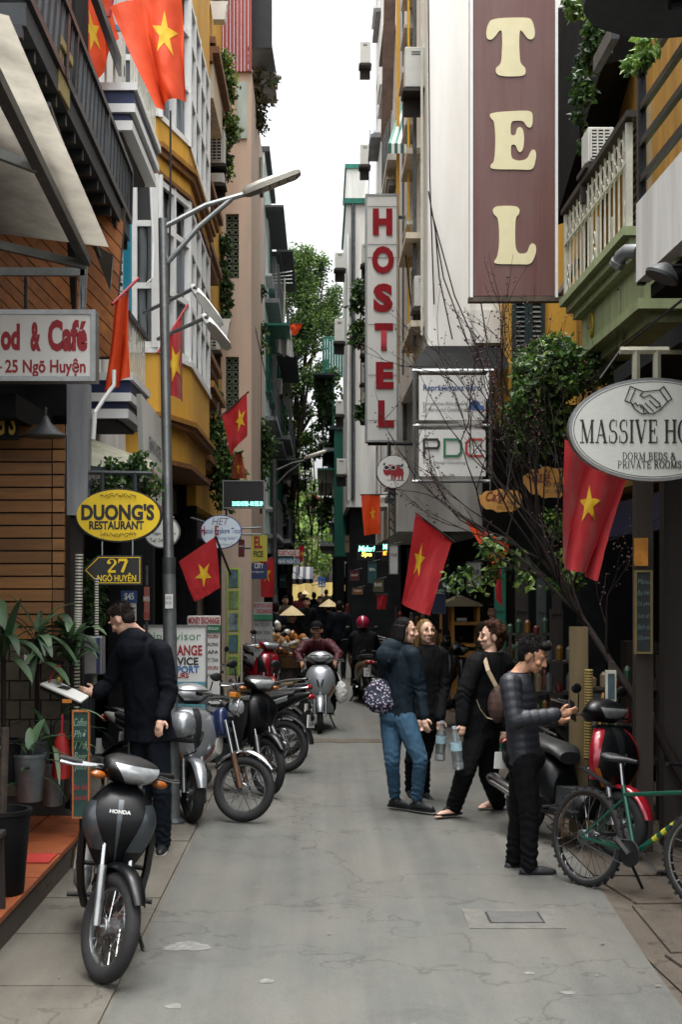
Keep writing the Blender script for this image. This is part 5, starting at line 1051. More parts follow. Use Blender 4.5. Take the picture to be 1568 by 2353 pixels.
vine('dark creeper hanging under the eaves beside the hotel sign', [(1330, 60, 1385, 180, 12, .1), (1325, 180, 1350, 330, 8, .09)], 13.0, .07, [m_lfd, m_lf, m_lfd], 29, [(1335, 40, 13.1), (1335, 340, 13.1)])
vine('small leaves over the sign bracket above the yellow oval', [(250, 1050, 340, 1090, 8, .08), (230, 1095, 350, 1130, 9, .09), (190, 1270, 230, 1420, 10, .09)], 11.9, .06, [m_lfd, m_lf], 9, [(240, 1050, 11.9), (330, 1130, 11.9)])
sh_ = T('shrub', 'dense green shrub under the green balcony', 'shrub', P(1290, 930, 14.6))
crown(sh_, clumps_px(1185, 830, 1300, 960, 12.9, 22, .15, 150, 3, .3) + clumps_px(1250, 785, 1315, 880, 12.9, 12, .12, 130, 5, .3) + clumps_px(1300, 815, 1440, 880, 13.5, 16, .12, 110, 6, .3) + clumps_px(1180, 930, 1320, 1040, 13.8, 14, .14, 110, 8, .3), .075, [m_lf, m_lfl, m_lfd, m_lf], 9, 'foliage')
q = MB(); q.tube([P(1300, 960, 14.8), P(1270, 860, 14.9), P(1290, 800, 14.8)], .02, 6); q.build('stem', m_twig, sh_)
# bare blossom tree
bt = T('blossom_tree', 'bare peach blossom tree with red buds leaning over the lane', 'tree', P(1640, 2000, 10.9))
b = MB(); tp = [Vector((P(1615, 0, 10.8).x, 10.8, 0.05)), P(1590, 1820, 10.8), P(1500, 1660, 11.0), P(1420, 1545, 11.4), P(1345, 1430, 12.0), P(1290, 1340, 12.6), P(1240, 1280, 13.0)]; b.tube(tp, [.045, .042, .036, .03, .026, .022, .018], 9); b.build('trunk', m_twig, bt, smooth=True)
r2 = random.Random(21); tips = []; b = MB()
for k in range(15):
    s0 = tp[4].lerp(tp[6], r2.random()); tgt = P(r2.uniform(950, 1240), r2.uniform(880, 1150), r2.uniform(12.4, 14)); dr = (tgt - s0); branches(b, s0, dr.normalized(), dr.length * .5, .016, 3, r2, tips, .32, .18)
for k in range(5):
    s0 = tp[3].lerp(tp[5], r2.random()); branches(b, s0, Vector((r2.gauss(0, .5), r2.gauss(0, .4), .8)).normalized(), .5, .014, 2, r2, tips, .5, .1)
o = b.build('branches', m_twig, bt); o['kind'] = 'stuff'
m_bud = mat('red_bud', '400d16', .6, var=.3, bump=0); b = MB()
for (p, d_) in tips:
    for k in range(3):
        b.ball(p - d_ * r2.uniform(0, .25) + Vector((r2.gauss(0, .02), r2.gauss(0, .02), r2.gauss(0, .02))), r2.uniform(.004, .010), 5)
o = b.build('buds', m_bud, bt); o['kind'] = 'stuff'
crown(bt, clumps_px(1115, 1250, 1230, 1330, 13, 9, .1, 40, 31, .3) + clumps_px(1040, 1310, 1140, 1360, 13.5, 6, .1, 30, 32, .3) + clumps_px(1280, 1240, 1340, 1350, 12.5, 8, .1, 60, 33, .3) + clumps_px(1250, 1160, 1300, 1240, 12.8, 5, .1, 50, 33, .2), .075, [m_lf, m_lfd, m_lfl], 12, 'leaves')
# broad leaved pot plants on the cafe terrace
def strap(b, p, d, L, w, droop, r2):
    side = d.cross(Vector((0, 0, 1))).normalized(); q = p.copy(); v = d.copy(); N = 7; ring = []
    for i in range(N + 1):
        t = i / N; ww = w * math.sin(PI * (t * .92 + .06)) ** .7; ring.append((q - side * ww + Vector((0, 0, .25 * ww)), q.copy(), q + side * ww + Vector((0, 0, .25 * ww)))); v = (v + Vector((0, 0, -droop / N))).normalized(); q = q + v * L / N
    i0 = len(b.v)
    for r_ in ring: b.v += list(r_)
    for i in range(N):
        for k in (0, 1): b.f.append([i0 + i * 3 + k, i0 + i * 3 + k + 1, i0 + (i + 1) * 3 + k + 1, i0 + (i + 1) * 3 + k]); b.m.append(0)
m_str = leafmat('strap_leaf', '2a4a2c', .2); m_strl = leafmat('strap_leaf_light', '4f6e4a', .2)
m_pot = mat('dark_pot', '0e0f11', .6, var=.2, spec=.2); m_zinc = mat('zinc_pot', '6c7478', .4, .7, var=.25); m_clay = mat('grey_pot', '4c4e4e', .7)
def potplant(label, x, y, d, n, L, w, pot, hp, rp, seed, m_l, stemh=.0):
    r2 = random.Random(seed); base = P(x, y, d); pp = T('pot_plant', label, 'plant', (base.x, d, base.z), 'pot plants on the cafe terrace')
    q = MB(); q.lathe([(rp * .7, 0), (rp * .75, .01), (rp, hp), (rp * 1.06, hp), (rp * 1.06, hp + .02), (rp * .9, hp + .02), (rp * .88, hp - .03), (.0, hp - .03)], 20, Matrix.Translation(base)); q.build('pot', pot, pp, smooth=True)
    top = base + Vector((0, 0, hp + stemh)); q = MB(); q.tube([base + Vector((0, 0, hp - .05)), top], .018, 6); q.build('stem', m_twig, pp)
    for k in range(n):
        an = r2.uniform(0, 2 * PI); el = r2.uniform(.3, 1.3); dd = Vector((math.cos(an) * math.cos(el), math.sin(an) * math.cos(el), math.sin(el)))
        b = MB(); strap(b, top + Vector((0, 0, r2.uniform(-.25, .03) if stemh else 0)), dd, L * r2.uniform(.7, 1.2), w * r2.uniform(.7, 1.2), r2.uniform(.9, 2.2), r2); b.build('leaf', m_l if k % 3 else m_strl, pp, smooth=2)
potplant('tall dracaena with drooping pale leaves against the slatted pier', 85, 1790, 10.9, 22, .42, .035, m_zinc, .28, .11, 1, m_str, .85)
potplant('tall dark dracaena beside the striped conduit', 165, 1820, 11.1, 24, .4, .035, m_clay, .25, .1, 2, m_str, .95)
potplant('arching leafy plant at the left frame edge', 8, 1800, 10.2, 18, .5, .035, m_pot, .3, .13, 3, m_str, .8)
potplant('low plant with thin arching leaves below the menu stand', 120, 1850, 10.6, 14, .5, .018, m_zinc, .3, .1, 4, m_str, .3)
potplant('squat leafy plant in a zinc bucket beside the red bag', 68, 1840, 10.2, 12, .3, .03, m_zinc, .32, .12, 5, m_str, .05)
# ------------------------------------------------------------------ air conditioners
m_ac = mat('ac_casing', 'b9bab4', .5, var=.15, dirt='7c7868'); m_acd = mat('ac_dark', '2a2c2e', .6)
def ac(label, x0, y0, x1, y1, d, style=0, br=True):
    a, e = P(x0, y1, d), P(x1, y0, d); w_, h_ = e.x - a.x, e.z - a.z; c = (a + e) / 2
    r_ = T('air_conditioner', label, 'air conditioner', (c.x, d, a.z), 'air conditioner units on the facades')
    q = MB(); q.bb((a.x, d, a.z), (e.x, d + .32, e.z)); q.build('casing', m_ac, r_, bevel=.012)
    if style == 0:
        q = MB(); q.bb((a.x + w_ * .1, d - .004, a.z + h_ * .08), (e.x - w_ * .16, d + .002, e.z - h_ * .08)); q.build('vent', m_acd, r_)
        n = 9
        for i in range(n + 1):
            q = MB(); zz = a.z + h_ * (.08 + .84 * i / n); q.beam((a.x + w_ * .1, d - .012, zz), (e.x - w_ * .16, d - .012, zz), .014); q.build('grille_bar', m_ac, r_)
        for i in range(4):
            q = MB(); xx = a.x + w_ * (.1 + .74 * i / 3); q.beam((xx, d - .022, a.z + h_ * .08), (xx, d - .022, e.z - h_ * .08), .014); q.build('grille_bar', m_ac, r_)
    else:
        for i in range(2):
            q = MB(); q.bb((a.x + w_ * .3, d - .006, e.z - h_ * (.14 + .06 * i)), (e.x - w_ * .3, d + .002, e.z - h_ * (.12 + .06 * i))); q.build('vent', m_acd, r_)
    if br:
        q = MB(); q.bb((a.x - .03, d - .03, a.z - .06), (e.x + .03, d + .4, a.z - .02)); q.bb((a.x, d + .3, a.z - .28), (e.x, d + .38, a.z - .06)); q.build('bracket', m_dark2, r_)
    return r_
k = 0
for (lab, x0, y0, x1, y1, d, st) in (('white air conditioner with square grille below the ochre cornice', 472, 298, 516, 375, 24, 0), ('small air conditioner half under the big upper one', 472, 398, 515, 420, 24, 0), ('air conditioner beside the white flower box on the ochre house', 463, 728, 504, 804, 24, 0), ('air conditioner on the mint house above the street lamp', 575, 360, 604, 414, 30.5, 0),
  ('air conditioner high on the white tower edge', 931, 108, 982, 200, 18.6, 1), ('lower air conditioner on the white tower edge', 953, 634, 990, 704, 18.8, 1), ('air conditioner at the top of the slim white house', 828, 96, 852, 145, 34, 1), ('air conditioner on the cream house below the balcony curve', 828, 332, 850, 378, 34, 1), ('air conditioner standing out from the slim white house', 770, 580, 793, 616, 35.5, 1), ('air conditioner above the green tin wall', 769, 734, 792, 784, 35.5, 1), ('air conditioner on the far dark house below tin wall', 772, 920, 790, 952, 35.5, 1), ('air conditioner above the far lamp arm on the right', 774, 1054, 796, 1090, 35.5, 1),
  ('topmost of the units stacked left of the hostel sign', 832, 560, 846, 605, 32, 1), ('second unit down left of the hostel sign', 831, 764, 845, 812, 32, 1), ('third unit down left of the hostel sign', 830, 834, 845, 880, 32, 1), ('lowest of the units left of the hostel sign', 830, 890, 845, 945, 32, 1), ('air conditioner resting on the cream iron railing balcony', 1352, 292, 1412, 372, 12.6, 0), ('small unit deep on the left beside the tree', 636, 1225, 650, 1258, 38, 0), ('unit on the dark wall under the tree', 634, 870, 648, 905, 38, 0), ('unit on the grey house by the hanging flag cloth', 604, 780, 620, 830, 36, 0)):
    ac(lab, x0, y0, x1, y1, d, st)
# flower boxes
for (lab, x, y, d, ww) in (('white flower box hung on the peach wall corner', 512, 755, 25.2, .26), ('white flower box at the top of the ochre corner house', 504, 30, 24.2, .28), ('cream plant pot on the vine covered ledge', 490, 930, 23.4, .2)):
    fb = T('flower_box', lab, 'planter', P(x, y, d)); c = P(x, y, d); q = MB(); q.loft([[c + Vector((sx * ww * k_, sy * .12, zz)) for sx, sy in ((-.5, -1), (.5, -1), (.5, 1), (-.5, 1))] for k_, zz in ((.7, -.16), (1, .1), (1.1, .1), (1.1, .15))]); q.build('box', m_whiteclean, fb)
    crown(fb, [(c + Vector((0, 0, .2)), (.16, .1, .12), 90)], .08, [m_lf, m_lfd], int(x), 'plant')
# ------------------------------------------------------------------ lamp posts
def lamp(label, base, top, elbow, tip, head, d, r, col, low=None):
    lp = T('lamp_post', label, 'lamp post', base, 'street lamp posts'); base = Vector(base)
    mid = base.lerp(P(*top, d), .42)
    q = MB(); q.tube([base, mid], [r * 1.35, r * 1.25], 12); q.build('lower_pole', mat('grey_pole', '6f7474', .5, .5, var=.25), lp, smooth=True)
    q = MB(); q.tube([mid, P(*top, d)], [r * 1.0, r * .85], 12); q.build('upper_pole', col, lp, smooth=True)
    q = MB(); q.tube([mid - Vector((0, 0, .04)), mid + Vector((0, 0, .1))], r * 1.3, 12); q.build('collar', m_steeld, lp, smooth=True)
    q = MB(); q.lathe([(r * 2.4, 0), (r * 2.4, .02), (r * 1.4, .05)], 12, Matrix.Translation(base)); q.build('base_plate', m_steeld, lp)
    for (a_, e_) in elbow:
        q = MB(); q.tube([P(*a_, d), P(*a_, d).lerp(P(*e_, d), .5) + Vector((0, 0, .04)), P(*e_, d)], r * .5, 8); q.build('arm', col, lp, smooth=True)
    h0, h1 = P(*head[0], d), P(*head[1], d); ax = (h1 - h0).normalized(); L = (h1 - h0).length; hd = MB(); up = Vector((0, 0, 1)); up = (up - ax * up.dot(ax)).normalized(); sd = ax.cross(up)
    hd.loft([[h0 + ax * L * t + sd * w_ * sx + up * h_ * sz for sx, sz in ((-1, -.6), (1, -.6), (1, .3), (.6, 1), (-.6, 1), (-1, .3))] for t, w_, h_ in ((0, r * .8, r * .7), (.08, r * 1.6, r * 1.0), (.3, r * 1.9, r * 1.1), (.92, r * 1.8, r * .95), (1, r * 1.2, r * .6))]); h_ = hd.build('lamp_head', mat('lamp_casing', '8d8a80', .5, .3), lp, smooth=True)
    for i in range(4):
        q = MB(); c = h0 + ax * L * (.36 + .16 * i) - up * r * .72; q.beam(c - ax * L * .06, c + ax * L * .06, r * 2.6, r * .12, up); q.build('led_panel', mat('led_panel_off', 'b8b09a', .3), h_)
    return lp
lp = lamp('grey street lamp post with long arm rising beside the bent man', (P(398, 0, 12.2).x, 12.2, 0.008), (374, 503), [((381, 520), (565, 446)), ((384, 605), (532, 458))], None, ((560, 446), (690, 396)), 12.2, .046, m_steel)
q = MB(); a, e = P(378, 1398, 12.1), P(398, 1365, 12.1); q.bb((a.x + .004, 12.125, a.z), (e.x - .004, 12.13, e.z)); st = q.build('sticker', m_signw, lp); ptxt('CHO THUE', 381, 1370, 394, 1377, 12.12, m_ink, st); ptxt('0912 345', 381, 1382, 394, 1388, 12.12, m_ink, st)
lamp('slim far street lamp post with arm over the lane', (P(634, 0, 27).x, 27, 0), (631, 1055), [((633, 1082), (712, 1056)), ((634, 1115), (690, 1066))], None, ((700, 1054), (750, 1037)), 27, .04, m_steeld)
# floodlights
for (lab, a_, b_, h0, h1) in (('upper white floodlight on an arm beside the ochre bay', (330, 720), (452, 660), (446, 664), (504, 742)), ('lower white floodlight on an arm beside the ochre bay', (362, 780), (478, 728), (472, 732), (522, 795))):
    fl = T('floodlight', lab, 'floodlight', P(*h0, 13.6), 'floodlights beside the ochre bay'); q = MB(); q.tube([P(*a_, 13.9), P(*b_, 13.6)], .02, 8); q.build('arm', m_steel, fl, smooth=True)
    A0, A1 = P(*h0, 13.6), P(*h1, 15.2); ax = (A1 - A0).normalized(); sd = Vector((.75, 0, .45)); q = MB(); up = ax.cross(sd).normalized()
    q.loft([[A0.lerp(A1, t) + sd * w_ * s1 + up * .05 * s2 for s1, s2 in ((-1, -1), (1, -1), (1, 1), (-1, 1))] for t, w_ in ((0, .025), (.2, .05), (.85, .06), (1, .035))]); q.build('head', m_whiteclean, fl, bevel=.01)
    q = MB(); q.ball(A0.lerp(A1, .45) - up * .055, .02, 8); q.build('bolt', m_blk, fl)
# wires
m_wire = mat('black_cable', '17181a', .6, var=0, bump=0)
def cable(label, pts, r=.008, m=None):
    ps = [P(*p) for p in pts]; out = []
    for i in range(len(ps) - 1):
        for k in range(8): out.append(ps[i].lerp(ps[i + 1], k / 8))
    out.append(ps[-1]); q = MB(); q.tube(out, r, 5); tag(q.build('cable', m or m_wire), label, 'cable', 'overhead cables')
for i, (lab, pts) in enumerate((('cable running down the white tower beside the air conditioner', [(1000, 520, 17.8), (1010, 640, 17.8), (1040, 780, 17.7)]), ('steeper cable fanning across the white tower', [(985, 440, 17.8), (1020, 640, 17.8), (1075, 790, 17.6)]), ('outer cable fanning across the white tower', [(990, 480, 17.8), (1045, 680, 17.8), (1100, 805, 17.6)]), ('cable hanging in front of the Büro board', [(1105, 690, 16.6), (1122, 800, 16.2), (1135, 960, 15.9)]), ('long cable down the left edge of white tower', [(985, -20, 17.9), (988, 400, 17.9), (998, 700, 17.9)]), ('cable drooping under the white balcony panel', [(1380, 870, 9.8), (1430, 800, 9.8), (1568, 690, 9.0)]), ('cable sagging over the far junction', [(655, 1350, 50), (720, 1335, 50), (800, 1325, 50)]), ('thicker cable crossing the far lane', [(640, 1290, 44), (720, 1345, 44), (830, 1318, 44)]), ('cable down the ochre wall behind flag', [(392, 255, 16.8), (392, 420, 16.8), (388, 700, 16.8)]), ('white cable loop in front of curtained window', [(345, 410, 16.7), (352, 560, 16.7), (350, 640, 16.6), (335, 655, 16.6)]))):
    cable(lab, pts, .009 if i < 8 else .013, m_whiteclean if 'white cable' in lab else None)
# TV aerial and drying cloths
an = T('tv_aerial', 'white TV aerial sticking out from the grey house', 'aerial', P(655, 800, 37)); q = MB(); q.tube([P(652, 820, 37), P(654, 640, 37)], .03, 6); q.build('mast', m_rail, an)
for i in range(4):
    q = MB(); q.tube([P(628, 630 + i * 7, 37), P(672, 624 + i * 9, 37)], .012, 5); q.build('rod', m_whiteclean, an)
q = MB(); q.tube([P(640, 625, 37), P(640, 660, 37)], .012, 5); q.build('boom', m_whiteclean, an)
flag('orange cloth drying on the pole of the grey house', [(656, 745, 36), (695, 745, 36), (684, 768, 36), (668, 772, 36)], None, 1, .06, ((630, 743, 36), (698, 744, 36)), m_flago, 30)
w_ = T('drying_cloth', 'white cloth drying below the orange cloth', 'cloth', P(645, 800, 35)); sheet(lambda u, v: P(628 + 40 * u + 8 * v, 745 + 65 * v + 12 * u, 35) + Vector((0, .06 * math.sin(u * 14 + v * 3), 0)), 20, 12).build('cloth', m_whiteclean, w_, smooth=2)
# ------------------------------------------------------------------ terrace and left clutter
m_tilec = mat('terracotta_tile', '8c4a28', .5, var=.2, scale=9); 
ter = T('tiled_terrace', 'raised terrace with orange terracotta tiles in front of the cafe', 'terrace', (-3, 9, 0))
q = MB(); q.bb((-4.2, 5.5, 0), (-1.8, 11.42, .178)); q.build('base', m_rough, ter)
tile_me = None
for i in range(15):
    for j in range(6):
        q = MB(); x1_ = -1.79 - j * .4; y0_ = 5.5 + i * .395; q.bb((x1_ - .385, y0_, .17), (x1_, y0_ + .38, .2 + rnd.uniform(-.003, .003))); q.build('tile', m_tilec, ter)
q = MB(); a = P(85, 2020, 9.0); q.bb((a.x - .3, 9.5, .2025), (a.x - .02, 9.8, .209)); tag(q.build('door_mat', mat('red_mat', 'a0241c', .8)), 'small red mat on the terracotta terrace', 'mat')
def corrug(label, pts, r, m1, m2, n=40, cat='conduit'):
    r_ = T('ribbed_conduit', label, cat, pts[-1]); ps = [Vector(p) for p in pts]; L = len(ps) - 1; 
    q = MB(); q.tube(ps, r * .86, 10); q.build('core', m2, r_)
    for i in range(n):
        t = i / n * L; k = int(t); p = ps[k].lerp(ps[k + 1], t - k); dd = (ps[k + 1] - ps[k]).normalized() * ((ps[-1] - ps[0]).length / n * .28)
        q = MB(); q.tube([p - dd, p + dd], r, 10); q.build('rib', m1, r_)
corrug('black and white ribbed conduit beside the slatted pier', [P(182, 1275, 11.32), P(180, 1400, 11.32), P(174, 1500, 11.32), P(176, 1640, 11.32)], .032, m_rail, m_blk, 52)
corrug('thin ribbed conduit behind the meter box', [P(222, 1330, 11.5), P(222, 1480, 11.5), P(216, 1600, 11.5)], .018, m_rail, m_blk, 50)
mb = T('meter_box', 'grey electricity meter box behind the dracaena', 'meter box', P(212, 1550, 11.4)); a, e = P(192, 1550, 11.4), P(236, 1462, 11.4); q = MB(); q.bb((a.x, 11.4, a.z), (e.x, 11.55, e.z)); q.build('box', m_alu, mb, bevel=.01); q = MB(); q.bb((e.x - .05, 11.39, a.z + .01), (e.x - .02, 11.402, e.z - .01)); q.build('label_strip', m_blue, mb)
sk = T('wall_socket', 'white double wall socket on the pier', 'socket', P(74, 1520, 11.34)); a, e = P(55, 1525, 11.34), P(94, 1503, 11.34); q = MB(); q.bb((a.x, 11.33, a.z), (e.x, 11.39, e.z)); q.build('plate', m_signw, sk, bevel=.006)
for xx in (66, 82): q = MB(); q.tube([P(xx, 1513, 11.325), P(xx, 1513, 11.335)], .008, 8); q.build('hole', m_ink, sk)
ms = T('menu_stand', 'menu stand with open white menu booklet and orange clip', 'menu stand', P(185, 1850, 10.5)); A0, A1, A2, A3 = P(92, 1574, 10.75), P(122, 1563, 10.9), P(204, 1602, 10.7), P(186, 1616, 10.5)
q = MB(); up = Vector((0, 0, .012)); q.add([A0, A1, A2, A3, A0 + up, A1 + up, A2 + up, A3 + up], [(3, 2, 1, 0), (4, 5, 6, 7), (0, 1, 5, 4), (1, 2, 6, 5), (2, 3, 7, 6), (3, 0, 4, 7)]); q.build('menu', m_signw, ms)
q = MB(); dn_ = Vector((0, 0, -.03)); q.add([p + dn_ for p in (A0, A1, A2, A3)] + [p + dn_ * .1 for p in (A0, A1, A2, A3)], [(3, 2, 1, 0), (4, 5, 6, 7), (0, 1, 5, 4), (1, 2, 6, 5), (2, 3, 7, 6), (3, 0, 4, 7)]); q.build('tray', m_blk, ms)
q = MB(); c = A0.lerp(A2, .35) + Vector((0, 0, .014)); q.add([c, c + (A2 - A0) * .22, c + (A2 - A0) * .2 + (A1 - A0) * .5, c + (A1 - A0) * .5], [(0, 1, 2, 3)]); q.build('menu_photo', mat('dark_print', '2c2e33', .5, var=.6, scale=20), ms)
q = MB(); q.box(P(160, 1612, 10.58) + Vector((0, 0, .005)), (.1, .05, .025)); q.build('clip', mat('orange_plastic', 'b8701c', .5), ms)
q = MB(); c = P(188, 1625, 10.65); q.tube([c, Vector((c.x, c.y, .2))], .02, 8); q.build('post', m_blk, ms)
bl = T('hanging_bauble', 'gold bauble hung on a red hooked wire over the menu', 'ornament', P(137, 1538, 10.8)); q = MB(); q.tube([P(110, 1572, 10.8), P(122, 1545, 10.8), P(132, 1530, 10.8), P(137, 1528, 10.8), P(138, 1538, 10.8)], .006, 6); q.build('hook', m_ired, bl, smooth=True); q = MB(); q.ball(P(136, 1559, 10.8), .033, 14); q.build('bauble', mat('gold_bauble', 'a8965a', .3, .7), bl, smooth=True)
cb = T('chalk_board', 'narrow green chalkboard standing under the menu stand', 'chalkboard', P(190, 1850, 10.4)); board(cb, 166, 1632, 206, 1880, 10.4, .03, mat('chalk_green', '21413c', .8, var=.2), m_plank, .012)
for i, tx in enumerate(('Coffee', 'Phở', 'Trà', 'Beer', 'Juice')): ptxt(tx, 170, 1650 + i * 26, 200, 1668 + i * 26, 10.4, mat('chalk', '7fa08c', .9, bump=0), cb, 0, .3)
for i, tx in enumerate(('Bún chả', 'Special')): ptxt(tx, 170, 1800 + i * 26, 200, 1814 + i * 26, 10.4, mat('chalk_red', 'a8343a', .9, bump=0), cb, 0, .3)
rb = T('red_bag', 'red cloth bag hanging beside the chalkboard', 'bag', P(142, 1790, 10.5)); q = MB(); c = P(142, 1735, 10.5); q.loft([[c + Vector((w_ * math.cos(a_), .05 * math.sin(a_), zz)) for a_ in [i * PI / 6 for i in range(12)]] for w_, zz in ((.03, .16), (.055, .1), (.07, -.05), (.075, -.15), (.06, -.17))]); q.build('cloth', mat('red_cloth', 'a01c1c', .6, var=.3, scale=8), rb, smooth=True); q = MB(); q.tube([c + Vector((0, 0, .16)), c + Vector((0, .02, .3))], .008, 6); q.build('strap', m_ired, rb)
q = MB(); a = P(35, 2055, 8.4); bp_ = T('planter_pot', 'large tapered black planter on the terrace edge', 'planter', (a.x, 8.5, .2)); q.lathe([(.12, .2), (.13, .21), (.17, .68), (.18, .685), (.18, .71), (.155, .71), (.15, .65), (0, .65)], 28, Matrix.Translation((P(5, 0, 8.6).x, 8.6, 0))); q.build('pot', m_pot, bp_, smooth=True); q = MB(); q.tube([(P(5, 0, 8.6).x, 8.6, .6), (P(5, 0, 8.6).x + .02, 8.6, 1.2)], .025, 7); q.build('stem', m_bark, bp_)
def chair(label, x, y, rz):
    r_ = T('wooden_chair', label, 'chair', (x, y, .2), 'dark wooden chairs on the terrace')
    for sx in (-.19, .19):
        for sy in (-.19, .19):
            q = MB(); q.beam((x + sx, y + sy, .2), (x + sx * .95, y + sy * .95, .62 if sy > 0 else 1.05), .035); q.build('leg', m_dark2, r_)
    q = MB(); q.box((x, y, .64), (.42, .42, .035)); q.build('seat', m_dark2, r_, bevel=.008)
    for zz in (.78, .9, 1.02):
        q = MB(); q.box((x, y - .185, zz), (.36, .02, .07)); q.build('back_slat', m_dark2, r_)
chair('dark wooden chair beside the black planter', -2.02, 8.0, 0); chair('dark wooden chair at the frame edge on the terrace', -2.05, 7.1, 0)
# ------------------------------------------------------------------ right clutter
m_pine = wood('pine', 'a8752c', (1, 1, .1), 10); 
ck = T('food_kiosk', 'narrow pine food kiosk with shelves and pitched top', 'kiosk', P(1060, 1605, 22.8)); d = 22.8; zz = lambda y_: P(0, y_, d).z; xx = lambda x_: P(x_, 0, d).x; dz = -zz(1604)
for x_ in (1041, 1100):
    for y_ in (22.8, 23.3):
        q = MB(); q.beam((xx(x_), y_, 0), (xx(x_), y_, zz(1385)), .05); q.build('post', m_pine, ck)
for x_ in (1022,):
    q = MB(); q.beam((xx(x_), 23.5, 0), (xx(x_), 23.5, zz(1390)), .04); q.build('post', m_pine, ck)
for y_ in (1432, 1482, 1502): q = MB(); q.bb((xx(1042), 22.8, zz(y_ + 4)), (xx(1099), 23.3, zz(y_ - 3))); q.build('shelf', m_pine, ck)
for i in range(5): q = MB(); q.bb((xx(1042) + i * .083, 22.78, max(.05, zz(1596))), (xx(1042) + i * .083 + .078, 22.8, zz(1497 - rnd.uniform(0, 8)))); q.build('board', m_pine, ck)
q = MB(); q.bb((xx(1022), 22.82, .05), (xx(1040), 23.4, zz(1500))); q.build('side_panel', m_grey, ck)
q = MB(); q.add([(xx(1016), 22.7, zz(1388)), (xx(1060), 22.7, zz(1368)), (xx(1108), 22.7, zz(1388)), (xx(1016), 23.5, zz(1388)), (xx(1060), 23.5, zz(1368)), (xx(1108), 23.5, zz(1388)), (xx(1016), 22.7, zz(1393)), (xx(1108), 22.7, zz(1393)), (xx(1016), 23.5, zz(1393)), (xx(1108), 23.5, zz(1393))], [(0, 3, 4, 1), (1, 4, 5, 2), (6, 7, 9, 8), (0, 1, 2, 7, 6), (3, 8, 9, 5, 4), (0, 6, 8, 3), (2, 5, 9, 7)]); q.build('roof', mat('grey_thatch', '7a7258', .8), ck)
q = MB(); q.bb((xx(1042), 23.28, zz(1500)), (xx(1099), 23.3, zz(1390))); q.build('back_panel', m_dark, ck)
q = MB(); q.tube([(xx(1052), 22.95, zz(1432) + .05), (xx(1075), 22.95, zz(1432) + .05)], .035, 8); tag(q.build('paper_roll', m_signw), 'white paper bundle on the top shelf of the pine kiosk', 'paper')
corrug('tan ribbed conduit on the pale board at the right', [P(1354, 1540, 11.2), P(1354, 1640, 11.2), P(1352, 1745, 11.2)], .034, mat('tan_rib', 'a08a4c', .6), m_dark2, 32)
q = MB(); a, e = P(1310, 1990, 11.4), P(1352, 1440, 11.4); q.bb((a.x, 11.4, 0), (e.x, 11.44, e.z)); q.build('plank', wood('pale_board', '5f5236', (1, 1, .05), 9), gb)
pf = T('framed_prints', 'column of three framed prints beside the tan conduit', 'framed prints', P(1405, 1760, 11))
for i in range(3):
    y0_ = 1540 + i * 78; a, e = P(1393, y0_ + 72, 11), P(1417, y0_, 11); q = MB(); q.bb((a.x, 11, a.z), (e.x, 11.03, e.z)); f_ = q.build('print_frame', m_rail, pf); q = MB(); q.bb((a.x + .015, 10.985, a.z + .025), (e.x - .015, 10.999, e.z - .025)); q.build('print', mat('tour_print_%d' % i, '3f5a62'), f_)
q = MB(); q.beam((P(1405, 0, 11.05).x, 11.05, 0), (P(1405, 0, 11.05).x, 11.05, P(0, 1520, 11).z), .04); q.build('back_post', m_oldw, pf)
bb_ = T('menu_blackboard', 'tall framed blackboard on the timber post at the right', 'blackboard', P(1480, 1500, 10.7)); board(bb_, 1459, 1310, 1500, 1502, 10.7, .03, mat('board_black', '14201f', .7, var=.3), mat('board_frame', '6a5c34', .7), .016)
for i in range(6): ptxt(['Menu', 'Bia Hơi', 'Cà phê', 'Sinh tố', 'Bánh mì', 'Open'][i], 1466, 1330 + i * 26, 1494, 1342 + i * 26, 10.7, mat('chalk_dim', '5a6e6c', .9, bump=0), bb_, 0, .2)
q = MB(); a, e = P(1459, 1300, 10.7), P(1490, 1236, 10.7); q.bb((a.x, 10.7, a.z), (e.x, 10.73, e.z)); pq = tag(q.build('lit_plaque', mat('amber_plaque', 'b5761c', .5, var=.3, scale=8)), 'amber plaque above the tall blackboard', 'plaque')
am = T('menu_board', 'leaning wooden menu board with chalk and pink lettering', 'menu board', P(1345, 1800, 11.5)); c0 = P(1349, 1670, 11.5); Mm = facing(c0, R(-12)) @ Matrix.Rotation(R(-6), 4, 'Z') @ Matrix.Rotation(R(-8), 4, 'X')
q = MB(); q.box((0, 0, 0), (.19, .56, .02), Mm); q.build('slate', mat('board_black', '14201f'), am)
for sx in (-.1, .1): q = MB(); q.box((sx, -.31, 0), (.018, 1.2, .03), Mm); q.build('side_rail', m_pine, am)
for i, (tx, mm) in enumerate((('Special Menu', 'chalk_w'), ('Big coffee', 'chalk_p'), ('30.000', 'chalk_w'), ('Noodle soup', 'chalk_p'), ('45.000', 'chalk_w'), ('Welcome', 'chalk_p'))): text(tx, Mm @ Matrix.Translation((0, .19 - i * .075, .011)), .13 if i % 2 == 0 else .12, .035, mat(mm, 'b8b8b0' if mm == 'chalk_w' else 'b83a6a', .9, bump=0), am, shear=.3)
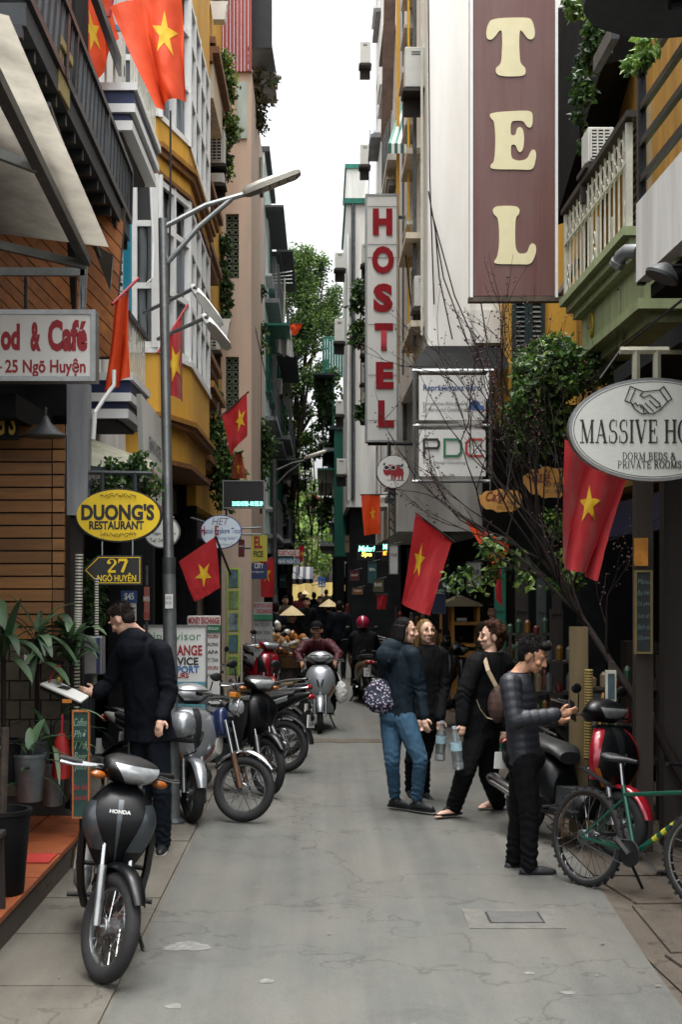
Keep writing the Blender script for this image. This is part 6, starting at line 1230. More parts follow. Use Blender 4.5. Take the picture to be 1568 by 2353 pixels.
# dark round awning at the very top right
ra = T('round_awning', 'dark rounded awning edge at the top right corner', 'awning', P(1500, 40, 8)); c = P(1560, -60, 8)
q = MB(); q.lathe([(.0, .22), (.3, .18), (.5, .08), (.56, -.02), (.55, -.06), (.5, -.04), (0, .1)], 40, Matrix.Translation(c + Vector((.06, .2, -.02)))); q.build('canopy', m_tarp, ra, smooth=True); q = MB(); q.tube([c + Vector((0, .2, -.1)), c + Vector((.9, .3, .1))], .03, 8); q.build('arm', m_blk, ra)
sp = T('spot_lamp', 'grey spot lamp under the white balcony panel', 'lamp', P(1500, 650, 9)); q = MB(); c = P(1520, 640, 9.2); q.lathe([(.11, 0), (.115, .02), (.07, .07), (.03, .1), (0, .1)], 20, Matrix.Translation(c) @ Matrix.Rotation(R(25), 4, 'Y')); q.build('shade', m_steeld, sp, smooth=True); q = MB(); q.tube([c + Vector((.03, 0, .08)), c + Vector((.3, .1, .1))], .015, 6); q.build('arm', m_blk, sp)
pi_ = T('drain_elbow', 'grey drain pipe elbow at the corner of the white panel', 'pipe', P(1430, 590, 10.8)); q = MB(); q.tube([P(1470, 578, 10.7), P(1442, 578, 10.8), P(1428, 590, 10.85), P(1420, 608, 10.9)], .055, 12); q.build('elbow', m_steel, pi_, smooth=True); q = MB(); q.tube([P(1424, 600, 10.87), P(1419, 612, 10.9)], .064, 12); q.build('collar', m_steel, pi_, smooth=True)
wp = T('drain_elbow', 'white drain pipe elbow under the cafe sign', 'pipe', P(220, 955, 11.7)); q = MB(); q.tube([P(218, 950, 11.7), P(240, 915, 11.75), P(262, 885, 11.8), P(262, 850, 11.8)], .018, 10); q.build('elbow', m_whiteclean, wp, smooth=True); q = MB(); q.tube([P(218, 950, 11.7), P(214, 1010, 11.7)], .02, 10); q.build('drop', m_whiteclean, wp, smooth=True)
sa = T('sheet_awning', 'grimy translucent sheet awning above the yellow oval sign', 'awning', P(270, 1090, 12)); a0, a1, a2, a3 = P(185, 1075, 11.7), P(345, 1092, 12.2), P(352, 1060, 13.2), P(215, 1010, 13)
sheet(lambda u, v: a0.lerp(a1, u).lerp(a3.lerp(a2, u), v) + Vector((0, 0, .05 * math.sin(PI * v))), 12, 8).build('sheet', mat('grimy_sheet', '8a8974', .6, var=.4, dirt='3a3c30'), sa, smooth=2); q = MB(); q.beam(a0, a1, .04, .05); q.build('front_bar', m_tarp, sa)
ba = T('fabric_awning', 'blue and white striped awning at the far end on the left', 'awning', P(672, 1340, 50))
for i in range(10):
    q = MB(); x0_ = P(640 + i * 8, 0, 50).x; x1_ = P(648 + i * 8, 0, 50).x; z0_, z1_ = P(0, 1330, 50).z, P(0, 1302, 50).z; q.add([(x0_, 49.4, z0_), (x1_, 49.4, z0_), (x1_, 50.6, z1_), (x0_, 50.6, z1_), (x0_, 49.4, z0_ - .15), (x1_, 49.4, z0_ - .15)], [(0, 1, 2, 3), (4, 5, 1, 0)]); q.build('stripe', m_blue if i % 2 else m_signw, ba)
q = MB(); q.bb((P(650, 0, 50).x, 49.5, P(0, 1342, 50).z), (P(695, 0, 50).x, 49.6, P(0, 1330, 50).z)); q.build('valance', mat('bright_blue', '1f4aa8', .6), ba)

for i, pts in enumerate(([(1130, 860, 16.3), (1180, 1000, 16.0), (1260, 1090, 15.5)], [(940, 1010, 22), (1000, 1060, 19), (1080, 1090, 17)], [(640, 1150, 40), (720, 1210, 42), (790, 1180, 44)], [(575, 700, 28), (610, 860, 30), (640, 1000, 33)], [(930, 560, 20), (945, 700, 20), (985, 800, 18)], [(850, 300, 30), (846, 500, 30), (838, 900, 30)])):
    cable(['cable sloping from the PDC boards to the orange plaque', 'cable from hostel sign to the boards', 'slack cable over the tree in the far lane', 'cable along the mint house front', 'short cable beside the lower air conditioner', 'cable down the cream house wall'][i], pts, .01)
for i, (x_, y_, w2, h2, d_, mm) in enumerate(((1150, 1300, 26, 230, 17.6, m_gtin), (1200, 1280, 30, 260, 17.4, m_dark2), (1245, 1330, 22, 210, 17.0, m_steeld), (1280, 1400, 30, 170, 16.0, m_dark2))):
    lb = T('door_leaf', ['folded green metal door leaf in the shaded shopfront', 'dark wooden door leaf in the shaded shopfront', 'grey metal door leaf behind the puffer jacket man', 'brown door leaf nearest the pale board'][i], 'door', P(x_, y_ + h2, d_)); a, e = P(x_ - w2 / 2, y_ + h2, d_), P(x_ + w2 / 2, y_, d_)
    q = MB(); q.bb((a.x, d_, 0), (e.x, d_ + .05, e.z)); q.build('leaf', mm, lb)
    for k in range(4): q = MB(); q.bb((a.x + .02, d_ - .012, .2 + k * .5), (e.x - .02, d_, .62 + k * .5)); q.build('door_panel', mm, lb)
potplant('leafy plant in a grey pot beside the pine kiosk', 1120, 1598, 21, 16, .35, .03, m_clay, .35, .14, 11, m_str, .3)
potplant('bushy plant in a dark pot in the shaded right shopfront', 1190, 1640, 16.6, 18, .35, .03, m_pot, .3, .13, 12, m_str, .4)

m_strapg = mat('goods_tan', '7a6a50', .6)
# smaller hanging signs, boards and goods that fill the lane further along
hsn = [('teal', '1f5a5c'), ('cream', 'a89a7c'), ('dark red', '6a1c1c'), ('yellow', 'a88a20'), ('white', 'a8a8a4'), ('navy', '1c2a4c'), ('orange', '9c5a24'), ('olive', '5a5a30')]
k = 0
for (x_, y_, w2, h2, d_) in ((856, 1290, 20, 50, 26), (800, 1230, 16, 40, 37), (815, 1310, 22, 24, 33), (782, 1255, 14, 50, 43), (905, 1250, 22, 70, 19.5), (790, 1330, 30, 14, 42), (822, 1350, 26, 16, 31), (870, 1330, 24, 30, 24), (650, 1320, 16, 30, 40), (660, 1230, 14, 34, 43), (555, 1240, 14, 40, 25.5), (645, 1180, 14, 30, 39), (1090, 1290, 34, 60, 19), (1010, 1330, 30, 80, 21.5), (1150, 1230, 40, 40, 18.3), (985, 1230, 30, 70, 20.5)):
    nm_, hx = hsn[k % 8]; lb = ['under the round buffalo sign', 'on the slim white house', 'low on the far right', 'near the far end on the right', 'left of the large red flag', 'across the far right shop', 'over the scooter row', 'behind the Spa sign', 'behind the guesthouse sign', 'under the big tree', 'beside the photo rack', 'on the grey house', 'above the pine kiosk', 'behind the large red flag', 'in the shade of the blossom tree', 'under the PDC boards'][k]
    hg = T('hanging_sign', '%s shop sign %s' % (nm_, lb), 'sign', P(x_, y_ + h2, d_), 'small shop signs along the lane'); board(hg, x_ - w2 / 2, y_, x_ + w2 / 2, y_ + h2, d_, .05, mat('shop_sign_' + nm_.replace(' ', '_'), hx, .55, var=.3, scale=4), m_steeld, .012)
    tx_ = ['SPA', 'BIA', 'PHỞ', 'CAFE', 'TOUR', 'HOTEL', 'VISA', 'BAR'][k % 8]; ptxt(tx_, x_ - w2 * .35, y_ + h2 * .3, x_ + w2 * .35, y_ + h2 * .3 + min(h2 * .3, w2 * .35), d_ - .005, m_signw if nm_ not in ('white', 'cream', 'yellow') else m_ink, hg, .02); brackets(hg, [(P(x_, y_, d_ + .02), P(x_ + (18 if x_ > 735 else -18), y_ - 4, d_ + .1))], .012); k += 1
for i, (x_, y_, d_, lab) in enumerate(((1265, 1500, 13.6, 'shelf of small goods deep in the right shopfront'), (1215, 1440, 16.2, 'shelf of jars behind the curly man'), (960, 1420, 24.5, 'rack of bags beside the pine kiosk'), (1420, 1560, 12.2, 'shelf of dim bottles behind the framed prints'))):
    sf = T('goods_shelf', lab, 'shelf', P(x_, 1600, d_)); c = P(x_, y_, d_); r6 = random.Random(i)
    for r_ in range(4):
        q = MB(); q.bb((c.x - .35, d_, c.z - .1 - r_ * .3), (c.x + .35, d_ + .25, c.z - .08 - r_ * .3)); s2 = q.build('shelf_board', m_oldw, sf)
        for g_ in range(7):
            q = MB(); hh = r6.uniform(.08, .2); q.lathe([(.03, 0), (.036, .01), (.036, hh * .8), (.015, hh)], 8, Matrix.Translation((c.x - .3 + g_ * .1, d_ + .08, c.z - .08 - r_ * .3))); q.build('goods', r6.choice([mat('goods_red', '5a1a18', .5), mat('goods_amber', '6a4a18', .4), mat('goods_grey', '5a5c5c', .5), mat('goods_green', '24402c', .5), m_strapg]), s2)
    for sx in (-.37, .37): q = MB(); q.beam((c.x + sx, d_ + .1, 0), (c.x + sx, d_ + .1, c.z + .2), .03); q.build('upright', m_oldw, sf)
# ------------------------------------------------------------------ two wheelers
m_tyre = mat('tyre_rubber', '1b1b1c', .8, var=.25, bump=.3, fine=120); m_chrome = mat('chrome', 'b4b6b8', .18, 1.0, var=.12, bump=0); m_alloy = mat('alloy', '9a9c9c', .35, .9, var=.2)
m_plas = mat('black_plastic', '121314', .5, var=.2, spec=.3); m_gloss = mat('black_gloss', '06080a', .38, var=.1, bump=0, coat=.06, spec=.25); m_silver = mat('silver_paint', '8e9296', .28, .55, var=.06, bump=0, coat=.6)
m_seat = mat('seat_vinyl', '1a1c1e', .5, var=.2); m_lens = mat('headlight_lens', 'a4a8aa', .15, .3, var=.3, scale=9, bump=0, coat=.8); m_amber = mat('amber_lens', '8a4a12', .25, var=.1, bump=0); m_tail = mat('tail_lens', '8a0c14', .25, var=.1, bump=0)
m_redp = mat('red_paint', '8c1222', .25, .2, var=.08, bump=0, coat=.7); m_tan = mat('bronze_paint', '6a5a44', .35, .4, var=.1, bump=0, coat=.4); m_rust = mat('rusty_fork', '6b4f3c', .6, .5, var=.4, scale=20); m_wpan = mat('white_panel', 'b9b9b2', .35, var=.1, bump=0, coat=.3); m_bluep = mat('blue_tank', '16244a', .3, var=.15, bump=0, coat=.5)
def wheel(par, c, Rr, tr, name, spokes=True, Ms=I4, m_rim=None, alloy=False, knob=False, m_t=None):
    c = Vector(c); M = Ms
    q = MB(); q.ring(c, Rr - tr, tr, 40, 10, M, .95); w_ = q.build(name, m_t or m_tyre, par, smooth=True)
    if knob:
        q = MB()
        for i in range(56):
            a = 2 * PI * i / 56
            for sx in (-.6, 0, .6):
                if (i + (sx == 0)) % 2: q.box((sx * tr, 0, 0), (tr * .5, .02, .012), M @ Matrix.Translation(c) @ Matrix.Rotation(R(90), 4, 'Z').inverted().inverted() @ Matrix.Rotation(-R(0), 4, 'X') @ Matrix.Translation((0, 0, 0)) @ Matrix.Rotation(0, 4, 'X') if False else M @ Matrix.Translation(c + Vector((Rr * math.cos(a), 0, Rr * math.sin(a)))) @ Matrix.Rotation(-a + R(90), 4, 'Y') @ Matrix.Rotation(R(90), 4, 'Z'))
        o = q.build('tread_knobs', m_tyre, w_); o['kind'] = 'stuff'
    q = MB(); q.ring(c, Rr - 2 * tr + .004, .012, 40, 6, M, 1.7); q.build('rim', m_rim or m_alloy, w_, smooth=True)
    hb = MB(); hb.lathe([(.045, -.05), (.05, -.045), (.05, .045), (.045, .05)], 16, M @ Matrix.Translation(c) @ Matrix.Rotation(R(90), 4, 'X')); hb.build('hub', m_alloy, w_, smooth=True)
    hb = MB(); hb.tube([M @ (c + Vector((0, -.075, 0))), M @ (c + Vector((0, .075, 0)))], .014, 8); hb.build('axle', m_chrome, w_)
    if alloy:
        for i in range(5):
            a = 2 * PI * i / 5; u = Vector((math.cos(a), 0, math.sin(a))); q = MB(); q.beam(M @ (c + u * .04), M @ (c + u * (Rr - 2 * tr)), .03, .035, (0, 1, 0)); q.build('spoke', m_rim or m_alloy, w_)
        q = MB(); q.lathe([(.1, -.003), (.1, .003)], 24, M @ Matrix.Translation(c + Vector((0, -.045, 0))) @ Matrix.Rotation(R(90), 4, 'X')); q.build('brake_disc', m_chrome, w_)
    elif spokes:
        n = 32
        for i in range(n):
            a = 2 * PI * i / n; s_ = 1 if i % 2 else -1; k_ = .35 * (1 if (i // 2) % 2 else -1); h0 = c + Vector((.045 * math.cos(a + k_ * 3), s_ * .035, .045 * math.sin(a + k_ * 3))); h1 = c + Vector(((Rr - 2 * tr) * math.cos(a), 0, (Rr - 2 * tr) * math.sin(a)))
            q = MB(); q.beam(M @ h0, M @ h1, .0035); q.build('spoke', m_chrome, w_)
    return w_
def vl(b, secs, n=20, M=I4, p=2.0):            # stacked horizontal ellipses (y, z, rx, ry)
    rg = []
    for (y_, z_, rx, ry) in secs: rg.append([M @ Vector((rx * math.copysign(abs(math.sin(a)) ** (2 / p), math.sin(a)), y_ - ry * math.copysign(abs(math.cos(a)) ** (2 / p), math.cos(a)), z_)) for a in [2 * PI * i / n for i in range(n)]])
    return b.loft(rg)
def hl(b, secs, n=16, M=I4, p=2.4):            # rings along y (y, z, rx, rz)
    rg = []
    for (y_, z_, rx, rz_) in secs: rg.append([M @ Vector((rx * math.copysign(abs(math.cos(a)) ** (2 / p), math.cos(a)), y_, z_ + rz_ * math.copysign(abs(math.sin(a)) ** (2 / p), math.sin(a)))) for a in [2 * PI * i / n for i in range(n)]])
    return b.loft(rg)
def dens(secs, k=4):
    out = []
    for i in range(len(secs) - 1):
        p0, p1, p2, p3 = secs[max(0, i - 1)], secs[i], secs[i + 1], secs[min(len(secs) - 1, i + 2)]
        for j in range(k):
            t = j / k; out.append(tuple(.5 * (2 * b + (c - a) * t + (2 * a - 5 * b + 4 * c - d) * t * t + (3 * b - a - 3 * c + d) * t ** 3) for a, b, c, d in zip(p0, p1, p2, p3)))
    return out + [secs[-1]]
def patch(secs, a0, a1, off=.004, n=10, M=I4, p=2.0):     # surface piece lying on a stacked-ellipse body, angles may vary with height
    b = MB(); k = len(secs)
    def pt(i, j, o):
        y_, z_, rx, ry = secs[i]; f = i / (k - 1); lo = a0[0] + (a0[1] - a0[0]) * f; hi = a1[0] + (a1[1] - a1[0]) * f; a = R(lo + (hi - lo) * j / n)
        return M @ Vector(((rx + o) * math.copysign(abs(math.sin(a)) ** (2 / p), math.sin(a)), y_ - (ry + o) * math.copysign(abs(math.cos(a)) ** (2 / p), math.cos(a)), z_))
    b.add([pt(i, j, off) for i in range(k) for j in range(n + 1)], [(i * (n + 1) + j, i * (n + 1) + j + 1, (i + 1) * (n + 1) + j + 1, (i + 1) * (n + 1) + j) for i in range(k - 1) for j in range(n)]); return b
def guard(par, c, Rr, w_, a0, a1, m, M=I4, nm='mudguard'):
    c = Vector(c); rg = []
    for i in range(15):
        a = R(a0 + (a1 - a0) * i / 14); t = i / 14; ww = w_ * (1 - .35 * abs(2 * t - 1) ** 3); rr = []
        for th in [PI * k / 8 for k in range(9)]: rr.append(M @ (c + Vector((ww * math.cos(th), -math.cos(a) * (Rr + .03 * math.sin(th)), math.sin(a) * (Rr + .03 * math.sin(th))))))
        for th in [PI * k / 8 for k in range(8, -1, -1)]: rr.append(M @ (c + Vector((ww * .92 * math.cos(th), -math.cos(a) * (Rr + .03 * math.sin(th) - .006), math.sin(a) * (Rr + .03 * math.sin(th) - .006)))))
        rg.append(rr)
    q = MB(); q.loft(rg); return q.build(nm, m, par, smooth=True)
WR = Matrix.Rotation(R(90), 4, 'Z')
def bike(kind, label, loc, rz, lean, steer, body, accent, mirrors=True, cat='motorbike', group='motorbikes and scooters in the lane', seatm=None, text_=None, helm=None, shield=None):
    t = T('motorbike' if kind != 'scooter' else 'scooter', label, cat, (0, 0, 0), group)
    sc = kind == 'scooter'; Rw = .255 if sc else .285; tr = .05 if sc else .043; wb = .63
    hd = Vector((0, -.40, .95)); ax = Vector((0, -.26, -.95)).normalized() * -1
    Ms = Matrix.Translation(hd) @ Matrix.Rotation(steer, 4, ax) @ Matrix.Translation(-hd)
    fc, rc = Vector((0, -wb, Rw)), Vector((0, wb - (.05 if sc else 0), Rw))
    def wl(c, nm, M): return wheel(t, (0, 0, 0), Rw, tr, nm, True, M @ Matrix.Translation(c) @ WR, alloy=sc)
    wl(fc, 'front_wheel', Ms); wl(rc, 'rear_wheel', I4)
    seatm = seatm or m_seat
    mg_m = m_chrome if kind == 'moped' else (shield or body)
    guard(t, fc, Rw + .02, .06 if sc else .052, 15 if sc else 35, 165 if sc else 150, mg_m, Ms, 'front_mudguard'); guard(t, rc, Rw + .03, .06, 40, 175, m_plas, Matrix.Scale(-1, 4, (0, 1, 0)) @ Matrix.Translation((0, 0, 0)) if False else I4, 'rear_mudguard')
    for sx in (-.082, .082):
        q = MB(); q.tube([Ms @ Vector((sx, -.44, .86)), Ms @ Vector((sx, -.55, .52))], .017, 10); q.build('fork_tube', m_chrome, t, smooth=True)
        q = MB(); q.tube([Ms @ Vector((sx, -.535, .58)), Ms @ Vector((sx, -wb, Rw))], .024, 10); q.build('fork_slider', m_rust if kind == 'moped' else m_alloy, t, smooth=True)
    if sc:
        sec = dens([(-.42, .98, .10, .06), (-.475, .92, .17, .075), (-.51, .82, .215, .085), (-.52, .70, .225, .09), (-.50, .58, .2, .09), (-.45, .47, .15, .07), (-.40, .36, .2, .05), (-.36, .27, .19, .04)])
        q = MB(); vl(q, sec, 24); q.build('leg_shield', body, t, smooth=True)
        for sg in (-1, 1):
            if shield: patch(sec[2:17], (sg * 40, sg * 62), (sg * 112, sg * 104), .005).build('side_panel', shield, t, smooth=True)
            q = patch(sec[13:19], (sg * 52, sg * 34), (sg * 66, sg * 44), .006); f_ = q.build('indicator', m_amber, t, smooth=True)
            q = MB(); q.tube([(sg * .045, -.602, .78), (sg * .025, -.606, .70), (sg * .02, -.598, .64)], [.012, .014, .004], 8); q.build('air_slot', m_ink, t)
        q = patch(sec[1:15], (-14, -3), (14, 3), .005); q.build('centre_trim', accent, t, smooth=True)
        q = MB(); q.beam((0, -.3, .27), (0, .12, .27), .38, .06); q.build('footboard', m_plas, t, bevel=.015)
        q = MB(); hl(q, dens([(.05, .42, .12, .15), (.15, .48, .17, .2), (.35, .55, .19, .2), (.6, .62, .16, .14), (.82, .68, .1, .07), (.88, .7, .05, .03)]), 20); q.build('body', body, t, smooth=True)
        q = MB(); hl(q, dens([(.02, .68, .1, .05), (.12, .735, .15, .05), (.35, .76, .165, .055), (.55, .79, .15, .05), (.72, .81, .09, .03)]), 18); q.build('seat', seatm, t, smooth=True)
        cowl = dens([(-.33, 1.0, .14, .09), (-.36, 1.05, .2, .11), (-.38, 1.1, .2, .11), (-.36, 1.155, .13, .09), (-.33, 1.18, .05, .04)])
    else:
        sec = dens([(-.40, 1.0, .07, .05), (-.45, .95, .13, .065), (-.485, .87, .18, .075), (-.49, .77, .185, .08), (-.46, .66, .15, .075), (-.42, .55, .09, .06), (-.38, .48, .04, .03)])
        if kind != 'moped':
            q = MB(); vl(q, sec, 24); q.build('fairing', body, t, smooth=True)
            for sg in (-1, 1):
                q = patch(sec[6:17], (sg * 50, sg * 18), (sg * 105, sg * 60), .006); q.build('side_panel', accent, t, smooth=True)
                sd = MB(); sd.loft([[Vector((sg * x_, y_, z_)), Vector((sg * (x_ + .03), y_ + .05, z_)), Vector((sg * (x_ + .025), y_ + .14, z_)), Vector((sg * (x_ - .01), y_ + .13, z_)), Vector((sg * (x_ - .015), y_ + .03, z_))] for x_, y_, z_ in ((.14, -.47, .88), (.175, -.46, .72), (.17, -.42, .55), (.15, -.38, .4), (.12, -.33, .3))]); sd.build('leg_shield', m_plas if body is m_gloss else body, t, smooth=True)
            q = patch(sec[5:20], (-5, -1), (5, 1), .006); q.build('centre_ridge', accent, t, smooth=True)
        else:
            q = MB(); hl(q, dens([(-.42, .8, .04, .09), (-.38, .84, .07, .13), (-.3, .82, .07, .12), (-.22, .74, .05, .07)]), 16); q.build('head_cover', m_bluep, t, smooth=True)
            q = MB(); q.tube([(0, -.4, .85), (0, -.25, .6), (0, .1, .5), (0, .5, .62)], .04, 10); q.build('frame', m_plas, t, smooth=True)
        q = MB(); hl(q, dens([(-.36, .64, .05, .08), (-.1, .5, .07, .09), (.1, .58, .1, .12), (.35, .66, .12, .12), (.62, .76, .1, .08), (.86, .84, .05, .035), (.92, .86, .02, .015)]), 18); q.build('body', body, t, smooth=True)
        for sg in (-1, 1):
            q = MB(); q.loft([[Vector((sg * (.125 + .012 * (k_ in (1, 2))), y_, z_ + dz_)) for k_, dz_ in enumerate((-.03, -.015, .015, .03))] for y_, z_ in ((.12, .66), (.4, .7), (.7, .8))]); q.build('tail_stripe', accent, t, smooth=True)
        q = MB(); hl(q, dens([(-.06, .70, .07, .03), (.08, .745, .12, .04), (.3, .77, .135, .045), (.55, .81, .13, .05), (.75, .855, .09, .03)]), 18); q.build('seat', seatm, t, smooth=True)
        cowl = dens([(-.37, 1.0, .08, .06), (-.42, 1.03, .135, .095), (-.44, 1.08, .165, .105), (-.41, 1.125, .15, .095), (-.37, 1.15, .07, .05)])
    Mc = Ms
    if kind == 'moped':
        q = MB(); q.ball((0, -.5, .98), (.075, .07, .075), 16, Ms); q.build('headlight', m_lens, t, smooth=True); q = MB(); q.ring((0, -.53, .98), .07, .012, 20, 6, Ms); q.build('headlight_rim', m_chrome, t, smooth=True)
        q = MB(); q.box((-.06, -.5, 1.08), (.12, .06, .045), Ms); q.build('indicator', mat('orange_plastic', 'b8701c'), t, bevel=.008)
    else:
        q = MB(); vl(q, cowl, 24, Mc); cw = q.build('handlebar_cowl', body, t, smooth=True)
        i0, i1 = int(len(cowl) * .22), int(len(cowl) * .82)
        q = patch(cowl[max(0,i0-1):int(len(cowl)*.72)], (-20, -50), (20, 50), .012, 14, Mc) if not sc else patch(cowl[i0:int(len(cowl) * .6)], (-22, -44), (22, 44), .012, 14, Mc); q.build('headlight', m_lens, t, smooth=True)
        q = patch(cowl[max(0, i0 - 4):int(len(cowl) * .66) if sc else -1], (-26, -68) if not sc else (-24, -52), (26, 68) if not sc else (24, 52), .006, 14, Mc); q.build('headlight_bezel', m_plas, t, smooth=True)
        if not sc:
            for sg in (-1, 1):
                q = MB(); q.ball((sg * .185, -.44, 1.03), (.045, .03, .022), 12, Mc); q.build('indicator', m_amber, t, smooth=True)
    hy, hz = (-.3, 1.06) if not sc else (-.26, 1.04)
    q = MB(); q.tube([Mc @ Vector(p) for p in ((-.33, hy + .03, hz), (-.2, hy - .03, hz), (0, hy - .06, hz + .01), (.2, hy - .03, hz), (.33, hy + .03, hz))], .012, 8); hb = q.build('handlebar', m_chrome, t, smooth=True)
    for sg in (-1, 1):
        q = MB(); q.tube([Mc @ Vector((sg * .23, hy - .01, hz)), Mc @ Vector((sg * .345, hy + .035, hz))], .019, 10); q.build('grip', m_plas, hb, smooth=True)
        q = MB(); q.tube([Mc @ Vector((sg * .2, hy - .07, hz)), Mc @ Vector((sg * .3, hy - .06, hz - .01)), Mc @ Vector((sg * .36, hy - .02, hz - .01))], [.009, .008, .011], 8); q.build('lever', m_chrome, hb, smooth=True)
        if mirrors:
            q = MB(); q.tube([Mc @ Vector((sg * .19, hy - .02, hz + .02)), Mc @ Vector((sg * .22, hy - .04, hz + .16))], .006, 6); mi_ = q.build('mirror_stem', m_plas, hb); q = MB(); q.ball((sg * .25, hy - .04, hz + .2), (.055, .015, .04), 14, Mc); q.build('mirror', m_plas, mi_, smooth=True)
    q = MB(); q.box((0, -.02, .36), (.2, .3, .2)); q.ball((0, -.17, .36), (.09, .12, .09), 12); q.build('engine', mat('engine_grey', '4a4c4e', .5, .6, var=.3), t, bevel=.02 if False else 0, smooth=True)
    q = MB(); q.tube([(.12, -.1, .28), (.14, .15, .25), (.15, .3, .28)], .018, 8); q.build('exhaust_pipe', m_chrome, t, smooth=True)
    ex = 1 if False else -1
    q = MB(); q.tube([(ex * .16, .25, .28), (ex * .17, .35, .3), (ex * .18, .8, .42), (ex * .18, .86, .43)], [.03, .052, .058, .04], 14, flat=.9); mu = q.build('muffler', m_chrome if sc else m_alloy, t, smooth=True)
    q = MB(); q.tube([(ex * .23, .45, .34), (ex * .235, .75, .41)], .022, 8, flat=.5); q.build('heat_shield', m_chrome, mu, smooth=True)
    for sg in (-1, 1):
        q = MB(); q.tube([(sg * .1, .03, .3), (sg * .24, .03, .29)], .016, 8); q.build('foot_peg', m_plas, t); q = MB(); q.tube([(sg * .1, .42, .4), (sg * .22, .4, .4)], .016, 8); q.build('foot_peg', m_plas, t)
        q = MB(); q.tube([(sg * .1, .45, .62), (sg * .09, .62, .3)], .025, 8); q.build('shock', m_alloy, t, smooth=True)
        q = MB(); q.beam((sg * .09, .08, .33), (sg * .08, wb, Rw), .03, .05); q.build('swing_arm', m_plas, t)
        q = MB(); q.tube([(sg * .1, .35, .83), (sg * .11, .7, .9), (sg * .05, .9, .92)], .011, 6); q.build('grab_rail', m_chrome, t, smooth=True)
    q = MB(); q.tube([(.1, .05, .3), (.22, .0, .03), (.24, -.03, .012)], .013, 6); q.build('side_stand', m_plas, t)
    q = MB(); q.ball((0, .88 if sc else .93, .72 if sc else .82), (.07, .03, .035), 12); q.build('tail_light', m_tail, t, smooth=True)
    q = MB(); q.box((0, .93, .56), (.19, .012, .14)); np_ = q.build('number_plate', m_signw, t); text('29-X5', Matrix.Translation((0, .938, .59)) @ Matrix.Rotation(R(180), 4, 'Z') @ Matrix.Rotation(R(90), 4, 'X'), .14, .045, m_ink, np_); text('268.40', Matrix.Translation((0, .938, .53)) @ Matrix.Rotation(R(180), 4, 'Z') @ Matrix.Rotation(R(90), 4, 'X'), .15, .045, m_ink, np_)
    q = MB(); q.tube([(0, .75, .5), (0, .94, .64)], .03, 8, flat=2.2); q.build('plate_bracket', m_plas, t)
    if text_:
        text(text_, Matrix.Translation((0, -.572, .875)) @ Matrix.Rotation(R(90 - 12), 4, 'X'), .11, .02, m_signw, t, bold=.03)
    t.location = loc; t.rotation_euler = (0, lean, rz); return t
bike('underbone', 'black and silver motorbike with HONDA badge parked nearest the camera', (-1.22, 8.0, 0.012), R(7), R(7), R(27), m_gloss, mat('dark_silver', '3c4246', .3, .5, var=.06, bump=0, coat=.4), False, text_='HONDA')
bike('scooter', 'grey scooter parked behind the lamp post beside the bent man', (-1.42, 12.75, .01), R(30), R(6), R(-10), m_silver, m_plas, True)
bike('moped', 'old moped with rusty fork and spoked wheel turned into the lane', (-1.22, 12.55, .01), R(60), R(6), R(12), m_wpan, m_plas, False)
bike('underbone', 'black motorbike with round fairing parked behind the old moped', (-.98, 14.1, .01), R(48), R(6), R(-14), m_gloss, m_plas, True)
bike('underbone', 'dark motorbike parked tail first with long black seat', (-.98, 15.6, .01), R(-112), R(-6), R(10), m_gloss, m_silver, True)
bike('underbone', 'dark motorbike with tan seat at the back of the row', (-1.0, 17.0, .01), R(-115), R(-6), R(0), m_plas, m_silver, True, seatm=m_tan)
bike('scooter', 'silver scooter ridden toward the camera down the middle', (P(736, 0, 20).x, 19.95, .006), 0, 0, 0, m_silver, m_silver, False).scale = (.93, .93, .93)
bike('scooter', 'bronze scooter ridden away by the rider in pink helmet', (P(838, 0, 24).x, 24.3, .006), R(184), 0, 0, m_tan, m_plas, True)
bike('scooter', 'large black and red scooter parked on the right behind the bicycle', (1.95, 11.2, .005), R(27), R(4), R(8), m_gloss, m_plas, True, shield=m_redp)
bike('underbone', 'red and black motorbike parked far left by the rate board', (P(585, 0, 22).x, 22.3, .005), R(20), R(5), R(0), m_redp, m_plas, True)
bike('underbone', 'dark motorbike parked at the far left behind the red one', (P(592, 0, 25).x, 25.3, .005), R(25), R(5), R(0), m_plas, m_silver, True)
for i, (lab, x, d, rz, b_) in enumerate((('dark scooter parked in shade right of the pink helmet rider', 930, 20.5, 60, m_gloss), ('second shaded scooter parked in the right row', 920, 23, 70, m_plas), ('third shaded scooter parked in the right row', 905, 26.5, 60, m_redp), ('farthest shaded scooter parked in the right row', 880, 30, 65, m_gloss), ('scooter tucked behind the puffer jacket man', 1335, 13.2, 40, m_plas))):
    bike('scooter', lab, (P(x, 0, d).x + .4, d, .005), R(rz), R(5), R(0), b_, m_silver, True)
# grey helmet hung on the scooter
hm = T('helmet', 'grey open helmet hung on the parked grey scooter', 'helmet', P(418, 1710, 12.0)); c = P(418, 1672, 12.05)
q = MB(); hl(q, [(c.y - .13, c.z, .02, .02)] + [(c.y + .13 * math.sin(a), c.z + (.02 if True else 0), max(.02, .12 * math.cos(a)), max(.02, .125 * math.cos(a))) for a in [R(-60 + 15 * i) for i in range(9)]], 18, Matrix.Translation((c.x, 0, 0))); q.build('shell', m_silver, hm, smooth=True)
q = MB(); q.beam(c + Vector((-.11, -.06, -.08)), c + Vector((.11, -.06, -.1)), .05, .05); q.build('padding', m_plas, hm, bevel=.015); q = MB(); q.tube([c + Vector((.1, 0, -.08)), c + Vector((.12, 0, -.2)), c + Vector((.02, 0, -.24))], .008, 6); q.build('strap', m_plas, hm)
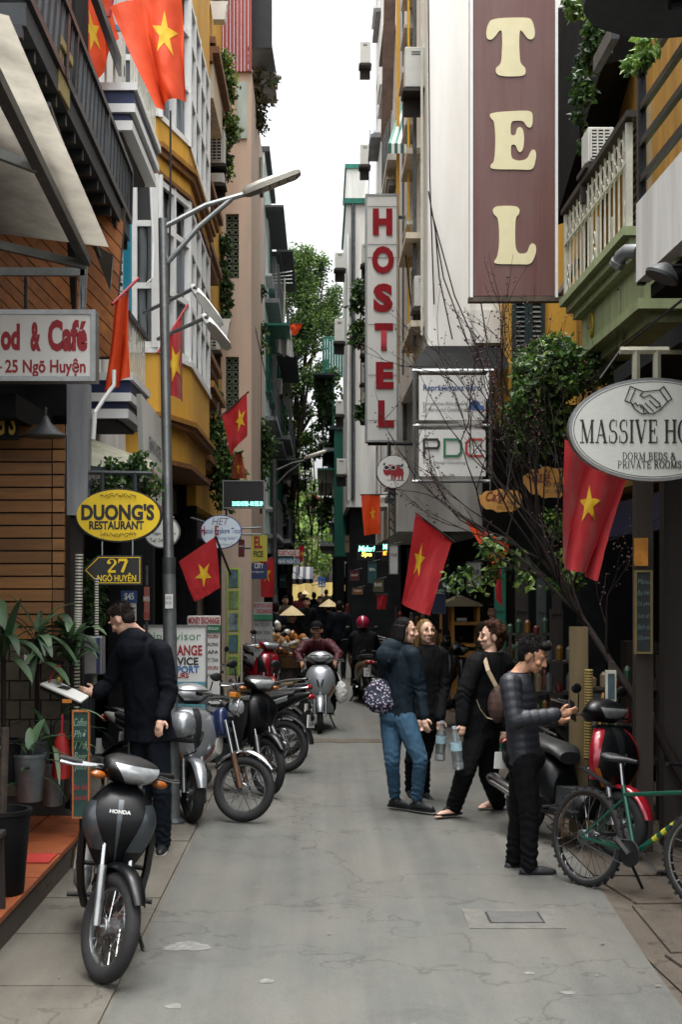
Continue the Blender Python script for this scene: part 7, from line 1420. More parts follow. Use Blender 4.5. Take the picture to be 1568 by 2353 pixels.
# bicycle
m_gfr = mat('green_frame', '0f4a3a', .3, .2, var=.12, bump=0, coat=.5)
bc = T('bicycle', 'dark green mountain bicycle leaning on its kickstand at the right edge', 'bicycle', (0, 0, 0)); Rw = .335
MsB = Matrix.Translation((0, -.42, .8)) @ Matrix.Rotation(R(14), 4, Vector((0, -.3, 1)).normalized() * 1) @ Matrix.Translation((0, .42, -.8))
wheel(bc, (0, 0, 0), Rw, .026, 'front_wheel', True, MsB @ Matrix.Translation((0, -.52, Rw)) @ WR, m_chrome, knob=True); wheel(bc, (0, 0, 0), Rw, .026, 'rear_wheel', True, Matrix.Translation((0, .52, Rw)) @ WR, m_chrome, knob=True)
BB = Vector((0, .08, .29)); ST = Vector((0, .22, .72)); HT = Vector((0, -.33, .74)); HB = Vector((0, -.37, .62))
for nm_, a, e, r_ in (('top_tube', ST - Vector((0, .02, .06)), HT, .016), ('down_tube', BB, HB, .019), ('seat_tube', BB, ST, .017), ('head_tube', HT + Vector((0, .012, .04)), HB - Vector((0, .012, .04)), .021)):
    q = MB(); q.tube([a, e], r_, 10); q.build(nm_, m_gfr, bc, smooth=True)
for sg in (-.06, .06):
    q = MB(); q.tube([BB, Vector((sg, .52, Rw))], .01, 8); q.build('chain_stay', m_gfr, bc); q = MB(); q.tube([ST - Vector((0, .02, .08)), Vector((sg, .52, Rw))], .009, 8); q.build('seat_stay', m_gfr, bc); q = MB(); q.tube([MsB @ (HB + Vector((sg * .5, 0, -.03))), MsB @ Vector((sg, -.44, .5)), MsB @ Vector((sg, -.52, Rw))], .013, 8); q.build('fork', m_gfr, bc, smooth=True)
q = MB(); q.tube([ST, ST + Vector((0, .03, .14))], .013, 8); q.build('seat_post', m_chrome, bc); q = MB(); hl(q, dens([(.1, .885, .02, .012), (.2, .89, .03, .018), (.3, .89, .07, .025), (.37, .9, .075, .025), (.4, .9, .05, .015)]), 14); q.build('saddle', m_seat, bc, smooth=True)
q = MB(); q.tube([MsB @ Vector(p) for p in ((-.3, -.36, .95), (-.12, -.37, .93), (.12, -.37, .93), (.3, -.36, .95))], .012, 8); q.tube([MsB @ Vector((0, -.37, .93)), HT], .014, 8); q.build('handlebar', m_plas, bc, smooth=True)
q = MB(); q.lathe([(.085, -.004), (.09, 0), (.085, .004)], 24, Matrix.Translation(BB + Vector((-.05, 0, 0))) @ Matrix.Rotation(R(90), 4, 'Y')); q.build('chain_ring', m_plas, bc)
for sg, an in ((-1, 40), (1, 220)):
    e = BB + Vector((sg * .075, .17 * math.cos(R(an)), .17 * math.sin(R(an)))); q = MB(); q.beam(BB + Vector((sg * .06, 0, 0)), e, .014, .022); cr = q.build('crank', m_alloy, bc); q = MB(); q.box(e + Vector((sg * .05, 0, 0)), (.09, .06, .025)); q.build('pedal', m_plas, cr)
q = MB(); q.beam((.03, .18, .27), (.24, .2, .01), .014); q.build('kickstand', m_plas, bc); q = MB(); q.tube([(-.055, .08, .375), (-.055, .52, Rw + .035)], .004, 5); q.tube([(-.055, .08, .2), (-.055, .52, Rw - .035)], .004, 5); q.build('chain', m_steeld, bc)
q = MB(); q.lathe([(.04, -.01), (.05, 0), (.03, .01)], 16, Matrix.Translation((-.05, .52, Rw)) @ Matrix.Rotation(R(90), 4, 'Y')); q.build('sprocket', m_steeld, bc)
q = MB(); q.beam((0, .3, .69), (0, .62, .8), .06, .006); q.build('rear_mudguard', m_plas, bc)
for i in range(3): q = MB(); p = BB.lerp(HB, .35 + .16 * i); q.tube([p, BB.lerp(HB, .43 + .16 * i)], .0198, 10); q.build('decal', mat('frame_decal', 'b0b030', .5, bump=0), bc)
bc.location = (2.1, 9.28, .005); bc.rotation_euler = (0, R(5), R(34))
# ------------------------------------------------------------------ people
m_skin = mat('skin_light', 'c39c86', .55, var=.1, scale=14, bump=0); m_skin2 = mat('skin_tan', 'ad8064', .55, var=.1, scale=14, bump=0); m_navy = mat('navy_cloth', '0a0e15', .85, var=.2, bump=.2, spec=.12); m_blkc = mat('black_cloth', '0d0e10', .85, var=.2, bump=.2, spec=.12)
m_jean = mat('blue_denim', '2c4f68', .85, var=.25, scale=9, bump=.3, fine=160); m_jeand = mat('dark_denim', '10161e', .85, var=.25, bump=.3, spec=.15); m_teal2 = mat('teal_jacket', '0c1b24', .8, var=.2, bump=.2, spec=.2); m_puff = mat('slate_puffer', '26282e', .5, var=.12, bump=.15, spec=.35); m_maroon = mat('maroon_jacket', '3a0f18', .6, var=.2, bump=.15, spec=.2)
m_hairb = mat('hair_black', '100d0c', .75, var=.3, scale=40, bump=.5, fine=90, spec=.15); m_hairbr = mat('hair_brown', '3a2216', .75, var=.4, scale=40, bump=.6, fine=70, spec=.15); m_hairbl = mat('hair_blonde', '7a5f3c', .75, var=.4, scale=40, bump=.6, fine=80, spec=.15); m_hairg = mat('hair_short', '241d18', .75, var=.4, scale=40, bump=.5, fine=90, spec=.15)
m_shoe = mat('dark_shoe', '14161a', .6, var=.2); m_sole = mat('pale_sole', '9a968c', .7); m_straw = mat('straw_hat', 'b8a67c', .8, var=.15, scale=20); m_strap = mat('beige_strap', '9c8a72', .8)
TS = bpy.data.scenes.new('workbench')
def remesh(b, name, m, par, vox, smooth_it=3, disp=0, dscale=7, dz=1.0, wr=()):
    me = bpy.data.meshes.new('tmp'); o0 = ORG[par.name]
    me.from_pydata([tuple(p - o0) for p in b.v], [], b.f); ob = bpy.data.objects.new('tmp', me); TS.collection.objects.link(ob)
    md = ob.modifiers.new('r', 'REMESH'); md.mode = 'VOXEL'; md.voxel_size = vox
    if smooth_it: sm = ob.modifiers.new('s', 'SMOOTH'); sm.iterations = smooth_it; sm.factor = .5
    vl_ = TS.view_layers[0]; vl_.update(); dg = vl_.depsgraph; nm = bpy.data.meshes.new_from_object(ob.evaluated_get(dg)); bpy.data.objects.remove(ob); bpy.data.meshes.remove(me)
    nm.name = name; nm.materials.clear()
    if disp:
        N = [v.normal.copy() for v in nm.vertices]
        for v, n in zip(nm.vertices, N):
            c = v.co; f = noise.noise((c.x * dscale, c.y * dscale, c.z * dscale * dz)) + .5 * noise.noise((c.x * dscale * 2.3 + 9, c.y * dscale * 2.3, c.z * dscale * dz * 2.3)); k_ = disp * (1 - 2 * abs(f))
            for (wp, wr_, wa, wf) in wr:
                dd_ = (c - wp).length / wr_
                if dd_ < 2: k_ += wa * math.exp(-dd_ * dd_) * math.sin(wf * (c.z + .35 * (c.x - wp.x)) + 5 * noise.noise((c.x * 14, c.y * 14, c.z * 9)))
            v.co = c + n * k_
    nm.polygons.foreach_set('use_smooth', [True] * len(nm.polygons)); return link(name, nm, m, par)
def limb(b, pts, rs, k=5, quilt=0, pitch=.05):
    pts = [Vector(p) for p in pts]; out = []; ro = []; L = 0
    for i in range(len(pts) - 1):
        n = max(2, int((pts[i + 1] - pts[i]).length / (.012 if quilt else .04)))
        for j in range(n):
            t = j / n; out.append(pts[i].lerp(pts[i + 1], t)); ro.append(rs[i] + (rs[i + 1] - rs[i]) * t)
    out.append(pts[-1]); ro.append(rs[-1])
    if quilt:
        s = 0
        for i in range(len(out)):
            if i: s += (out[i] - out[i - 1]).length
            ro[i] += quilt * (abs(math.sin(PI * s / pitch)) ** .6 - .6)
    b.tube(out, ro, 12); [b.ball(p, r, 10) for p, r in ((out[0], ro[0] * .98), (out[-1], ro[-1] * .98))] + [b.ball(p, r, 10) for p, r in zip(pts[1:-1], rs[1:-1])]
def hand(b, w_, dirv, palm, s=1.0, curl=.5, thumb=1):
    d = Vector(dirv).normalized(); n = Vector(palm); n = (n - d * n.dot(d)).normalized(); sd = d.cross(n)
    b.ball(w_ + d * .045 * s, .036 * s, 10); limb(b, [w_, w_ + d * .075 * s], [.024 * s, .03 * s])
    for i, (o, L) in enumerate(((-.027, .062), (-.009, .074), (.009, .07), (.027, .056))):
        p0 = w_ + d * .075 * s + sd * o * s; p1 = p0 + (d + n * curl * .5).normalized() * L * .5 * s; p2 = p1 + (d * (1 - curl) + n * curl).normalized() * L * .5 * s; limb(b, [p0, p1, p2], [.0095 * s, .009 * s, .0075 * s])
    p0 = w_ + d * .025 * s + sd * -.03 * thumb * s; p1 = p0 + (d * .6 - sd * thumb * .7 + n * .3).normalized() * .035 * s; limb(b, [p0, p1, p1 + (d + n * .4).normalized() * .028 * s], [.012 * s, .011 * s, .009 * s])
def torso_rings(b, secs):                      # secs: (center, rx vec, ry vec)
    b.loft([[c + x * math.cos(a) + y * math.sin(a) for a in [2 * PI * i / 20 for i in range(20)]] for c, x, y in secs])
def person(label, J, face, skin, top, bottom, hair, group=None, vox=.009, jacket=dict(), shoes='shoe', hairstyle='short', extra=None, feet_dir=None, hs=1.0, seated=False):
    J = {k: (P(*v) if isinstance(v, tuple) else v) for k, v in J.items()}
    base = (J['aL'] + J['aR']) / 2; base = Vector((base.x, base.y, 0 if not seated else base.z)); r_ = T('person', label, 'person', base, group)
    side = (J['sL'] - J['sR']); side.z *= .6; side.normalize(); up = (J['neck'] - J['pel']).normalized(); fr = side.cross(up).normalized()
    fw = Vector((math.sin(face[0]) * math.cos(face[1]), -math.cos(face[0]) * math.cos(face[1]), math.sin(face[1]))).normalized()     # face yaw (0 = to camera), pitch
    hu = (Vector((0, 0, 1)) - fw * fw.z).normalized(); hr = fw.cross(hu); hc = J['head']
    Hm = Matrix(((hr.x, -fw.x, hu.x, hc.x), (hr.y, -fw.y, hu.y, hc.y), (hr.z, -fw.z, hu.z, hc.z), (0, 0, 0, 1)))      # local: -Y is forward
    Hm = Hm @ Matrix.Scale(hs, 4)
    b = MB()
    b.ball((0, .012, .02), (.074, .092, .098), 18, Hm); b.ball((0, -.022, -.05), (.056, .066, .06), 14, Hm); b.ball((0, -.06, -.088), (.028, .022, .02), 10, Hm)
    limb(b, [Hm @ Vector(p) for p in ((0, -.088, .02), (0, -.1, -.012), (0, -.107, -.022))], [.011, .013, .015])
    b.ball((-.014, -.093, -.028), .011, 8, Hm); b.ball((.014, -.093, -.028), .011, 8, Hm)
    for s in (-1, 1):
        b.ball((s * .077, .012, -.008), (.012, .022, .034), 10, Hm); b.ball((s * .036, -.066, -.02), (.026, .02, .022), 10, Hm); b.ball((s * .03, -.083, .036), (.026, .012, .009), 10, Hm)
    b.ball((0, -.083, -.055), (.024, .014, .008), 10, Hm); b.ball((0, -.081, -.066), (.02, .013, .008), 10, Hm)
    limb(b, [Hm @ Vector((0, .02, -.05)), J['neck'] + up * .01], [.05, .056])
    limb(b, [J['neck'], J['pel']], [.07, .1])
    for s in 'LR':
        limb(b, [J['neck'] - up * .06, J['s' + s] - up * .02, J['e' + s], J['w' + s]], [.03, .04, .036, .026]); limb(b, [J['pel'], J['h' + s], J['k' + s], J['a' + s]], [.08, .06, .042, .034])
        dv = J.get('d' + s) or (J['w' + s] - J['e' + s]); pm = J.get('n' + s) or fr; hand(b, J['w' + s], dv, pm, 1, J.get('c' + s, .5), 1 if s == 'L' else -1)
        if shoes == 'flip':
            f0 = J['a' + s]; tdir = J['t' + s] - f0; tdir.z = 0; tdir.normalize(); limb(b, [Vector((f0.x, f0.y, .05)) - tdir * .03, Vector((f0.x, f0.y, .05)) + tdir * .1, Vector((f0.x, f0.y, .035)) + tdir * .17], [.036, .034, .022])
            for i in range(5):
                sd_ = tdir.cross(Vector((0, 0, 1))) * (i - 2) * .016; p_ = Vector((f0.x, f0.y, .03)) + tdir * (.17 + .01 * (2 - abs(i - 1))) + sd_; limb(b, [p_ - tdir * .03, p_ + tdir * .02], [.01, .009])
    body = remesh(b, 'body', skin, r_, min(vox, .0065), 2)
    for s in (-1, 1):
        q = MB(); q.ball((s * .031, -.0765, .018), (.012, .007, .0045), 10, Hm); e_ = q.build('eye', mat('eye_white', '8a7c72', .4, var=0, bump=0), r_, smooth=True); q = MB(); q.ball((s * .031, -.0805, .018), (.0055, .004, .0045), 8, Hm); q.build('iris', m_ink, e_); q = MB(); limb(q, [Hm @ Vector((s * .014, -.092, .04)), Hm @ Vector((s * .034, -.09, .046)), Hm @ Vector((s * .052, -.078, .04))], [.003, .0038, .002]); q.build('eyebrow', hair, r_)
    q = MB(); limb(q, [Hm @ Vector(p) for p in ((-.022, -.086, -.061), (0, -.097, -.06), (.022, -.086, -.061))], [.003, .0045, .003]); q.build('mouth', mat('lip', '7a3c34', .5, bump=0), r_)
    # hair
    q = MB(); r2 = random.Random(hash(label) % 1000)
    if hairstyle in ('short', 'curly', 'long', 'tied', 'crop'):
        q.ball((0, .024, .04), (.077, .088, .086), 16, Hm); q.ball((0, .05, -.01), (.068, .06, .07), 14, Hm)
        if hairstyle == 'short': q.ball((0, -.055, .105), (.06, .04, .03), 12, Hm)
        if hairstyle == 'crop': q.ball((0, -.03, .1), (.06, .06, .03), 12, Hm)
        if hairstyle == 'curly':
            for i in range(60):
                d_ = Vector((r2.gauss(0, 1), r2.gauss(0, .9) + .5, r2.gauss(0, .8) + .55)).normalized(); (d_.y > -.3 or d_.z > .62) and q.ball((d_.x * .092, .025 + d_.y * .1, .03 + d_.z * .108), r2.uniform(.017, .03), 8, Hm)
            q.ball((0, .06, -.03), (.075, .06, .1), 12, Hm)
        if hairstyle == 'long':
            for i in range(16):
                a = R(-100 + 200 * i / 15); q.tube([Hm @ Vector((.075 * math.sin(a), .02 + .08 * math.cos(a), .05)), Hm @ Vector((.088 * math.sin(a), .03 + .09 * math.cos(a), -.06)), Hm @ Vector((.085 * math.sin(a), .04 + .085 * math.cos(a), -.17 - .06 * r2.random()))], [.022, .022, .01], 8)
        if hairstyle == 'tied': q.ball((0, -.03, .085), (.072, .06, .045), 12, Hm); q.ball((0, .1, .03), (.04, .04, .04), 10, Hm)
        h_ = remesh(q, 'hair', hair, r_, max(.007, vox * .8), 1, .0035 if hairstyle != 'crop' else .0015, 70)
        if vox < .01:
            st_ = MB(); lg = hairstyle == 'long'
            for i in range(420):
                d_ = Vector((r2.gauss(0, 1), r2.gauss(0, 1) + .35, r2.gauss(0, .8) + .45)).normalized()
                if d_.y < -.55 and d_.z < .65: continue
                p0 = Vector((d_.x * .078, .022 + d_.y * .09, .042 + d_.z * .088)); fl = Vector((d_.x * .6 + r2.gauss(0, .35), d_.y * .6 + .25 + r2.gauss(0, .3), -.5 + r2.gauss(0, .35) + (.9 * d_.z if hairstyle != 'long' else 0))); L_ = r2.uniform(.025, .05) if not lg else r2.uniform(.08, .2)
                if hairstyle == 'crop': L_ *= .5
                if lg: fl = Vector((d_.x * .12 + r2.gauss(0, .1), d_.y * .12 + .08 + r2.gauss(0, .08), -1))
                pts_ = [p0, p0 + d_ * (.006 if not lg else .016) + fl.normalized() * L_ * .5, p0 + d_ * .004 + fl.normalized() * L_ + Vector((0, 0, -.3 * L_))]
                st_.tube([Hm @ q_ for q_ in pts_], [.0022, .0018, .0006], 4)
            so_ = st_.build('hair_strands', hair, h_); so_['kind'] = 'stuff'
    elif hairstyle == 'cap':
        q.ball((0, .02, .05), (.085, .1, .085), 18, Hm); q.build('cap', m_blkc, r_, smooth=True); q = MB(); q.ball((0, -.115, .055), (.068, .06, .01), 14, Hm); q.build('cap_peak', m_blkc, r_, smooth=True)
    elif hairstyle == 'helmet':
        q.ball((0, .02, .04), (.115, .135, .125), 20, Hm); q.build('helmet', mat('pink_helmet', '8c1c3a', .3, var=.1, coat=.5, bump=0), r_, smooth=True); q = MB(); q.ball((0, .05, -.05), (.075, .07, .06), 12, Hm); q.build('hair', m_hairb, r_, smooth=True)
    elif hairstyle == 'conical':
        q.lathe([(.23, 0), (.225, .005), (.12, .09), (.01, .17), (.0, .165), (.11, .08)], 28, Hm @ Matrix.Translation((0, .01, .035))); q.build('conical_hat', m_straw, r_); q = MB(); q.ball((0, .03, .02), (.08, .09, .085), 12, Hm); q.build('hair', m_hairb, r_, smooth=True)
    # jacket
    jk = dict(w=.17, dpt=.115, hem=.1, hemw=.175, sl=.062, cuff=.045, quilt=0, collar=.07, disp=.007); jk.update(jacket); b = MB()
    up_s = J['neck'] - J['pel']; A = side; D_ = fr; hemp = J['pel'] - up * jk['hem']
    b_secs = [(hemp, A * jk['hemw'], D_ * jk['dpt'] * 1.02), (J['pel'] + up_s * .12, A * jk['hemw'] * .98, D_ * jk['dpt']), (J['pel'] + up_s * .45, A * jk['w'] * .95, D_ * jk['dpt'] * .98), (J['pel'] + up_s * .72, A * jk['w'] * 1.06, D_ * jk['dpt'] * 1.05), (J['pel'] + up_s * .88, A * jk['w'] * 1.05, D_ * jk['dpt'] * .95), (J['pel'] + up_s * .97, A * .12, D_ * .1), (J['neck'] + up * .025, A * .078, D_ * .08)]
    if jk['quilt']:
        out = []; 
        for i in range(len(b_secs) - 1):
            for j in range(14):
                t = j / 14; f = [a_.lerp(c_, t) for a_, c_ in zip(b_secs[i], b_secs[i + 1])]; L = (f[0] - hemp).length; kq = 1 + .045 * (abs(math.sin(PI * L / .055)) ** .6 - .6); out.append((f[0], f[1] * kq, f[2] * kq))
        b_secs = out
    torso_rings(b, b_secs)
    for s in 'LR': limb(b, [J['s' + s] - (J['s' + s] - J['neck']) * .25, J['s' + s], J['e' + s], J['w' + s] - (J['w' + s] - J['e' + s]).normalized() * .015], [jk['sl'] * 1.12, jk['sl'] * 1.08, jk['sl'] * .88, jk['cuff']], quilt=jk['quilt'], pitch=.06)
    if jk.get('hood'): b.ball(J['neck'] - fr * .075 - up * .01, (.11, .09, .09), 14); b.ball(J['neck'] - fr * .11 - up * .08, (.12, .085, .11), 14)
    if jk.get('coat'):
        torso_rings(b, [(J['pel'] - up * jk['coat'], A * jk['hemw'] * 1.12, D_ * jk['dpt'] * 1.2), (J['pel'], A * jk['hemw'], D_ * jk['dpt'])])
    remesh(b, 'jacket', top, r_, vox, 1 if jk['quilt'] else 2, jk['disp'] * (.3 if jk['quilt'] else 1.3), 7, .4, [] if jk['quilt'] else [(J['e' + s_] - ORG[r_.name], .11, .006, 90) for s_ in 'LR'] + [(J['pel'] - ORG[r_.name] + Vector((0, 0, .05)), .16, .005, 60)])
    if jk['collar']: q = MB(); q.tube([J['neck'] - up * .03, J['neck'] + up * jk['collar'] * .5 + fr * .008], [jk['collar'] * 1.02, jk['collar'] * .95], 18); q.build('collar', top if not jk.get('cm') else jk['cm'], r_, smooth=True)
    # trousers
    b = MB(); pw = jk.get('leg', (.088, .064, .052)); b.ball(J['pel'] - Vector((0, 0, .02)), (.15, .12, .12), 14)
    for s in 'LR': limb(b, [J['h' + s], J['h' + s].lerp(J['k' + s], .4), J['k' + s], J['a' + s] + (J['k' + s] - J['a' + s]).normalized() * jk.get('turn', .0)], [pw[0] * 1.08, pw[0], pw[1], pw[2]])
    o_ = ORG[r_.name]; remesh(b, 'trousers', bottom, r_, vox, 1, .005, 9, .6, [(J['k' + s_] - o_, .11, .0045, 95) for s_ in 'LR'] + [(J['a' + s_] - o_ + Vector((0, 0, .08)), .13, .0065, 120) for s_ in 'LR'] + [(J['pel'] - o_ - Vector((0, 0, .1)), .14, .004, 80)])
    for s in 'LR':
        a_ = J['a' + s]; td = J['t' + s] - a_; tz = a_.z - .075; td.z = 0; td.normalize(); g = Vector((a_.x, a_.y, tz)); b = MB()
        if shoes == 'shoe':
            limb(b, [g + Vector((0, 0, .075)), g + Vector((0, 0, .05)) + td * .03], [.042, .045]); limb(b, [g + Vector((0, 0, .038)) - td * .035, g + Vector((0, 0, .042)) + td * .08, g + Vector((0, 0, .034)) + td * .17], [.036, .04, .03]); sh_ = remesh(b, 'shoe', J.get('shoem') or m_shoe, r_, .008, 1)
        else: sh_ = None
        q = MB(); sdv = td.cross(Vector((0, 0, 1))); q.loft([[g + td * t_ + sdv * w_ * sx + Vector((0, 0, zz)) for sx, zz in ((-1, .002), (1, .002), (1, .022), (-1, .022))] for t_, w_ in ((-.075, .022), (-.05, .036), (.06, .043), (.15, .042), (.2, .025))]); q.build('sole', m_plas if shoes != 'shoe' or J.get('dsole') else m_sole, sh_ or r_)
        if shoes == 'flip':
            q = MB(); q.tube([g + td * .02 + sdv * .04 + Vector((0, 0, .03)), g + td * .07 + sdv * .02 + Vector((0, 0, .075)), g + td * .13 + Vector((0, 0, .04))], .006, 6); q.tube([g + td * .02 - sdv * .04 + Vector((0, 0, .03)), g + td * .07 - sdv * .02 + Vector((0, 0, .075)), g + td * .13 + Vector((0, 0, .04))], .006, 6); q.build('sandal_strap', m_plas, r_)
    return r_, J, fr, up, side, Hm
Vc = Vector
# man in puffer jacket
J = dict(head=(1226, 1508, 10.1), neck=(1190, 1556, 10.12), pel=(1206, 1735, 10.12), sL=(1192, 1572, 10.3), sR=(1172, 1572, 9.94), eL=(1222, 1650, 10.35), eR=(1184, 1654, 9.86), wL=(1276, 1655, 10.2), wR=(1283, 1640, 9.86), hL=(1203, 1745, 10.22), hR=(1206, 1745, 10.03), kL=(1192, 1870, 10.3), kR=(1218, 1878, 10.05), aL=(1180, 1978, 10.36), aR=(1216, 1990, 10.1), tL=(1215, 1990, 10.4), tR=(1270, 2000, 10.1), dL=Vc((1, .1, .1)), dR=Vc((1, 0, .12)), nL=Vc((0, 0, 1)), nR=Vc((.1, .6, .5)), cR=.35, cL=.2, dsole=1)
person('young man in slate puffer jacket looking down at his phone hand', J, (R(62), R(-24)), m_skin2, m_puff, m_blkc, m_hairb, jacket=dict(quilt=.007, hem=.06, sl=.07, cuff=.048, w=.165, collar=.078, disp=.004, leg=(.088, .066, .056)), hairstyle='short')
# woman with floral backpack
J = dict(head=(933, 1450, 12.8), neck=(915, 1486, 12.8), pel=(912, 1640, 12.8), sR=(947, 1505, 12.68), sL=(886, 1500, 12.92), eR=(964, 1583, 12.68), eL=(884, 1570, 13.05), wR=(975, 1648, 12.62), wL=(925, 1560, 13.12), hR=(930, 1650, 12.72), hL=(900, 1650, 12.85), kR=(966, 1745, 12.62), kL=(902, 1748, 12.75), aR=(958, 1842, 12.75), aL=(908, 1835, 12.95), tR=(1000, 1860, 12.6), tL=(950, 1850, 12.8), dsole=1)
rw, J, fr_, up_, sd_, Hm = person('woman in teal jacket and blue jeans with a floral backpack', J, (R(75), R(-4)), m_skin, m_teal2, m_jean, m_hairb, jacket=dict(w=.185, hemw=.19, hem=.04, sl=.068, hood=1, collar=.075, leg=(.095, .068, .05), turn=.05, cm=m_tarp), hairstyle='long', shoes='shoe')
def floral():
    m = mat('floral_print', '14182a', .8, var=0, bump=.2); n = m.node_tree.nodes; l = m.node_tree.links; tc = [q for q in n if q.type == 'TEX_COORD'][0]
    vo = n.new('ShaderNodeTexVoronoi'); vo.inputs['Scale'].default_value = 38; l.new(tc.outputs['Object'], vo.inputs['Vector']); rp = n.new('ShaderNodeValToRGB'); l.new(vo.outputs['Distance'], rp.inputs[0]); rp.color_ramp.interpolation = 'CONSTANT'; rp.color_ramp.elements[0].color = (.5, .5, .55, 1); e = rp.color_ramp.elements[1]; e.position = .36; e.color = (.008, .01, .025, 1); e2 = rp.color_ramp.elements.new(.14); e2.color = (.42, .08, .16, 1); e3 = rp.color_ramp.elements.new(.22); e3.color = (.3, .32, .4, 1); l.new(rp.outputs[0], n['Principled BSDF'].inputs['Base Color']); return m
bp = T('backpack', 'navy backpack with white and pink floral print on the woman', 'backpack', P(878, 1640, 12.75)); c = P(878, 1600, 12.78)
q = MB(); q.ball(c, (.16, .1, .15), 18); q.ball(c + Vc((-.01, -.04, -.05)), (.14, .09, .1), 16); q.ball(c + Vc((0, 0, .09)), (.12, .08, .07), 14); bd = remesh(q, 'bag', floral(), bp, .01, 3, .006, 12)
q = MB(); q.tube([c + Vc((.08, 0, .13)), P(893, 1520, 12.62), P(905, 1490, 12.7)], .014, 8, flat=.4); q.build('strap', m_navy, bp); q = MB(); q.tube([c + Vc((-.04, 0, .15)), c + Vc((0, 0, .2)), c + Vc((.04, 0, .15))], .008, 6); q.build('top_loop', m_navy, bp)
# blonde woman in black
J = dict(head=(979, 1452, 13.6), neck=(985, 1488, 13.62), pel=(980, 1650, 13.6), sL=(1014, 1505, 13.65), sR=(955, 1505, 13.55), eL=(1020, 1585, 13.6), eR=(950, 1590, 13.5), wL=(1011, 1652, 13.4), wR=(960, 1650, 13.4), hL=(990, 1655, 13.62), hR=(965, 1655, 13.58), kL=(975, 1745, 13.62), kR=(945, 1748, 13.6), aL=(976, 1822, 13.7), aR=(944, 1815, 13.7), tL=(1000, 1830, 13.4), tR=(950, 1825, 13.4), cL=.9, dL=Vc((0, -.1, -1)))
person('blonde woman in long black coat talking to her friends', J, (R(20), R(3)), m_skin, m_blkc, m_blkc, m_hairbl, jacket=dict(w=.17, hemw=.18, hem=.06, sl=.062, coat=.12, leg=(.08, .06, .05)), hairstyle='long')
# curly man
J = dict(head=(1128, 1463, 12.5), neck=(1127, 1505, 12.5), pel=(1108, 1680, 12.5), sL=(1093, 1524, 12.36), sR=(1160, 1526, 12.6), eL=(1066, 1598, 12.3), eR=(1172, 1605, 12.7), wL=(1062, 1662, 12.25), wR=(1160, 1675, 12.6), hL=(1098, 1690, 12.45), hR=(1120, 1690, 12.58), kL=(1070, 1772, 12.35), kR=(1124, 1782, 12.65), aL=(1044, 1852, 12.5), aR=(1146, 1845, 12.95), tL=(1000, 1870, 12.4), tR=(1110, 1850, 12.9), cL=.9, dL=Vc((0, -.1, -1)))
person('curly haired man in black sweater with flip flops walking left', J, (R(-78), R(-2)), m_skin, m_blkc, m_blkc, m_hairbr, jacket=dict(w=.18, hemw=.19, hem=.05, sl=.075, cuff=.052, collar=.062, leg=(.1, .085, .07)), hairstyle='curly', shoes='flip')
cbg = T('sling_bag', 'brown patterned backpack with beige straps on the curly man', 'backpack', P(1145, 1640, 12.4)); q = MB(); c = P(1143, 1620, 12.32); q.ball(c, (.085, .09, .16), 14); q.ball(c + Vc((.02, 0, .08)), (.06, .07, .1), 12); remesh(q, 'bag', mat('woven_bag', '4a332c', .85, var=.5, scale=30, bump=.4), cbg, .01, 2)
q = MB()
for pts in ([P(1113, 1506, 12.36), P(1122, 1540, 12.26), P(1140, 1575, 12.26), P(1145, 1592, 12.28)], [P(1096, 1608, 12.26), P(1104, 1630, 12.25), P(1118, 1648, 12.28), P(1132, 1652, 12.3)]): q = MB(); q.tube(pts, .02, 8, flat=.25); q.build('strap', m_strap, cbg)
# bottles
m_pet = mat('clear_plastic', 'c4d0d4', .08, var=0, bump=0, trans=.85, alpha=.75); m_petl = mat('bottle_label', '9fc0cc', .5, var=.3, scale=30)
for (lab, x, y0_, y1_, d, tl_) in (('clear water bottle held by the blonde woman', 1011, 1656, 1748, 13.33, .06), ('clear water bottle held by the curly man', 1054, 1668, 1768, 12.18, -.1)):
    bo = T('water_bottle', lab, 'bottle', P(x, y1_, d), 'plastic water bottles'); H_ = (y1_ - y0_) * d / F; M = Matrix.Translation(P(x, y1_, d)) @ Matrix.Rotation(tl_, 4, 'Y') @ Matrix.Scale(H_ / .34, 4)
    q = MB(); q.lathe([(.03, 0), (.043, .008), (.044, .05), (.04, .06), (.044, .07), (.04, .09), (.044, .11), (.044, .2), (.04, .24), (.022, .29), (.014, .31), (.014, .325)], 20, M); q.build('shell', m_pet, bo, smooth=True); q = MB(); q.lathe([(.0452, .15), (.0452, .21)], 20, M); q.build('wrapper', m_petl, bo); q = MB(); q.lathe([(.017, .318), (.017, .34)], 14, M); q.build('cap', mat('bottle_cap', '9fb4c4', .4), bo)
# bent man in hooded coat
J = dict(head=(280, 1424, 10.85), neck=(318, 1462, 10.9), pel=(342, 1668, 10.95), sL=(286, 1498, 10.95), sR=(374, 1500, 10.8), eL=(250, 1572, 11.0), eR=(390, 1590, 10.75), wL=(220, 1592, 10.9), wR=(372, 1650, 10.65), hL=(325, 1685, 11.0), hR=(360, 1685, 10.9), kL=(330, 1815, 11.05), kR=(372, 1818, 10.85), aL=(325, 1930, 11.1), aR=(374, 1938, 10.95), tL=(300, 1945, 10.9), tR=(360, 1965, 10.6), dL=Vc((-1, -.1, .15)), cL=.6)
person('man in black hooded coat bending over the menu stand', J, (R(-115), R(-38)), m_skin, m_navy, m_jeand, m_hairg, jacket=dict(w=.185, hemw=.195, dpt=.13, hem=.1, sl=.07, cuff=.052, hood=1, coat=.1, leg=(.09, .072, .064)), hairstyle='crop')
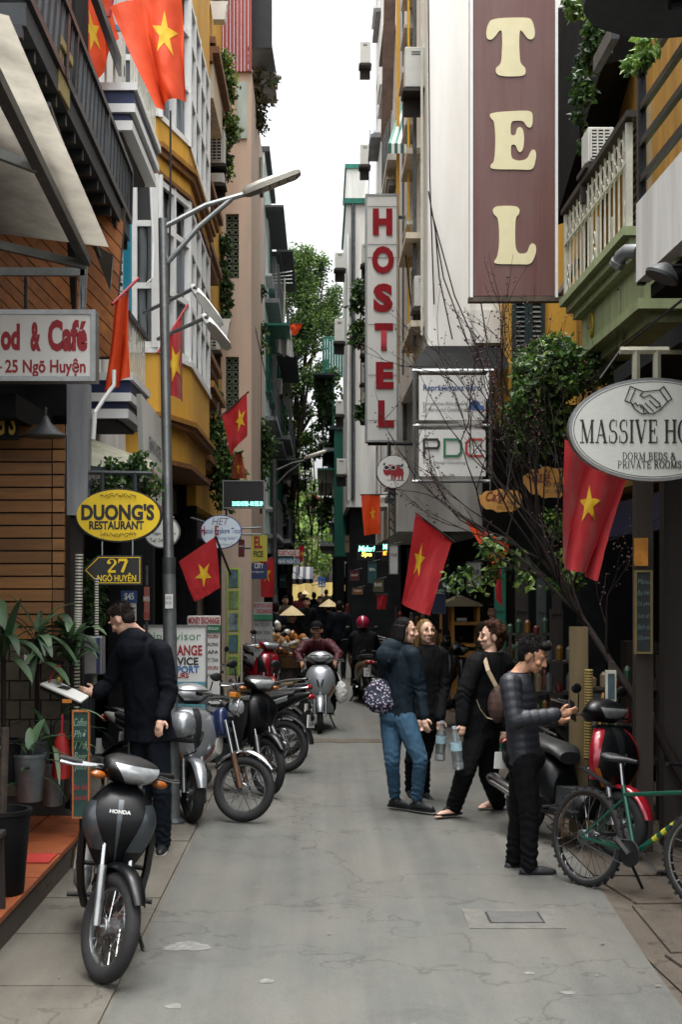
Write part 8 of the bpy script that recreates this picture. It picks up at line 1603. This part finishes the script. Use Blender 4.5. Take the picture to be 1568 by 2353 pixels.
# riders
J = dict(head=(728, 1448, 20.0), neck=(729, 1472, 20.05), pel=(733, 1542, 20.3), sL=(758, 1481, 20.05), sR=(700, 1481, 20.05), eL=(780, 1503, 19.9), eR=(683, 1505, 19.9), wL=(772, 1520, 19.72), wR=(692, 1521, 19.72), hL=(745, 1545, 20.25), hR=(720, 1545, 20.25), kL=(774, 1560, 19.85), kR=(690, 1560, 19.85), aL=(762, 1628, 20.05), aR=(700, 1628, 20.05), tL=(764, 1632, 19.7), tR=(698, 1632, 19.7))
person('rider in maroon jacket and black cap on the silver scooter', J, (R(-4), R(-6)), m_skin2, m_maroon, m_blkc, m_hairb, jacket=dict(w=.18, hemw=.18, sl=.068, hem=.03), hairstyle='cap', seated=True, vox=.012)
J = dict(head=(834, 1436, 24.2), neck=(836, 1456, 24.2), pel=(836, 1516, 24.1), sL=(814, 1463, 24.2), sR=(857, 1463, 24.2), eL=(806, 1490, 24.35), eR=(868, 1490, 24.35), wL=(812, 1502, 24.62), wR=(862, 1502, 24.62), hL=(826, 1520, 24.15), hR=(846, 1520, 24.15), kL=(814, 1530, 24.6), kR=(858, 1530, 24.6), aL=(818, 1592, 24.4), aR=(854, 1592, 24.4), tL=(817, 1590, 24.8), tR=(855, 1590, 24.8))
person('rider seen from behind in pink helmet and black jacket', J, (R(180), 0), m_skin2, m_blkc, m_blkc, m_hairb, jacket=dict(w=.2, hemw=.2, sl=.08, hem=.03), hairstyle='helmet', seated=True, vox=.014)
# far crowd, standing and walking
def stand(label, x, d, h, yaw, top, bot, hs_, vox=.02, hair=m_hairb):
    s = h / 1.72; B0 = Vc((P(x, 0, d).x, d, 0)); Rz = Matrix.Rotation(yaw, 4, 'Z'); g = lambda a, b, c: B0 + (Rz @ Vc((a, b, c))) * s
    J = dict(head=g(0, -.03, 1.6), neck=g(0, 0, 1.45), pel=g(0, 0, .95), sL=g(.18, 0, 1.4), sR=g(-.18, 0, 1.4), eL=g(.23, .03, 1.12), eR=g(-.23, .03, 1.12), wL=g(.22, -.06, .88), wR=g(-.22, -.06, .88), hL=g(.09, 0, .92), hR=g(-.09, 0, .92), kL=g(.1, -.1, .5), kR=g(-.1, .03, .5), aL=g(.1, -.06, .08), aR=g(-.1, .16, .08), tL=g(.11, -.25, .03), tR=g(-.11, 0, .03)); 
    return person(label, J, (yaw, 0), m_skin2, top, bot, hair, 'people further down the lane', vox, hairstyle=hs_)
m_redc = mat('red_cloth2', '6a1418', .8, var=.2); m_brc = mat('olive_cloth', '3a3528', .85, var=.2)
stand('street vendor in conical hat behind her loaded baskets', 671, 25.5, 1.52, R(10), m_blkc, m_blkc, 'conical'); stand('person in dark hoodie walking at the left of the crowd', 634, 27, 1.66, R(170), m_navy, m_blkc, 'short'); stand('person in conical hat deeper in the crowd', 756, 32, 1.55, R(180), m_navy, m_blkc, 'conical'); stand('dark haired person walking between the two hats', 705, 33, 1.66, R(0), m_blkc, m_jeand, 'short')
stand('broad dark figure walking away beside the second hat', 780, 30, 1.62, R(175), m_navy, m_blkc, 'short'); stand('person in red top far down the lane', 690, 42, 1.7, R(10), m_redc, m_blkc, 'short'); stand('slim dark person far down on the left', 667, 44, 1.62, R(160), m_blkc, m_jeand, 'long'); stand('far person facing the camera in the crowd', 735, 40, 1.6, R(0), m_navy, m_blkc, 'short'); stand('far walker right of the crossing sign', 795, 45, 1.7, R(190), m_brc, m_blkc, 'cap'); stand('farthest pair member near the end wall', 750, 55, 1.68, R(180), m_brc, m_jeand, 'short'); stand('person standing in the shaded doorway behind the kiosk', 1135, 21, 1.72, R(-20), m_brc, m_blkc, 'short')
stand('person in grey jacket among the far crowd on the left', 655, 36, 1.66, R(20), m_brc, m_blkc, 'short'); stand('person in dark red jacket beside far scooters', 815, 38, 1.68, R(170), m_redc, m_blkc, 'short'); stand('dark figure in the middle of the far crowd', 722, 48, 1.64, R(190), m_blkc, m_jeand, 'short'); stand('far person in navy near the yellow wall', 775, 60, 1.7, R(10), m_navy, m_jeand, 'short'); stand('far person in conical hat near the junction', 700, 58, 1.55, R(0), m_blkc, m_blkc, 'conical')
# vendor's bundles
vg = T('vendor_goods', 'heap of wrapped snacks on the vendor bicycle', 'goods', P(660, 1560, 24.8)); r2 = random.Random(5)
for i in range(46):
    q = MB(); c = P(660 + r2.gauss(0, 17), 1478 + r2.gauss(0, 13), 24.8 + r2.gauss(0, .12)); q.ball(c, (r2.uniform(.05, .1), .06, r2.uniform(.04, .08)), 6, Matrix.Translation(c) @ Matrix.Rotation(r2.uniform(0, 3), 4, 'Y') @ Matrix.Translation(-c)); q.build('packet', [mat('packet_orange', 'a8682c', .4, var=.4, scale=20), mat('packet_white', 'a8a49a', .3, var=.3, scale=20), mat('packet_tan', '8a6a44', .5, var=.3)][i % 3], vg)
q = MB(); c = P(660, 1520, 24.9); q.lathe([(.26, 0), (.32, .2), (.33, .22), (.28, .22)], 16, Matrix.Translation(c - Vc((0, 0, .1)))); q.build('basket', mat('basket_cane', '5a3c20', .8, var=.3), vg); q = MB(); q.lathe([(.2, 0), (.22, .55)], 12, Matrix.Translation((c.x, c.y, 0))); q.build('stand', m_dark2, vg)
pb_ = T('plastic_bag', 'white plastic bag hanging beside the silver scooter', 'bag', P(785, 1640, 19.7)); q = MB(); c = P(784, 1590, 19.75); q.ball(c, (.08, .06, .16), 12); remesh(q, 'bag', m_signw, pb_, .014, 2, .012, 16); q = MB(); q.tube([c + Vc((0, 0, .14)), c + Vc((-.05, .05, .28))], .012, 6); q.build('handle', m_signw, pb_)
q = MB(); q.box((0, 0, 0), (.075, .008, .15), Matrix.Translation(P(1316, 1632, 9.88)) @ Matrix.Rotation(R(-30), 4, 'X') @ Matrix.Rotation(R(50), 4, 'Z')); tag(q.build('phone', m_ink, None, bevel=.004), 'dark phone in the hand of the puffer jacket man', 'phone')

bpy.data.scenes.remove(TS)
